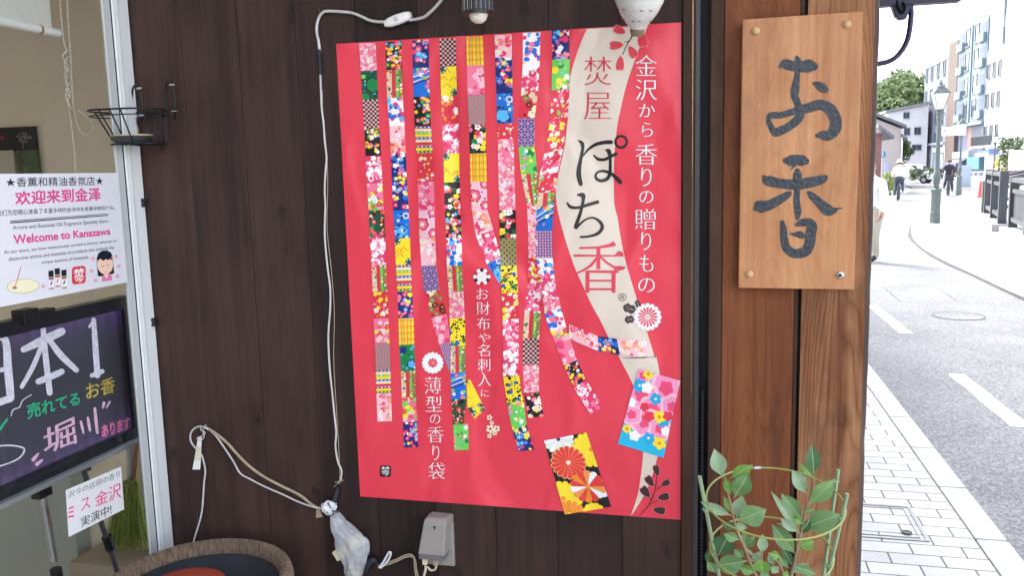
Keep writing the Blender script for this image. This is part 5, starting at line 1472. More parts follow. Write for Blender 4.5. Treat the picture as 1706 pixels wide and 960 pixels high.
dp = gd(347, 943, cz-.030); rd_ = .46*rx_
MB().lathe([(0,-.028),(rd_*.86,-.030),(rd_*.97,-.034),(rd_,-.040),(rd_*.96,-.047),(0,-.0475)], Vector((dp.x, dp.y-rd_, cz)), 48).build('red_disc', mat('orange_red_plastic', (.40,.06,.03), .4, 0, .12, 14), wk, smooth=True)
stl = thing('stool', 'wooden stool carrying the wicker basket beside the shop window', 'stool', (pc0.x, 1.47, 0))
MB().lathe([(0,.405),(.15,.405),(.155,.41),(.155,.435),(.15,.44),(0,.44)], c, 36).build('stool_top', M['stool'], stl)
for k in range(4):
    q = math.pi/4+k*math.pi/2
    MB().tube([(c.x+.10*math.cos(q), c.y+.10*math.sin(q), .404), (c.x+.13*math.cos(q), c.y+.13*math.sin(q), .001)], .014, 10).build('leg', M['stool'], stl)

# ================================================================== RING-TRAINED PLANT
YP = 1.40
pz = lambda u, v: (1130+u/3.69, 700+v/3.69)
cen = at(*pz(590,500), YP)
pl = thing('potted_plant', 'green leafy plant trained in a three stake ring support before the corner post', 'plant', (cen.x, YP, .40))
GS = mat('green_stake', (.22,.31,.17), .45, 0, .15, 60); GR = mat('yellow_green_ring', (.30,.32,.09), .45, 0, .1, 40)
R1 = (at(*pz(1020,460), YP).x-at(*pz(165,460), YP).x)/2
def ringpts(c, r, tilt, n=48):
    return [c+Vector((r*math.cos(q), r*math.sin(q), r*math.sin(q)*tilt+0)) for q in [2*math.pi*i/n for i in range(n)]]
c1 = Vector((cen.x, YP, cen.z))
MB().tube(ringpts(c1, R1, .16), .0016, 6, closed=True).build('support_ring', GR, pl, smooth=True)
p_l = at(*pz(195,700), YP); p_r = at(*pz(955,780), YP); R2 = (p_r.x-p_l.x)/2
c2 = Vector(((p_l.x+p_r.x)/2, YP, at(*pz(570,800), YP).z))
MB().tube(ringpts(c2, R2, .16), .0016, 6, closed=True).build('support_ring', GR, pl, smooth=True)
MB().tube([c1+Vector((R1*math.cos(q), R1*math.sin(q), R1*math.sin(q)*.16)) for q in (1.72,1.77,1.82)], .0023, 6).build('ring_joint', mat('clear_joint', (.62,.62,.70), .2), pl)
def stake(u0,v0,u1,v1,dy0,dy1):
    a = at(*pz(u0,v0), YP+dy0); b = at(*pz(u1,v1), YP+dy1); d = (b-a); 
    b2 = a+d*((a.z-.56)/-d.z)
    return MB().tube([a, b2], .0034, 8).build('stake', GS, pl, smooth=True), a, d
stake(130,345,250,960,-.02,-.01); stake(983,305,893,960,.065,.06); stake(1038,455,920,960,-.04,-.03)
for u,v,dy in ((170,553,-.02),(967,378,.06),(998,612,-.04),(219,828,-.015),(918,740,.06),(925,900,-.03)):
    p = at(*pz(u,v), YP+dy); cl = MB(); cl.lathe([(.0048,-.003),(.0052,0),(.0048,.003)], p, 8); cl.tube([p+Vector((-.006,0,.001)), p+Vector((.006,-.002,0))], .0018, 5); cl.build('ring_clip', GS, pl)
SM = mat('plant_stem', (.28,.20,.12), .6, 0, .25, 60)
def stem(L, dy, r0, r1):
    P = cr_spline([at(*pz(u,v), YP+d) for u,v,d in L], 5); n = len(P)
    MB().tube(P, [r0+(r1-r0)*i/(n-1) for i in range(n)], 7).build('stem', SM, pl, smooth=True)
stem([(620,1350,0),(560,1100,-.01),(462,930,-.03),(410,790,-.03),(360,675,-.03),(335,580,-.02),(312,480,-.02),(290,400,-.02)], 0, .0035, .0016)
stem([(640,1350,0),(670,1080,.01),(700,940,.02),(735,780,.02),(765,650,.02),(790,545,.02),(820,430,.02),(834,362,.02)], 0, .0035, .0016)
stem([(628,1350,0),(560,1050,-.03),(515,900,-.05),(516,815,-.05)], 0, .0028, .0012)
stem([(632,1350,0),(650,1080,-.02),(640,930,-.03),(590,850,-.03),(560,820,-.03)], 0, .0028, .0011)
def leafmat(name, a, b2):
    mt, nt, b = newmat(name); L = nt.links
    tc = N(nt, 'ShaderNodeTexCoord'); n_ = N(nt, 'ShaderNodeTexNoise', i_Scale=28.0, i_Detail=4.0); L.new(tc.outputs['Object'], n_.inputs['Vector'])
    geo = N(nt, 'ShaderNodeNewGeometry')
    s = math_(nt, 'ADD', math_(nt, 'MULTIPLY', n_.outputs[0], .7), math_(nt, 'MULTIPLY', geo.outputs['Random Per Island'], .3))
    r_ = ramp(nt, [(.3, a), (.75, b2)]); L.new(s, r_.inputs[0]); L.new(r_.outputs[0], b.inputs['Base Color'])
    b.inputs['Roughness'].default_value = .32; b.inputs['Specular IOR Level'].default_value = .5
    tl_ = N(nt, 'ShaderNodeBsdfTranslucent'); L.new(r_.outputs[0], tl_.inputs[0]); mx = N(nt, 'ShaderNodeMixShader'); mx.inputs[0].default_value = .25
    L.new(b.outputs[0], mx.inputs[1]); L.new(tl_.outputs[0], mx.inputs[2]); L.new(mx.outputs[0], nt.nodes['Material Output'].inputs[0])
    return mt
LM = [leafmat('leaf_mid_green', (.085,.18,.06), (.19,.34,.13)), leafmat('leaf_pale_green', (.21,.32,.18), (.33,.46,.29)), leafmat('leaf_dark_green', (.04,.11,.045), (.09,.20,.08)), leafmat('leaf_bright_green', (.09,.22,.03), (.20,.38,.07))]
def leaf(u0,v0,u1,v1,wpx,tone,dy,cup=.25,face=0.0,bend=.06):
    a = at(*pz(u0,v0), YP+dy); b = at(*pz(u1,v1), YP+dy-face*.03)
    ax = b-a; a = a-ax*.03; b = b+ax*.06; ax = b-a; l = ax.length; ax.normalize(); w_ = wpx/3.69/FPX*YP*1.24
    nrm = Vector((0,-1,.25)); nrm = (nrm-ax*nrm.dot(ax)).normalized(); sd_ = ax.cross(nrm).normalized()
    mb = MB(); n = 10; V = []
    ang = random.uniform(-.2,.2); rot = Matrix.Rotation(ang, 3, ax); nrm = rot@nrm; sd_ = rot@sd_
    for i in range(n+1):
        t = i/n; t2 = max(0, (t-.07)/.93)
        h = w_/2*(math.sin(math.pi*t2**.95)**1.1*1.02 if 0 < t2 < 1 else 0); h = max(h, .0009 if t < .98 else .0002)
        cpt = a+ax*(l*t)+nrm*(bend*l*math.sin(math.pi*t))+Vector((0,0,-.05*l*t*t))
        rb_ = min(.0007, h*.5)/h
        for s, k in ((-1,1.05),(-.55,.45),(-rb_,.0),(rb_,.0),(.55,.45),(1,1.05)):
            V.append(cpt+sd_*(h*s)+nrm*(cup*h*(k)+.0016*noise.noise((i*.7,s*2,u0*.1))))
    F = [(i*6+k,i*6+k+1,(i+1)*6+k+1,(i+1)*6+k) for i in range(n) for k in range(5)]
    mb.add(V, F); mb.m = [1 if k == 2 else 0 for i in range(n) for k in range(5)]
    return mb.build('leaf', [LM[tone], MIDRIB], pl, smooth=True)
MIDRIB = mat('leaf_midrib', (.26,.34,.14), .5, 0, .1, 40)
random.seed(9)
for q in ((272,352,224,178,80,1,-.02),(322,358,452,274,62,3,-.025),(285,352,320,448,46,3,-.02),(345,478,428,322,95,0,-.03),(328,590,148,498,52,1,-.02),(358,605,392,465,76,1,-.015),(368,620,532,545,112,0,-.04),(400,660,416,795,40,0,-.02),(245,835,310,695,110,2,-.01),(375,738,284,700,52,0,-.04),(420,868,234,888,100,0,-.045),(405,845,345,798,48,0,-.03),(515,820,518,704,52,1,-.05),(178,890,200,780,40,2,0),(555,820,628,838,44,3,-.04),(680,915,620,838,34,0,-.03),(518,945,510,858,92,3,-.06),(480,850,420,785,14,1,-.03),
          (832,335,820,148,70,2,.0),(787,455,702,306,72,1,.01),(808,522,956,360,82,0,-.01),(832,360,744,262,40,3,.015),(757,612,640,450,84,0,.01),(742,695,578,438,40,1,.0),(772,572,832,548,30,0,.0),(772,665,990,575,112,0,.03),(718,825,582,642,84,0,.02),(738,778,834,745,66,3,-.01),(735,692,634,604,50,1,-.01),(715,905,842,942,48,0,-.02),(612,640,715,655,34,1,.03),(640,945,680,960,40,3,-.04),(560,960,505,925,60,0,-.05),
          (330,575,282,470,40,3,.01),(415,790,470,715,46,0,-.02),(440,880,520,800,40,1,.0),(355,665,270,640,44,2,.01),(705,900,640,780,46,2,.02),(748,700,810,610,50,2,.02),(805,480,868,420,42,3,.01),(300,440,352,380,34,3,-.01),(470,940,380,905,50,3,-.05),(700,940,790,880,54,1,.0),(590,900,560,820,40,1,-.02),(230,940,180,870,46,0,-.02),(620,940,575,900,44,1,-.05),(765,640,700,600,40,3,.0),(345,640,420,660,40,1,-.03)):
    leaf(*q)
pot = MB().lathe([(.075,.40),(.085,.41),(.112,.60),(.118,.60),(.118,.62),(.108,.62),(.104,.585),(0,.585)], (cen.x, YP, 0), 40)
pot.build('pot', mat('terracotta_pot', (.28,.12,.065), .8, 0, .12, 12), pl, smooth=True)
MB().lathe([(0,.592),(.1035,.588)], (cen.x, YP, 0), 24).build('soil', mat('dark_soil', (.03,.022,.016), .95, 0, .4, 60), pl)
ps = thing('plant_stand', 'plain wooden plant stand under the ring trained plant', 'stand', (cen.x, YP, 0))
MB().bb(cen.x-.13,cen.x+.13,YP-.13,YP+.13,.372,.399).build('stand_top', M['stool'], ps, bevel=.004)
for sx in (-1,1):
    for sy in (-1,1): MB().bb(cen.x+sx*.115-.014,cen.x+sx*.115+.014,YP+sy*.115-.014,YP+sy*.115+.014,0.001,.371).build('leg', M['stool'], ps)

# wrought-iron lantern bracket under the fascia
YI = FY+.02
ib = thing('iron_bracket', 'dark purple iron ring bracket hanging under the eaves fascia beside the post', 'bracket', tuple(at(1490, 10, YI)))
q = [(1468,105),(1480,102),(1492,95),(1503,83),(1511,68),(1515,52),(1517,36),(1518,22),(1516,6),(1510,-6),(1498,-12)]
IM = mat('purple_black_iron', (.035,.032,.075), .4, .3, .2, 40)
hb = [(1458,106),(1444,103),(1430,94),(1420,80),(1414,62),(1413,40),(1418,18),(1430,2)]
MB().tube(cr_spline([at(a,b,YI) for a,b in hb[::-1]+q], 5), .0078, 10).build('ring_bar', IM, ib, smooth=True)
MB().prism([at(a,b,YI-.012) for a,b in ((1484,2),(1492,26),(1500,32),(1511,30),(1517,12),(1519,-8),(1484,-8))], (0,.03,0)).build('bracket_block', IM, ib, bevel=.003)
MB().tube(cr_spline([at(a,b,YI-.02) for a,b in ((1496,0),(1497,10),(1504,20),(1509,12),(1504,2))], 5), .0045, 8).build('scroll', M['iron'], ib, smooth=True)
# ================================================================== STREET FURNITURE
LPM = mat('grey_green_paint', (.085,.105,.105), .5, .2, .12, 12)
LGL = mat('milky_lantern_glass', (.72,.74,.72), .3, 0, .03, 6)
def street_lamp(loc, label, body=LPM, k=.9):
    t = thing('street_lamp', label, 'street lamp', loc, 'lantern lamps along the footway')
    L = Vector(loc)
    b = MB(); b.lathe([(.155,0),(.155,.30),(.14,.33),(.14,.88),(.16,.90),(.16,.96),(.12,.98)], L, 8); b.build('plinth', body, t)
    MB().lathe([(.075,.97),(.075,1.12),(.10,1.15),(.10,1.19),(.115,1.3),(.10,1.42),(.075,1.46),(.07,1.9),(.06,2.4),(.055,2.88)], L, 14).build('pole', body, t, smooth=True)
    s = MB(); s.lathe([(.06,2.88),(.085,2.9),(.085,3.12),(.05,3.14)], L, 10)
    s.tube([L+Vector((-.16,0,3.0)), L+Vector((-.12,0,3.10)), L+Vector((-.04,0,2.95))], .014, 6).tube([L+Vector((.16,0,3.0)), L+Vector((.12,0,3.10)), L+Vector((.04,0,2.95))], .014, 6)
    s.build('socket', body, t)
    sq = lambda r, z: [L+Vector((x*r, y*r, z)) for x, y in ((-1,-1),(1,-1),(1,1),(-1,1))]
    g = MB(); lo, hi = sq(.085,3.15), sq(.215,3.60)
    g.add(lo+hi, [(3,2,1,0),(4,5,6,7)]+[(i,(i+1)%4,4+(i+1)%4,4+i) for i in range(4)])
    gl = g.build('lantern_glass', LGL, t)
    fr_ = MB()
    for i in range(4): fr_.tube([lo[i], hi[i]], .014, 5); fr_.tube([hi[i], hi[(i+1)%4]], .02, 5); fr_.tube([lo[i], lo[(i+1)%4]], .016, 5)
    fr_.build('lantern_frame', body, t)
    cp_ = MB(); c0, c1_ = sq(.225,3.61), sq(.11,3.75)
    cp_.add(c0+c1_, [(3,2,1,0),(4,5,6,7)]+[(i,(i+1)%4,4+(i+1)%4,4+i) for i in range(4)])
    cp_.lathe([(.12,3.75),(.12,3.79),(.07,3.82),(.06,3.88),(.025,3.9),(.03,3.94),(0,3.98)], L, 10)
    cp_.build('lantern_cap', body, t)
    for ch in t.children: ch.data.transform(Matrix.Diagonal((k*.92, k*.92, k, 1)))
    return t
g1 = gd(1557, 375)
street_lamp((g1.x, g1.y, SZ-.004), 'nearest grey green street lamp with a white street sign on its pole')
g2 = gd(1597, 327)
street_lamp((g2.x, g2.y, SZ-.004), 'second street lamp, behind the dark cyclist and by the blue grey cabinet')
g3 = at(1655, 300, 66).x
street_lamp((g3, 66, SZ-.004), 'farthest street lamp, above the bridge railing near the white building')
sgn = thing('street_sign', 'white guide sign with an arrow fixed to the nearest street lamp', 'sign', (g1.x+.45, g1.y-.02, 2.5))
a = at(1569,212,g1.y-.03); b = at(1609,223,g1.y-.03)
MB().bb(a.x,b.x,g1.y-.05,g1.y-.02,b.z-.03,a.z).build('sign_panel', mat('white_sign', (.72,.73,.72), .5, 0, .02, 4), sgn, bevel=.004)
MB().bb(g1.x,a.x,g1.y-.045,g1.y-.03,a.z-.05,a.z-.03).bb(g1.x,a.x,g1.y-.045,g1.y-.03,b.z-.0,b.z+.02).build('sign_bracket', LPM, sgn)
ar = MB(); fs = lambda px, py: at(px, py, g1.y-.052)
poly(ar, [(1571.5,217.5),(1574,215.5),(1574,216.8),(1577,216.8),(1577,218.4),(1574,218.4),(1574,219.6)], fs)
ar.build('arrow', mat('grey_sign_ink', (.12,.13,.16), .6), sgn)

# bridge railing of dark weathered wood
RW = wood('weathered_railing_wood', [(.3,(.025,.027,.032)),(.6,(.05,.053,.06)),(.8,(.085,.088,.097))], along=2, knots=False, scale=.4)
CP = M['concrete']; STN = mat('grey_stone', (.20,.20,.20), .85, 0, .2, 5)
def railing(label, A_, B_, n, solid, h=1.05, arch=0.0, plinth=True, name='bridge_railing', cat='railing', z0=SZ):
    A_, B_ = Vector((*A_, 0)), Vector((*B_, 0)); d = B_-A_; L = d.length; d.normalize(); nn = Vector((-d.y, d.x, 0))
    t = thing(name, label, cat, (A_.x, A_.y, z0), 'wooden bridge railings over the stream')
    hz = lambda s: arch*4*(s/L)*(1-s/L)
    rt = Matrix((d, nn, Vector((0,0,1)))).transposed()
    base = .16 if plinth else 0
    if plinth:
        c = (A_+B_)/2; MB().box(c+Vector((0,0,z0+base/2-.003)), (L+.5,.42,base), rt).build('stone_plinth', STN, t, bevel=.02)
    for k in range(n+1):
        s = L*k/n; p = A_+d*s
        MB().box(p+Vector((0,0,z0+base+hz(s)+h/2)), (.17,.17,h), rt).build('post', RW, t, bevel=.012)
    for zz_, th, w_ in ((h-.12,.09,.15),(h-.34,.08,.10),(.12,.09,.10)):
        P = [A_+d*(L*k/16)+Vector((0,0,z0+base+zz_+hz(L*k/16))) for k in range(17)]
        mb = MB(); V = []
        for p in P: V += [p+nn*w_/2, p-nn*w_/2, p-nn*w_/2+Vector((0,0,th)), p+nn*w_/2+Vector((0,0,th))]
        mb.add(V, [(i*4+k,(i+1)*4+k,(i+1)*4+(k+1)%4,i*4+(k+1)%4) for i in range(16) for k in range(4)]+[(0,1,2,3),(67,66,65,64)])
        mb.build('rail', RW, t)
    if solid:
        mb = MB(); s = .12
        while s < L-.1:
            p = A_+d*s; mb.box(p+Vector((0,0,z0+base+hz(s)+(h-.34+.12)/2+.04)), (.10,.025,h-.34-.13), rt); s += .125
        mb.build('vertical_boards', RW, t)
    return t
railing('near weathered grey bridge railing with boarded panels on a stone plinth', (4.6,11.2), (6.02,19.3), 4, True)
railing('short open section of grey bridge railing on a curved plinth behind the boarded one', (6.15,20.4), (7.05,24.6), 2, False, 1.15)
railing('arched grey bridge railing crossing the stream, lower of the two arches', (at(1642,320,25.2).x,25.2), (19,24.4), 8, False, 1.0, .75, False)
railing('farther arched grey bridge railing behind the lower arch', (at(1646,310,29.5).x,29.5), (20,28.8), 8, False, 1.0, .85, False)
MB().bb(6.9,20,24.4,29.4,-.1,SZ+.02).build('bridge_deck', M['concrete'])
struct(bpy.data.objects['bridge_deck'])

# cone, cabinet, round road sign, guard fence
gc = gd(1633, 331)
cn = thing('traffic_cone', 'red traffic cone standing on the footway beyond the bridge railing', 'cone', (gc.x, gc.y, SZ-.004))
L0 = Vector(cn.location)
CM = mat('red_cone', (.55,.045,.04), .45, 0, .08, 10)
MB().lathe([(.145,.03),(.13,.06),(.035,.70),(.02,.71),(0,.71)], L0, 20).build('cone_body', CM, cn, smooth=True)
MB().box(L0+Vector((0,0,.016)), (.38,.38,.03)).build('cone_base', mat('black_cone_base', (.06,.03,.03), .7), cn, bevel=.01)
MB().lathe([(.105,.22),(.087,.32)], L0, 20).build('reflective_band', M['white'], cn, smooth=True)
gb = gd(1606, 314)
cb2 = thing('utility_cabinet', 'blue grey utility cabinet on the footway beside the second lamp', 'cabinet', (gb.x, gb.y, SZ-.004))
L0 = Vector(cb2.location)
MB().box(L0+Vector((0,0,.70)), (.60,.45,1.24)).build('cabinet_body', mat('blue_grey_paint', (.26,.31,.40), .5, 0, .05, 4), cb2, bevel=.02)
MB().box(L0+Vector((0,0,.04)), (.64,.5,.08)).build('cabinet_base', CP, cb2)
MB().box(L0+Vector((0,-.232,.72)), (.50,.012,1.1)).build('cabinet_door', mat('blue_grey_door', (.30,.35,.44), .5), cb2, bevel=.004)
sr = thing('road_sign', 'round blue road sign on a thin pole beside the left houses', 'sign', (at(1470,257,57).x, 57, 0))
zc = at(1470,257,57).z; xs_ = at(1470,257,57).x
MB().tube([(xs_,57.05,0),(xs_,57.05,zc+.3)], .04, 8).build('sign_pole', M['alu2'], sr)
MB().lathe([(0,0),(.21,0),(.21,.03),(0,.03)], (xs_,57,zc), 24, 0, Matrix.Rotation(R(90),3,'X')).build('sign_disc', mat('sign_blue', (.05,.17,.36), .4), sr)
MB().bb(xs_-.02,xs_+.02,56.955,56.965,zc-.13,zc+.06).add([(xs_-.07,56.96,zc+.05),(xs_+.07,56.96,zc+.05),(xs_,56.96,zc+.15)],[(0,1,2)]).build('white_arrow', M['white'], sr)
def guard(label, A_, B_, n):
    A_, B_ = Vector((*A_,0)), Vector((*B_,0)); d = B_-A_
    t = thing('guard_fence', label, 'fence', (A_.x,A_.y,0), 'white pipe guard fences')
    WP = mat('white_pipe', (.62,.65,.68), .4)
    for k in range(n+1): p = A_+d*k/n; MB().tube([p, p+Vector((0,0,.95))], .04, 8).build('post', WP, t)
    for z in (.35,.62,.9): MB().tube([A_+Vector((0,0,z)), B_+Vector((0,0,z))], .03, 8).build('rail', WP, t)
guard('white pipe guard fence across the far bend, left of the dark cyclist', (gd(1528,302).x+.4,70), (at(1572,300,68).x,68), 5)
guard('white pipe guard fence before the blue fronted shop', (at(1613,300,60).x,60), (at(1664,300,58).x,58), 6)

# ================================================================== PEOPLE
def figure(name, label, J, E_, mats, regions, parent_loc, hair=None, subdiv=2, extra=None, head=None):
    """J: joint -> (pos, radius); regions: list of (segment a,b, material index)"""
    t = thing(name, label, 'person', parent_loc)
    names = list(J); me = bpy.data.meshes.new('body'); L0 = Vector(parent_loc)
    me.from_pydata([tuple(Vector(J[n][0])) for n in names], [(names.index(a), names.index(b)) for a, b in E_], [])
    o = bpy.data.objects.new('body', me); COL.objects.link(o)
    md = o.modifiers.new('s', 'SKIN'); md.use_smooth_shade = True
    sv_ = me.skin_vertices[0].data
    for i, n in enumerate(names):
        r = J[n][1]; sv_[i].radius = r if isinstance(r, tuple) else (r, r); sv_[i].use_root = (n == 'pelvis')
    sd = o.modifiers.new('d', 'SUBSURF'); sd.levels = subdiv; sd.render_levels = subdiv
    dg = bpy.context.evaluated_depsgraph_get(); dg.update()
    m2 = bpy.data.meshes.new_from_object(o.evaluated_get(dg))
    o.modifiers.clear(); o.data = m2; m2.name = 'body'; bpy.data.meshes.remove(me)
    m2.materials.clear()
    for q in mats: m2.materials.append(q)
    def dseg(p, a, b):
        a, b = Vector(J[a][0]), Vector(J[b][0]); d = b-a; u = max(0, min(1, (p-a).dot(d)/max(d.length_squared,1e-9))); return (p-a-d*u).length
    for f in m2.polygons:
        c = f.center; best = min(regions, key=lambda g: dseg(c, g[0], g[1])/ (g[3] if len(g) > 3 else 1)); f.material_index = best[2]; f.use_smooth = True
    for v_ in m2.vertices: v_.co -= L0
    o.parent = t
    return t, o
SKIN_ = mat('skin', (.45,.27,.20), .6, 0, .06, 30)
HAIRD = mat('dark_hair', (.03,.025,.022), .6, 0, .3, 60); HAIRG = mat('grey_hair', (.13,.12,.115), .7, 0, .35, 60)
WSH = mat('white_shirt', (.78,.79,.80), .8, 0, .04, 8, .25, 14); KHK = mat('khaki_trousers', (.42,.40,.32), .85, 0, .08, 10, .3, 20)
SHOE = mat('dark_shoe', (.03,.03,.035), .5)
def humanoid(P, dirx, diry, pose):
    """frame: f forward, s to the figure's left, up z; P at ground"""
    f = Vector((dirx, diry, 0)).normalized(); s = Vector((-f.y, f.x, 0)); P = Vector(P)
    return {k: ((P+f*v[0]+s*v[1]+Vector((0,0,v[2]))), v[3]) for k, v in pose.items()}
EDG = [('pelvis','waist'),('waist','chest'),('chest','neck'),('neck','head0'),('head0','head1'),('chest','shL'),('shL','elL'),('elL','wrL'),('wrL','haL'),('chest','shR'),('shR','elR'),('elR','wrR'),('wrR','haR'),('pelvis','hpL'),('hpL','knL'),('knL','anL'),('anL','toL'),('pelvis','hpR'),('hpR','knR'),('knR','anR'),('anR','toR')]
REG = [('pelvis','waist',1),('waist','chest',0,1.3),('chest','neck',0,1.0),('neck','head0',2,.8),('head0','head1',2,1.3),('chest','shL',0),('shL','elL',0),('elL','wrL',0),('wrL','haL',2),('chest','shR',0),('shR','elR',0),('elR','wrR',0),('wrR','haR',2),('pelvis','hpL',1),('hpL','knL',1),('knL','anL',1,1.25),('anL','toL',3),('pelvis','hpR',1),('hpR','knR',1),('knR','anR',1,1.25),('anR','toR',3)]
def add_face(t, hc, f, r, hairm, cap=None, hairlow=.1):
    """eyes, nose, ears, mouth, hair for a head centred at hc facing f"""
    f = Vector(f).normalized(); s = Vector((-f.y, f.x, 0)); u = Vector((0,0,1))
    ns_ = MB(); ns_.add([hc+f*r*.93+u*r*.18, hc+f*r*1.02+s*r*.17-u*r*.28, hc+f*r*1.02-s*r*.17-u*r*.28, hc+f*r*1.28-u*r*.22], [(0,1,3),(0,3,2),(1,2,3)]); ns_.build('nose', SKIN_, t)
    for q in (-1, 1):
        MB().lathe([(0,-.012),(.011,0),(0,.012)], hc+f*r*.93+s*q*r*.36+u*r*.08, 8).build('eye', M['black'], t)
        MB().lathe([(0,-.035),(.016,-.02),(.02,0),(.018,.022),(0,.034)], hc+s*q*r*.96-u*r*.05-f*r*.05, 8).build('ear', SKIN_, t, smooth=True)
    MB().box(hc+f*r*.97-u*r*.52, (.045 if abs(f.y)>.7 else .012, .012 if abs(f.y)>.7 else .045, .010)).build('mouth', mat('lips', (.35,.14,.12), .6), t)
    hm = MB(); V = []; nu, nv = 20, 9
    for j in range(nv+1):
        th = math.pi*.60*j/nv
        for i in range(nu):
            ph = 2*math.pi*i/nu; d = f*math.cos(ph)*math.sin(th)+s*math.sin(ph)*math.sin(th)+u*math.cos(th)*1.12
            fr_ = math.cos(ph)
            k = 1.10 if not (fr_ > .45 and th > 1.15) else .86
            V.append(hc+u*r*.12+d*r*k*(1+.03*noise.noise((i*.9,j*1.1,hc.x))))
    hm.add(V, [(j*nu+i,j*nu+(i+1)%nu,(j+1)*nu+(i+1)%nu,(j+1)*nu+i) for j in range(nv) for i in range(nu)])
    hm.build('hair', hairm, t, smooth=True)
    if cap:
        MB().lathe([(r*1.75,0),(r*1.7,.012),(r*1.14,.03),(r*1.08,.10),(r*.7,.145),(0,.155)], hc+u*r*.42, 20).build('hat', cap, t, smooth=True)
def hand(t, wr, ha, thumb, m_):
    d = (ha-wr).normalized(); s = d.cross(Vector(thumb)).normalized(); th = Vector(thumb).normalized()
    pc_ = wr+d*.085
    for i, (o_, l) in enumerate(((-.030,.070),(-.010,.080),(.010,.076),(.030,.060))):
        a = pc_+th*(-o_*1.0); MB().tube(cr_spline([a, a+d*l*.5+s*.008, a+d*l*.85+s*.026, a+d*l+s*.042], 3), [.0095]*7+[.0095,.008,.006], 6).build('finger', m_, t, smooth=True)
    a = wr+d*.035+th*.03; MB().tube(cr_spline([a, a+d*.03+th*.022, a+d*.06+th*.022+s*.01], 3), [.012,.011,.0105,.010,.0095,.009,.0075], 6).build('thumb', m_, t, smooth=True)
# man in white walking along the road, half hidden by the post
mp_ = gd(1459, 437, RZ); mp_ = Vector((mp_.x-.05, mp_.y, RZ))
pose = dict(pelvis=(0,0,.88,(.155,.135)),waist=(0,0,1.04,(.165,.14)),chest=(.04,0,1.26,(.185,.14)),neck=(.10,0,1.42,(.062,.062)),head0=(.13,0,1.52,(.088,.095)),head1=(.145,0,1.61,(.085,.09)),
    shL=(.05,.19,1.33,.082),elL=(.06,.26,1.08,.072),wrL=(.10,.26,.86,.050),haL=(.12,.25,.77,.036),shR=(.04,-.19,1.33,.082),elR=(-.06,-.25,1.08,.072),wrR=(-.05,-.26,.86,.050),haR=(-.03,-.25,.77,.036),
    hpL=(.01,.095,.82,.112),knL=(.10,.10,.47,.088),anL=(.05,.10,.11,.072),toL=(.20,.11,.045,.042),hpR=(-.01,-.095,.82,.112),knR=(-.02,-.10,.46,.088),anR=(-.12,-.10,.11,.072),toR=(.04,-.11,.045,.042))
fdir = (-.80,-.60)
Jm = humanoid(mp_, *fdir, pose)
t, o = figure('person', 'person in a white shirt and khaki trousers walking, half hidden behind the cedar post', Jm, EDG, [WSH,KHK,SKIN_,SHOE], REG, tuple(mp_))
add_face(t, (Vector(Jm['head0'][0])+Vector(Jm['head1'][0]))/2, (*fdir,0), .098, HAIRG)
for k in 'LR': hand(t, Vector(Jm['wr'+k][0]), Vector(Jm['ha'+k][0]), (fdir[0],fdir[1],0), SKIN_)

# bicycles and riders
BKM = mat('bicycle_paint', (.05,.055,.07), .4, .4, .1, 10); TY = mat('tyre', (.02,.02,.022), .8)
def bicycle(label, P, f):
    P = Vector(P); f = Vector((*f,0)).normalized(); s = Vector((-f.y,f.x,0)); u = Vector((0,0,1))
    t = thing('bicycle', label, 'bicycle', tuple(P)); q = lambda a,b,c: P+f*a+s*b+u*c
    for a in (-.52,.52):
        ringp = [q(a+.31*math.cos(k*math.pi/16),0,.335+.31*math.sin(k*math.pi/16)) for k in range(32)]
        w_ = MB().tube(ringp, .022, 8, closed=True).build('wheel', TY, t, smooth=True)
        sp_ = MB()
        for k in range(12): sp_.tube([q(a,0,.335), q(a+.30*math.cos(k*math.pi/6),0,.335+.30*math.sin(k*math.pi/6))], .004, 4)
        sp_.build('spokes', M['alu2'], w_)
    fr_ = MB()
    for A_,B_ in (((.40,0,.82),(-.02,0,.30)),((-.02,0,.30),(-.16,0,.80)),((.40,0,.78),(-.12,0,.66)),((-.52,0,.335),(-.02,0,.30)),((-.52,0,.335),(-.14,0,.72)),((.52,.0,.335),(.40,0,.95))): fr_.tube([q(*A_),q(*B_)], .018, 8)
    fr_.build('frame', BKM, t, smooth=True)
    MB().tube(cr_spline([q(.22,.28,1.02),q(.34,.20,1.04),q(.40,0,.98),q(.34,-.20,1.04),q(.22,-.28,1.02)],5), .014, 8).build('handlebar', BKM, t, smooth=True)
    MB().lathe([(0,-.03),(.09,-.02),(.10,.02),(0,.04)], q(-.19,0,.86), 14).build('saddle', M['black'], t, smooth=True)
    MB().tube([q(-.02,.14,.30),q(-.02,-.14,.30)], .014, 6).tube([q(-.02,.14,.30),q(.13,.14,.22),q(.13,.22,.22)], .014, 6).tube([q(-.02,-.14,.30),q(-.17,-.14,.38),q(-.17,-.22,.38)], .014, 6).build('pedals', BKM, t)
    bk_ = MB(); bk_.add([q(.50,.17,.72),q(.50,-.17,.72),q(.74,-.17,.72),q(.74,.17,.72),q(.47,.2,.98),q(.47,-.2,.98),q(.80,-.2,.98),q(.80,.2,.98)], [(3,2,1,0),(0,1,5,4),(1,2,6,5),(2,3,7,6),(3,0,4,7)]); bk_.build('front_basket', BKM, t)
    return t
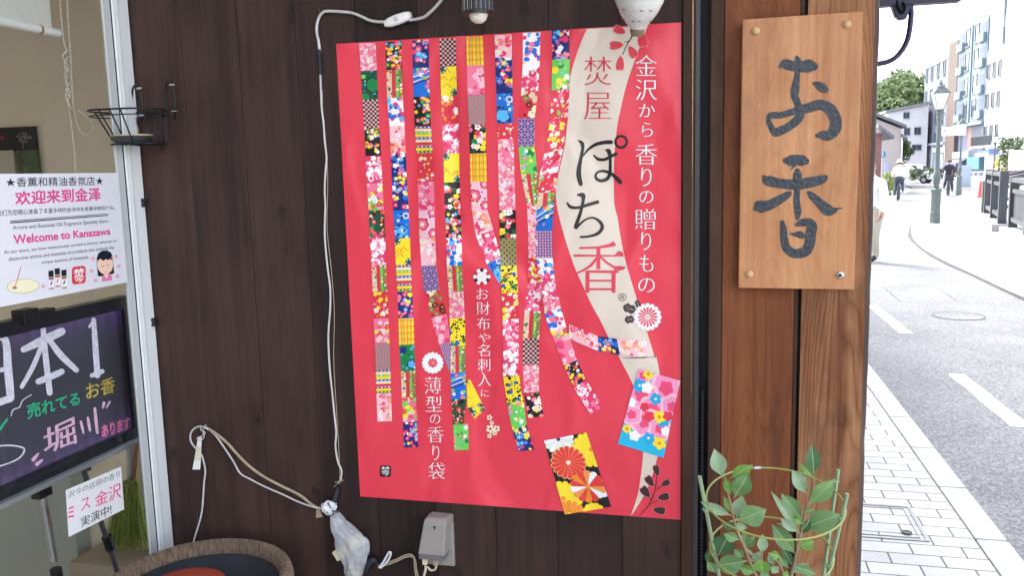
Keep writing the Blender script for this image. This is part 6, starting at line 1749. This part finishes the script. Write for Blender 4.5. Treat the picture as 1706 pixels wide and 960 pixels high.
RIDE = dict(pelvis=(-.18,0,.99,(.15,.13)),waist=(-.14,0,1.12,(.145,.125)),chest=(-.03,0,1.36,(.175,.13)),neck=(.05,0,1.51,(.058,.058)),head0=(.08,0,1.60,(.085,.09)),head1=(.09,0,1.69,(.08,.085)),
    shL=(-.02,.18,1.43,.075),elL=(.10,.27,1.22,.06),wrL=(.20,.27,1.07,.045),haL=(.25,.27,1.05,.036),shR=(-.02,-.18,1.43,.075),elR=(.10,-.27,1.22,.06),wrR=(.20,-.27,1.07,.045),haR=(.25,-.27,1.05,.036),
    hpL=(-.16,.09,.96,.105),knL=(.22,.12,.68,.082),anL=(.10,.17,.31,.060),toL=(.24,.18,.27,.042),hpR=(-.16,-.09,.96,.105),knR=(.13,-.12,.76,.082),anR=(-.18,-.17,.47,.060),toR=(-.06,-.18,.42,.042))
def rider(label, P, f, mats, hairm, cap=None):
    J = humanoid(P, *f, RIDE)
    t, o = figure('person', label, J, EDG, mats, REG, tuple(P))
    add_face(t, (Vector(J['head0'][0])+Vector(J['head1'][0]))/2, (*f,0), .094, hairm, cap)
    s = Vector((-f[1],f[0],0))
    for k, sg in (('L',-1),('R',1)): hand(t, Vector(J['wr'+k][0]), Vector(J['ha'+k][0]), s*sg, SKIN_)
r1 = gd(1496.5, 334, RZ); P1 = (r1.x, r1.y, RZ)
bicycle('bicycle under the person in the white top', P1, (.25,.97))
rider('person in a white top and straw hat cycling away along the road', P1, (.25,.97), [WSH, mat('navy_trousers', (.05,.06,.09), .8), SKIN_, SHOE], HAIRD, mat('straw_hat', (.62,.42,.30), .8))
r2 = gd(1581, 326, RZ); P2 = (r2.x-.05, r2.y, RZ)
bicycle('bicycle under the dark haired person in black', P2, (-.18,-.98))
rider('person in a black short sleeved top cycling towards the camera', P2, (-.18,-.98), [mat('black_top', (.025,.025,.04), .8), mat('dark_trousers', (.06,.06,.08), .8), SKIN_, SHOE], HAIRD)

# ================================================================== CARS
GLZ = mat('car_glass', (.05,.06,.07), .08, 0, .05, 4)
def car(label, P, f, paint, ln=3.6, wd=1.55, ht=1.5):
    P = Vector(P); f = Vector((*f,0)).normalized(); s = Vector((-f.y,f.x,0)); u = Vector((0,0,1)); q = lambda a,b,c: P+f*a+s*b+u*c
    t = thing('parked_car', label, 'car', tuple(P))
    h = ln/2
    prof_ = [(-h,.32),(-h-.02,.75),(-h+.12,.95),(-h+.35,1.42*ht/1.5),(-h+.55,ht),(.35,ht),(.75,1.40*ht/1.5),(1.15*h/1.8,.98),(h-.15,.86),(h,.62),(h,.30)]
    mb = MB(); rings = ((-wd/2,.0),(-wd/2+.0,1))
    V = []
    for b_, k in ((-wd/2+.02,1),(wd/2-.02,1)):
        for a, c in prof_:
            ins = .14*max(0,(c-.95)/(ht-.95)); V.append(q(a, b_-math.copysign(ins,b_), c))
    n = len(prof_)
    mb.add(V, [list(range(n))[::-1], list(range(n,2*n))]+[(i,(i+1)%n,n+(i+1)%n,n+i) for i in range(n)])
    mb.build('body', paint, t, bevel=.05, smooth=True)
    for sg in (-1,1):
        for nm, a0, a1, b0, b1 in (('side_window',-h+.42,-h+.58,-.35,-.35),('side_window',-.25,-.25,.66,.36)):
            pts = [(a0,1.0),(b0 if nm=='x' else b0,1.0),(b1,ht-.10),(a1,ht-.10)]
            mw = MB(); mw.add([q(a, sg*(wd/2-.02-.14*max(0,(c-.95)/(ht-.95))+.006), c) for a,c in pts], [(0,1,2,3)]); mw.build(nm, GLZ, t)
        for a in (-h+.62, h-.68):
            w_ = MB().lathe([(0,-.09),(.28,-.09),(.30,-.06),(.30,.06),(.28,.09),(0,.09)], q(a, sg*(wd/2-.10), .30), 20, 0, u.rotation_difference(s).to_matrix()).build('wheel', TY, t)
            MB().lathe([(0,.0),(.17,.0),(.17,.012),(0,.016)], q(a, sg*(wd/2-.005), .30), 16, 0, u.rotation_difference(s*sg).to_matrix()).build('rim', M['alu2'], w_)
    for nm, pts in (('windscreen',((.78,1.38),(1.13*h/1.8,1.02))),('rear_window',((-h+.33,1.38),(-h+.15,1.0)))):
        k = 1 if nm=='windscreen' else -1
        mw = MB(); mw.add([q(pts[0][0]+k*.012,-wd/2+.24,pts[0][1]+.012),q(pts[0][0]+k*.012,wd/2-.24,pts[0][1]+.012),q(pts[1][0]+k*.012,wd/2-.12,pts[1][1]+.012),q(pts[1][0]+k*.012,-wd/2+.12,pts[1][1]+.012)],[(0,1,2,3)]); mw.build(nm, GLZ, t)
    for b_ in (-wd/2+.22, wd/2-.22):
        MB().box(q(h-.02,b_,.66), (.10,.22,.12), Matrix((f,s,u)).transposed()).build('headlight', M['alu'], t, bevel=.02)
        MB().box(q(-h-.01,b_,.78), (.06,.12,.26), Matrix((f,s,u)).transposed()).build('tail_light', mat('tail_red', (.35,.03,.03), .3), t, bevel=.02)
car('white car parked at the far bend with its dark underside showing', (at(1520,300,74).x, 74, RZ), (.9,-.45), mat('white_car_paint', (.75,.76,.77), .25, 0, .02, 2, coat=.5), 3.4, 1.5, 1.55)
rbx = at(1675,296,62)
rbar = thing('road_barrier', 'low red plastic road barrier left of the white hoarding', 'barrier', (rbx.x, 62, SZ))
a, b = at(1666,296,62).x, at(1685,296,62).x; zt9 = at(1675,292,62).z
MB().prism([(a,61.75,SZ),(b,61.75,SZ),(b-.05,61.88,zt9*.5),(b-.05,61.90,zt9),(a+.05,61.90,zt9),(a+.05,61.88,zt9*.5)], (0,.22,0)).build('barrier_body', mat('red_barrier', (.30,.03,.035), .5, 0, .08, 4), rbar)
MB().bb(a+.15,b-.15,61.86,61.879,zt9*.62,zt9*.78).build('pale_strip', M['white'], rbar)

# ================================================================== BUILDINGS ALONG THE STREET
FXW = 24.0
def fw_(px, py): return wx(px, py, FXW)
WIN = mat('window_glass_far', (0.035,0.05,0.075), .12, 0, .15, .4); FRM = mat('window_frame_far', (0.13,0.145,0.17), .5)
def fwin(par, axis, plane, a0, a1, z0, z1, fm=FRM, gm=WIN, d=.12, bal=False):
    """window standing in a facade: axis 'x' => facade at X=plane facing -X; axis 'y' => facade at Y=plane facing -Y"""
    def B(mb, u0,u1,w0,w1,e0,e1):
        if axis == 'x': mb.bb(plane+e0, plane+e1, u0, u1, w0, w1)
        else: mb.bb(u0, u1, plane+e0, plane+e1, w0, w1)
    f = MB(); t = .06
    B(f,a0-t,a1+t,z1,z1+t*1.3,-.10,.02); B(f,a0-t,a1+t,z0-t*1.6,z0,-.14,.02); B(f,a0-t,a0,z0,z1,-.08,.02); B(f,a1,a1+t,z0,z1,-.08,.02)
    B(f,(a0+a1)/2-.025,(a0+a1)/2+.025,z0,z1,-.05,.0)
    o = f.build('window', fm, par)
    g = MB(); B(g,a0,a1,z0,z1,-.03,-.004); g.build('pane', gm, o)
def ylev(py, Y, px=1600): return at(px, py, Y).z
# grey office building
ob_ = thing('office_building', 'grey four storey office with narrow windows and a brown corner strip', 'building', (FXW, 85, 0))
Ya = fw_(1592, 200).y; Yb = fw_(1538, 200).y; Yc = fw_(1577, 200).y
zt = fw_(1592, 74).z
GW = mat('grey_tile_wall', (0.15,0.165,0.2), .7, 0, .06, 1.2); GW2 = mat('grey_tile_wall_low', (0.12,0.13,0.165), .7, 0, .06, 1.2)
MB().bb(FXW, FXW+14, Yc, Yb, 3.6, zt).build('wall', GW, ob_)
MB().bb(FXW-.06, FXW+14, Ya, Yc-.01, 0, zt+.35).build('brown_strip', mat('brown_tile', (0.1,0.07,0.06), .7, 0, .1, 2), ob_)
MB().bb(FXW-.05, FXW+.0, Yc+.01, Yb-.02, zt-1.1, zt-.0).build('parapet_panel', mat('pale_parapet', (0.2,0.225,0.25), .6), ob_)
MB().bb(FXW+.05, FXW+14, Yc, Yb, 0, 3.55).build('ground_floor', mat('white_ground_floor', (.66,.67,.68), .7), ob_)
MB().bb(FXW-.30, FXW+.04, Yc, Yb+.1, 3.5, 3.75).build('canopy', mat('grey_canopy', (.34,.36,.42), .6), ob_)
for r_, (pyA, pyB) in enumerate(((117,137),(154,173),(190,208),(225,243))):
    for px in (1543.5,1552,1562,1572):
        y = fw_(px, 150).y; hwid = .38
        za, zb2 = fw_(px, pyA+ (px-1543)*-.40).z, fw_(px, pyB+(px-1543)*-.40*(.9)).z
        zm = fw_(1543, (126,163,199,235)[r_]).z
        fwin(ob_, 'x', FXW, y-hwid, y+hwid, zm-.72, zm+.72)
for px in (1543,1557,1568):
    y = fw_(px, 270).y; fwin(ob_, 'x', FXW+.05, y-.75, y+.75, .3, 2.6, gm=mat('shop_glass', (.35,.40,.48), .2))
# blue apartment building
bb_b = thing('apartment_block', 'pale blue five storey apartment block with recessed balconies and dark entrance', 'building', (FXW, 78, 0))
Y1 = fw_(1642, 150).y; Y2 = fw_(1593, 150).y; ztb = fw_(1642, 26).z
BLW = mat('pale_blue_wall', (0.15,0.205,0.25), .6, 0, .05, 1.0); BLD = mat('shaded_blue_wall', (0.085,0.11,0.155), .65, 0, .06, 1.0)  # second, darker blue paints shade onto the end wall and corner pier
MB().bb(FXW, FXW+12, Y1+.02, Y2-.02, 5.2, ztb).build('wall', BLW, bb_b)
MB().bb(FXW+.02, FXW+12, Y1, Y1+.018, 0, ztb-.05).build('end_wall', BLD, bb_b)
MB().bb(FXW-.02, FXW+.5, Y1-.01, Y1+.5, 3.2, ztb-.3).build('corner_pier', BLD, bb_b)
for z in (4.7,): MB().bb(FXW-.25, FXW+2, Y1+.02, Y2, 5.0, 5.3).build('ledge', BLW, bb_b)
DKR = mat('recess_shade', (.10,.12,.16), .7)  # flat dark panels paint the shade of the balcony recesses
for zc_ in [fw_(1600, q_).z for q_ in (70,108,148,186)]:
    for fr0, fr1, bal in ((.06,.24,1),(.30,.42,0),(.60,.72,0),(.78,.94,1)):
        ya_, yb2 = Y2+(Y1-Y2)*fr1, Y2+(Y1-Y2)*fr0
        if bal:
            MB().bb(FXW-.02, FXW-.004, ya_, yb2, zc_-.75, zc_+.75).build('balcony_shade_panel', DKR, bb_b)
            MB().bb(FXW-.30, FXW-.03, ya_-.1, yb2+.1, zc_-1.05, zc_-.28).build('balcony_front', BLW, bb_b)
        else:
            fwin(bb_b, 'x', FXW, ya_, yb2, zc_-.8, zc_+.8)
ym = (Y1+Y2)/2
MB().bb(FXW-.12, FXW-.004, ym-.25, ym+.25, 5.3, ztb-.2).build('central_pier', BLW, bb_b)
MB().bb(FXW+.3, FXW+12, Y1+.02, Y2-.02, 0, 4.99).build('ground_floor', mat('dark_ground_floor', (.09,.10,.16), .6), bb_b)
yq = Y1+(Y2-Y1)*.42
MB().bb(FXW+.1, FXW+.29, Y1+.3, yq, 1.6, 4.98).build('dark_shutter', mat('navy_shutter', (.05,.055,.10), .5), bb_b)
MB().bb(FXW+.15, FXW+.29, yq+.05, yq+1.4, 2.6, 4.98).build('brown_panel', mat('brown_panel', (.25,.12,.10), .6), bb_b)
MB().bb(FXW-.1, FXW+.29, yq+.1, Y2-.1, 1.95, 2.55).build('fascia_board', mat('pale_blue_sign', (.45,.58,.66), .5), bb_b)
ac = MB(); ac.add([(FXW+.28,yq+.5,2.0),(FXW+.28,Y2-.6,2.0),(FXW-1.0,Y2-.6,1.45),(FXW-1.0,yq+.5,1.45),(FXW-1.0,Y2-.6,1.15),(FXW-1.0,yq+.5,1.15)], [(0,1,2,3),(3,2,4,5)]); ac.build('awning', mat('purple_awning', (.10,.09,.22), .7), bb_b)
MB().bb(FXW-.2, FXW+.29, Y1+.2, yq, .85, 2.0).build('teal_panel', mat('teal_panel', (.06,.18,.22), .6), bb_b)
# white house with balcony
wh = thing('white_building', 'white three storey building with a dark balcony rail above its blue shop front', 'building', (FXW, 71, 0))
Y3 = fw_(1676, 150).y; Yw = Y1-.05
WHW = mat('white_render', (.60,.57,.60), .75, 0, .03, 1)
ztw = fw_(1660, 79).z
xt_ = at(1677, 30, Y3+1.6).x
MB().bb(FXW+.02, xt_-.02, Y3, Yw, 3.3, ztw).build('wall', WHW, wh)
MB().bb(FXW+.4, xt_-.02, Y3+.01, Yw, 0, 3.29).build('ground_floor', mat('white_shop_front', (.60,.66,.72), .6), wh)
MB().bb(FXW+.02, FXW+.7, Y3-.02, Y3+.7, 0, 3.29).build('corner_pier', WHW, wh)
for zc_ in [fw_(1660, q_).z for q_ in (115,165,220)]:
    for k in range(3):
        y = Yw-(.55+1.25*k)*(Yw-Y3)/4.6
        fwin(wh, 'x', FXW+.02, y-.33, y+.33, zc_-.62, zc_+.62)
br__ = MB(); zb_r = fw_(1660,242).z
for z in (zb_r, zb_r+.85): br__.bb(FXW-.9, FXW-.84, Y3+.2, Yw+.6, z, z+.07)
y = Y3+.2
while y < Yw+.6: br__.bb(FXW-.89, FXW-.85, y, y+.04, zb_r, zb_r+.85); y += .16
br__.build('balcony_rail', mat('dark_rail_paint', (.05,.055,.065), .5), wh)
MB().bb(FXW-.95, FXW+.02, Y3+.1, Yw+.7, zb_r-.17, zb_r-.01).build('balcony_slab', WHW, wh)
MB().bb(FXW+.33, FXW+.399, Y3+1.0, Yw-.3, .3, 2.5).build('shop_window', mat('blue_shop_glass', (.22,.30,.52), .2, 0, .5, 1.5), wh)
MB().bb(FXW-.6, FXW+.1, Y3+1.6, Yw-.6, 2.2, 2.62).build('shop_awning', mat('blue_awning', (.16,.22,.50), .6), wh)
MB().bb(FXW-.75, FXW-.62, Y3+1.5, Yw-.5, 2.0, 2.3).build('shop_fascia', mat('pale_fascia', (.62,.72,.78), .4), wh)
YT = Y3+1.8
tw = at(1668, 30, YT); tw2 = at(1677, 30, YT)
TWR = thing('stair_tower', 'slim pale blue tower standing behind the white building', 'building', (tw.x, YT, 0))
MB().bb(max(tw.x,FXW+.05), tw2.x-.03, YT, Yw-.05, ztw+.01, 22).build('wall', mat('ice_blue_wall', (0.2,0.26,0.3), .6), TWR)
for z in (fw_(1670,58).z, fw_(1670,10).z): fwin(TWR, 'y', YT, max(tw.x,FXW+.05)+.1, max(tw.x,FXW+.05)+.42, z-.6, z+.6)
MB().bb(xt_, 60, Y3+1.6, Yw-.05, 0, 26).build('white_mass_wall', mat('white_tall_wall', (.78,.77,.78), .8), None)
o = bpy.data.objects['white_mass_wall']; o.name = 'tall_white_building'; tag(o, 'plain tall white building filling the right edge behind the tower', 'building')
# left side houses
hs_ = thing('gabled_house', 'beige two storey house with a sloping tiled roof left of the far road', 'house', (9, 62, 0))
YH = 62; xr_ = at(1500, 260, YH).x
zrA = at(1460, 194, YH).z; zrB = at(1508, 213, YH).z; xe = at(1508, 213, YH).x; xrg = at(1460,194,YH).x
slope = (zrB-zrA)/(xe-xrg)
zat = lambda x_: zrA+slope*(x_-xrg)
BG_ = mat('beige_grey_wall', (.33,.285,.28), .8, 0, .05, 1)
xl_ = xrg-4.5
pr = [(xl_-1,0),(xr_,0),(xr_,zat(xr_)-.15),(xrg-1.5,zat(xrg-1.5)-.15),(xl_-1,zat(xrg-1.5)-1.6)]
MB().prism([(a,YH,b) for a,b in pr], (0,9,0)).build('wall', BG_, hs_)
RT = mat('dark_roof_tile', (.10,.10,.12), .6, 0, .25, 8, .4, 30)
MB().prism([(xe,YH-.5,zrB),(xe,YH-.5,zrB+.18),(xrg-1.5,YH-.5,zat(xrg-1.5)+.2),(xrg-1.5,YH-.5,zat(xrg-1.5))], (0,10,0)).build('roof', RT, hs_)
MB().prism([(xe+.05,YH-.3,zrB-.85),(xe+.05,YH-.3,zrB-.68),(xr_,YH-.3,zrB-.38),(xr_,YH-.3,zrB-.55)], (0,9.5,0)).build('lower_eave', RT, hs_)
MB().tube([(xr_+.06,YH-.05,0),(xr_+.06,YH-.05,zrB-.6)], .05, 8).build('downpipe', M['white'], hs_)
fwin(hs_, 'y', YH, xr_-3.2, xr_-2.3, 2.2, 3.1)
h2 = thing('old_house', 'white walled house with a dark overhanging eave before the beige one', 'house', (9, 50, 0))
YG = 50; xa2 = at(1484,240,YG).x
MB().bb(xa2-5, xa2-.55, YG, YG+8, 0, at(1470,226,YG).z).build('wall', mat('white_plaster', (.68,.70,.72), .8, 0, .04, 1), h2)
z0_, z1_ = at(1484,232,YG).z, at(1458,213,YG).z
MB().prism([(xa2,YG-1,z0_),(xa2,YG-1,z0_+.16),(at(1458,213,YG).x,YG-1,z1_+.16),(at(1458,213,YG).x,YG-1,z1_)], (0,8,0)).build('roof', RT, h2)
MB().bb(at(1458,240,YG).x-3, at(1467,240,YG).x, YG-.35, YG-.01, .0, at(1467,222,YG).z).build('red_brown_wing', mat('red_brown_boards', (.16,.07,.07), .7, 0, .15, 4), h2)
MB().bb(xa2-3.0, xa2-2.35, YG-.36, YG-.35+.3, 1.2, 1.9).build('wall_box', M['white'], h2)
bnr = thing('banner_panel', 'blue grey standing panel before the old house', 'panel', (at(1477,300,46).x, 46, 0))
MB().bb(at(1472.5,290,46).x, at(1480.5,290,46).x, 45.95, 46.03, .12, at(1476,270,46).z).build('panel', mat('blue_grey_panel', (.26,.27,.40), .7, 0, .05, 2), bnr)
MB().bb(at(1472.5,290,46).x, at(1480.5,290,46).x, 45.8, 46.2, 0, .12).build('panel_foot', CP, bnr)
# white three-storey house further back
w3 = thing('white_flats', 'white three storey flats with small windows under the wooded hill', 'building', (20, 105, 0))
Y5 = 105; xa3, xb3 = at(1478,230,Y5).x, at(1545,230,Y5).x
zl, zr = at(1478,188,Y5).z, at(1538,177,Y5).z
MB().prism([(xa3,Y5,0),(xb3,Y5,0),(xb3,Y5,zr+.2),(xa3,Y5,zl)], (0,10,0)).build('wall', mat('white_wall_far', (.55,.54,.57), .8, 0, .03, .6), w3)
MB().prism([(xa3-.3,Y5-.3,zl),(xb3,Y5-.3,zr+.2),(xb3,Y5-.3,zr+.5),(xa3-.3,Y5-.3,zl+.28)], (0,10.6,0)).build('roof_edge', mat('grey_roof_edge', (0.2,0.2,0.23), .6), w3)
for px0,py0,px1,py1 in ((1506,188,1514,196),(1507,214,1515,224),(1524,213,1533,223),(1505,244,1512,253),(1520,242,1534,249)):
    a, b = at(px0,py0,Y5), at(px1,py1,Y5); fwin(w3, 'y', Y5, a.x, b.x, b.z, a.z, gm=WIN)
# house and panel fence at right
h4 = thing('tiled_house', 'small beige house with a dark tiled hip roof at the right edge', 'house', (20, 52, 0))
Y6 = 56; xa6 = at(1693,250,Y6+3).x; za6 = at(1695,246,Y6).z
MB().bb(xa6, xa6+8, Y6, Y6+3, 0, za6).build('wall', mat('beige_house_wall', (.50,.42,.36), .8), h4)
V = [(xa6-.7,Y6-.7,za6-.1),(xa6+8.7,Y6-.7,za6-.1),(xa6+8.6,Y6+3.5,za6-.1),(xa6-.5,Y6+3.5,za6-.1),(xa6+1.8,Y6+1.6,za6+1.0),(xa6+6.2,Y6+1.6,za6+1.0)]
MB().add(V, [(0,1,5,4),(1,2,5),(2,3,4,5),(3,0,4),(3,2,1,0)]).build('roof', RT, h4)
fwin(h4, 'y', Y6, xa6+.9, xa6+1.8, 1.2, 2.2)
pf = thing('panel_fence', 'white panel hoarding with a red brown band at the right edge', 'fence', (18, 52, 0))
PFM = mat('white_hoarding', (.64,.68,.68), .6, 0, .04, 2)
xf0 = at(1681,275,52).x
for k in range(4): MB().bb(xf0+k*1.55+.01, xf0+(k+1)*1.55-.01, 51.97, 52.0, .05, 2.15).build('panel', PFM, pf)
MB().bb(xf0, xf0+6.2, 51.90, 51.925, .75, 1.02).build('red_brown_band', mat('red_brown_band', (.18,.05,.05), .6), pf)
for k in range(5): MB().bb(xf0+k*1.55-.03, xf0+k*1.55+.03, 52.003, 52.06, 0, 2.2).build('post', M['alu2'], pf)
for z in (.4,1.2,2.1): MB().bb(xf0, xf0+6.2, 51.93, 51.967, z, z+.05).build('rail', M['alu'], pf)

# ================================================================== TREES, SHRUBS
def foliage_mat(name, a, b2):
    mt, nt, b = newmat(name); L = nt.links
    geo = N(nt, 'ShaderNodeNewGeometry'); r_ = ramp(nt, [(0,a),(1,b2)]); L.new(geo.outputs['Random Per Island'], r_.inputs[0]); L.new(r_.outputs[0], b.inputs['Base Color'])
    b.inputs['Roughness'].default_value = .7
    tl_ = N(nt, 'ShaderNodeBsdfTranslucent'); L.new(r_.outputs[0], tl_.inputs[0]); mx = N(nt, 'ShaderNodeMixShader'); mx.inputs[0].default_value = .3
    L.new(b.outputs[0], mx.inputs[1]); L.new(tl_.outputs[0], mx.inputs[2]); L.new(mx.outputs[0], nt.nodes['Material Output'].inputs[0])
    return mt
FG = foliage_mat('tree_foliage', (.07,.115,.05), (.18,.235,.10)); FG2 = foliage_mat('shrub_foliage', (.04,.07,.03), (.10,.14,.05)); FG3 = foliage_mat('lime_foliage', (.16,.24,.05), (.30,.36,.10))
BRK = mat('bark', (.10,.075,.055), .9, 0, .25, 6)
def crown(mb, c, rad, n, size, sq=.8):
    cl_ = []
    for _ in range(max(6, n//60)):
        v = Vector((random.gauss(0,1),random.gauss(0,1),random.gauss(0,1))).normalized()*random.random()**.4
        cl_.append((c+Vector((v.x*rad*.75, v.y*rad*.75, v.z*rad*.75*sq)), rad*random.uniform(.22,.42)))
    for k in range(n):
        cc, r = random.choice(cl_); v = Vector((random.gauss(0,1),random.gauss(0,1),random.gauss(0,1))).normalized()
        p = cc+v*r*random.uniform(.6,1.05); s = size*random.uniform(.5,1.3)
        a = (v+Vector((random.gauss(0,.6),random.gauss(0,.6),random.gauss(0,.6)))).normalized(); x_ = a.orthogonal().normalized(); y_ = a.cross(x_)
        t_ = random.random()*6.28; x2 = x_*math.cos(t_)+y_*math.sin(t_); y2 = a.cross(x2)
        mb.add([p-x2*s, p+y2*s*.5, p+x2*s, p-y2*s*.5], [(0,1,2,3)])
def tree(name, label, base, h, rad, n, size, m_=FG, group=None, sq=.85, cat='tree'):
    base = Vector(base); t = thing(name, label, cat, tuple(base), group)
    top = base+Vector((0,0,h-rad*sq*.9)); tr = MB()
    tr.tube(cr_spline([base, base+Vector((.03*h,0,h*.3)), base+Vector((-.02*h,.01*h,h*.5)), top], 4), [h*.035*(1-.6*i/12) for i in range(13)], 8)
    for k in range(5):
        q = k*1.26+random.random(); st_ = base+Vector((0,0,h*(.38+.07*k)))
        tr.tube([st_, st_+Vector((math.cos(q)*rad*.35, math.sin(q)*rad*.35, rad*.3)), st_+Vector((math.cos(q)*rad*.65, math.sin(q)*rad*.65, rad*.45))], [h*.015,h*.010,h*.004], 6)
    tr.build('trunk', BRK, t, smooth=True)
    cr_ = MB(); crown(cr_, top, rad, n, size, sq); cr_.build('crown', m_, t)
random.seed(31)
hl = MB(); V = []
for j in range(9):
    for i in range(25):
        x_ = -20+i*6; y_ = 128+j*9; e_ = math.exp(-((x_-22)/26)**2)*(1-math.exp(-(y_-124)/22))
        V.append((x_, y_, -.5+11*e_+1.0*noise.noise((x_*.08,y_*.08,1))))
hl.add(V, [(j*25+i,j*25+i+1,(j+1)*25+i+1,(j+1)*25+i) for j in range(8) for i in range(24)])
struct(hl.build('hill', mat('hill_ground', (.06,.08,.035), .95, 0, .3, .3), smooth=True))
labs = ['leftmost bushy tree on the hill above the beige house','round light green tree in the middle of the hill','taller tree on the hill behind the white flats, next to the office','ragged tree top rising highest on the hill crest','small tree low on the hill beside the white flats roof']
for (px, py, Y, rad, n), lab in zip(((1466,165,140,4.0,1500),(1492,163,138,4.6,1800),(1522,152,142,4.8,1800),(1508,143,150,3.6,1000),(1482,180,134,3.0,900)), labs):
    p = at(px, py, Y); e_ = math.exp(-((p.x-22)/26)**2)*(1-math.exp(-(Y-124)/22)); zb3 = -.5+11*e_-.5
    tree('hill_tree', lab, (p.x, Y, zb3), p.z-zb3+rad*.8, rad, n, .42, FG, 'trees on the hill')
pb2 = at(1510, 268, 64)
tree('garden_tree', 'dark drooping tree against the white flats beside the beige house', (pb2.x, 66, 0), 3.5, 1.15, 1500, .13, FG2)
def shrub(label, base, w_, h_, n, size, m_, nm='shrub', cat='shrub'):
    t = thing(nm, label, cat, base); b = Vector(base)
    st_ = MB()
    for k in range(5): st_.tube([b, b+Vector((random.uniform(-.3,.3)*w_, random.uniform(-.2,.2)*w_, h_*.6))], .02, 5)
    st_.build('stems', BRK, t)
    c_ = MB()
    for k in range(n):
        p = b+Vector((random.uniform(-.5,.5)*w_, random.uniform(-.3,.3)*min(w_,1.2), h_*(.15+.85*random.random()**.7)))
        v = Vector((random.gauss(0,1),random.gauss(0,1),random.gauss(0,1))).normalized(); x_ = v.orthogonal().normalized(); y_ = v.cross(x_); s = size*random.uniform(.5,1.3)
        c_.add([p-x_*s,p+y_*s*.5,p+x_*s,p-y_*s*.5],[(0,1,2,3)])
    c_.build('leaves', m_, t)
g_ = at(1484,296,44)
shrub('lime green shrub beside the blue grey panel', (g_.x,44,0), .7, 1.15, 350, .09, FG3)
hg = at(1545,288,73)
shrub('low clipped hedge behind the white guard fence', (hg.x,73,0), 2.6, 1.1, 700, .12, FG2, 'hedge', 'hedge')
s2 = at(1694,256,54)
shrub('green shrub before the tiled house at the right edge', (s2.x-.3,54,0), 1.2, 2.9, 450, .14, FG2)
s3 = at(1672,278,56)
shrub('yellow flowered bush left of the white hoarding', (s3.x,56,0), 1.0, 1.9, 350, .1, foliage_mat('yellow_foliage', (.30,.28,.03), (.55,.40,.05)), 'flowering_bush', 'bush')
# access cover let into the paving
ac = thing('access_cover', 'square paver filled access cover in the footpath with a round key hole', 'cover', (.8, 3.85, 0))
q0, q1, q2, q3 = gd(1440,845), gd(1508,845), gd(1558,905), gd(1440,897)
fxr = (gd(1508,845).x+gd(1558,905).x)/2; y0_, y1_ = gd(1558,905).y, gd(1508,845).y; x0_ = fxr-.62
MF = mat('cover_frame', (.20,.205,.21), .5, .4, .15, 30)
rm_ = MB()
for a,b,c_,d in ((x0_,fxr,y0_,y0_+.014),(x0_,fxr,y1_-.014,y1_),(x0_,x0_+.014,y0_+.0145,y1_-.0145),(fxr-.014,fxr,y0_+.0145,y1_-.0145)): rm_.bb(a,b,c_,d,-.01,.005)
for a,b,c_,d in ((x0_+.03,fxr-.03,y0_+.03,y0_+.036),(x0_+.03,fxr-.03,y1_-.036,y1_-.03),(fxr-.036,fxr-.03,y0_+.0365,y1_-.0365)): rm_.bb(a,b,c_,d,-.01,.004)
rm_.build('cover_frame', MF, ac)
MB().lathe([(0,.004),(.022,.004),(.022,.007),(.015,.0072),(0,.006)], (fxr-.075,y0_+.075,0), 20).build('key_hole', M['gasket'], ac)
# utility covers in the road
for px,py,r_,lb_ in ((1597,527,.26,'round manhole cover with an iron ring in the asphalt beyond the lane dashes'),):
    p = gd(px,py,RZ)
    mh = MB().lathe([(0,.005),(r_*.93,.005),(r_*.935,.001)], (p.x,p.y,RZ), 40)
    o = tag(mh.build('manhole_cover', M['asphalt'], loc=(p.x,p.y,RZ)), lb_, 'manhole')
    MB().lathe([(r_*.945,.002),(r_*.95,.006),(r_,.006),(r_,.0)], (p.x,p.y,RZ), 40).build('rim_shadow_ring', mat('rim_shadow_dark', (.06,.062,.065), .6, .3, .2, 20), o)  # thin dark ring paints the shadow at the cover's rim
# moss and weeds along the kerb joint
ms = MB(); random.seed(77)
for k in range(900):
    y = 2.6+random.random()**1.6*6; x_ = 1.207+abs(random.gauss(0,.010)); 
    if noise.noise((y*3.1,0,5)) < -.05: continue
    z = RZ+random.uniform(.0,.012); s = random.uniform(.003,.008); q = random.random()*6.28
    ms.add([(x_-s*math.cos(q),y-s*math.sin(q),z+.003),(x_+s*math.sin(q)*.6,y-s*math.cos(q)*.6,z),(x_+s*math.cos(q),y+s*math.sin(q),z+.008),(x_-s*math.sin(q)*.6,y+s*math.cos(q)*.6,z+.001)],[(0,1,2,3)])
mo = ms.build('kerb_moss', mat('moss', (.05,.065,.03), .9, 0, .4, 60)); mo['kind'] = 'stuff'
mo['label'] = 'patchy moss and grit along the kerb joint'; mo['category'] = 'moss'
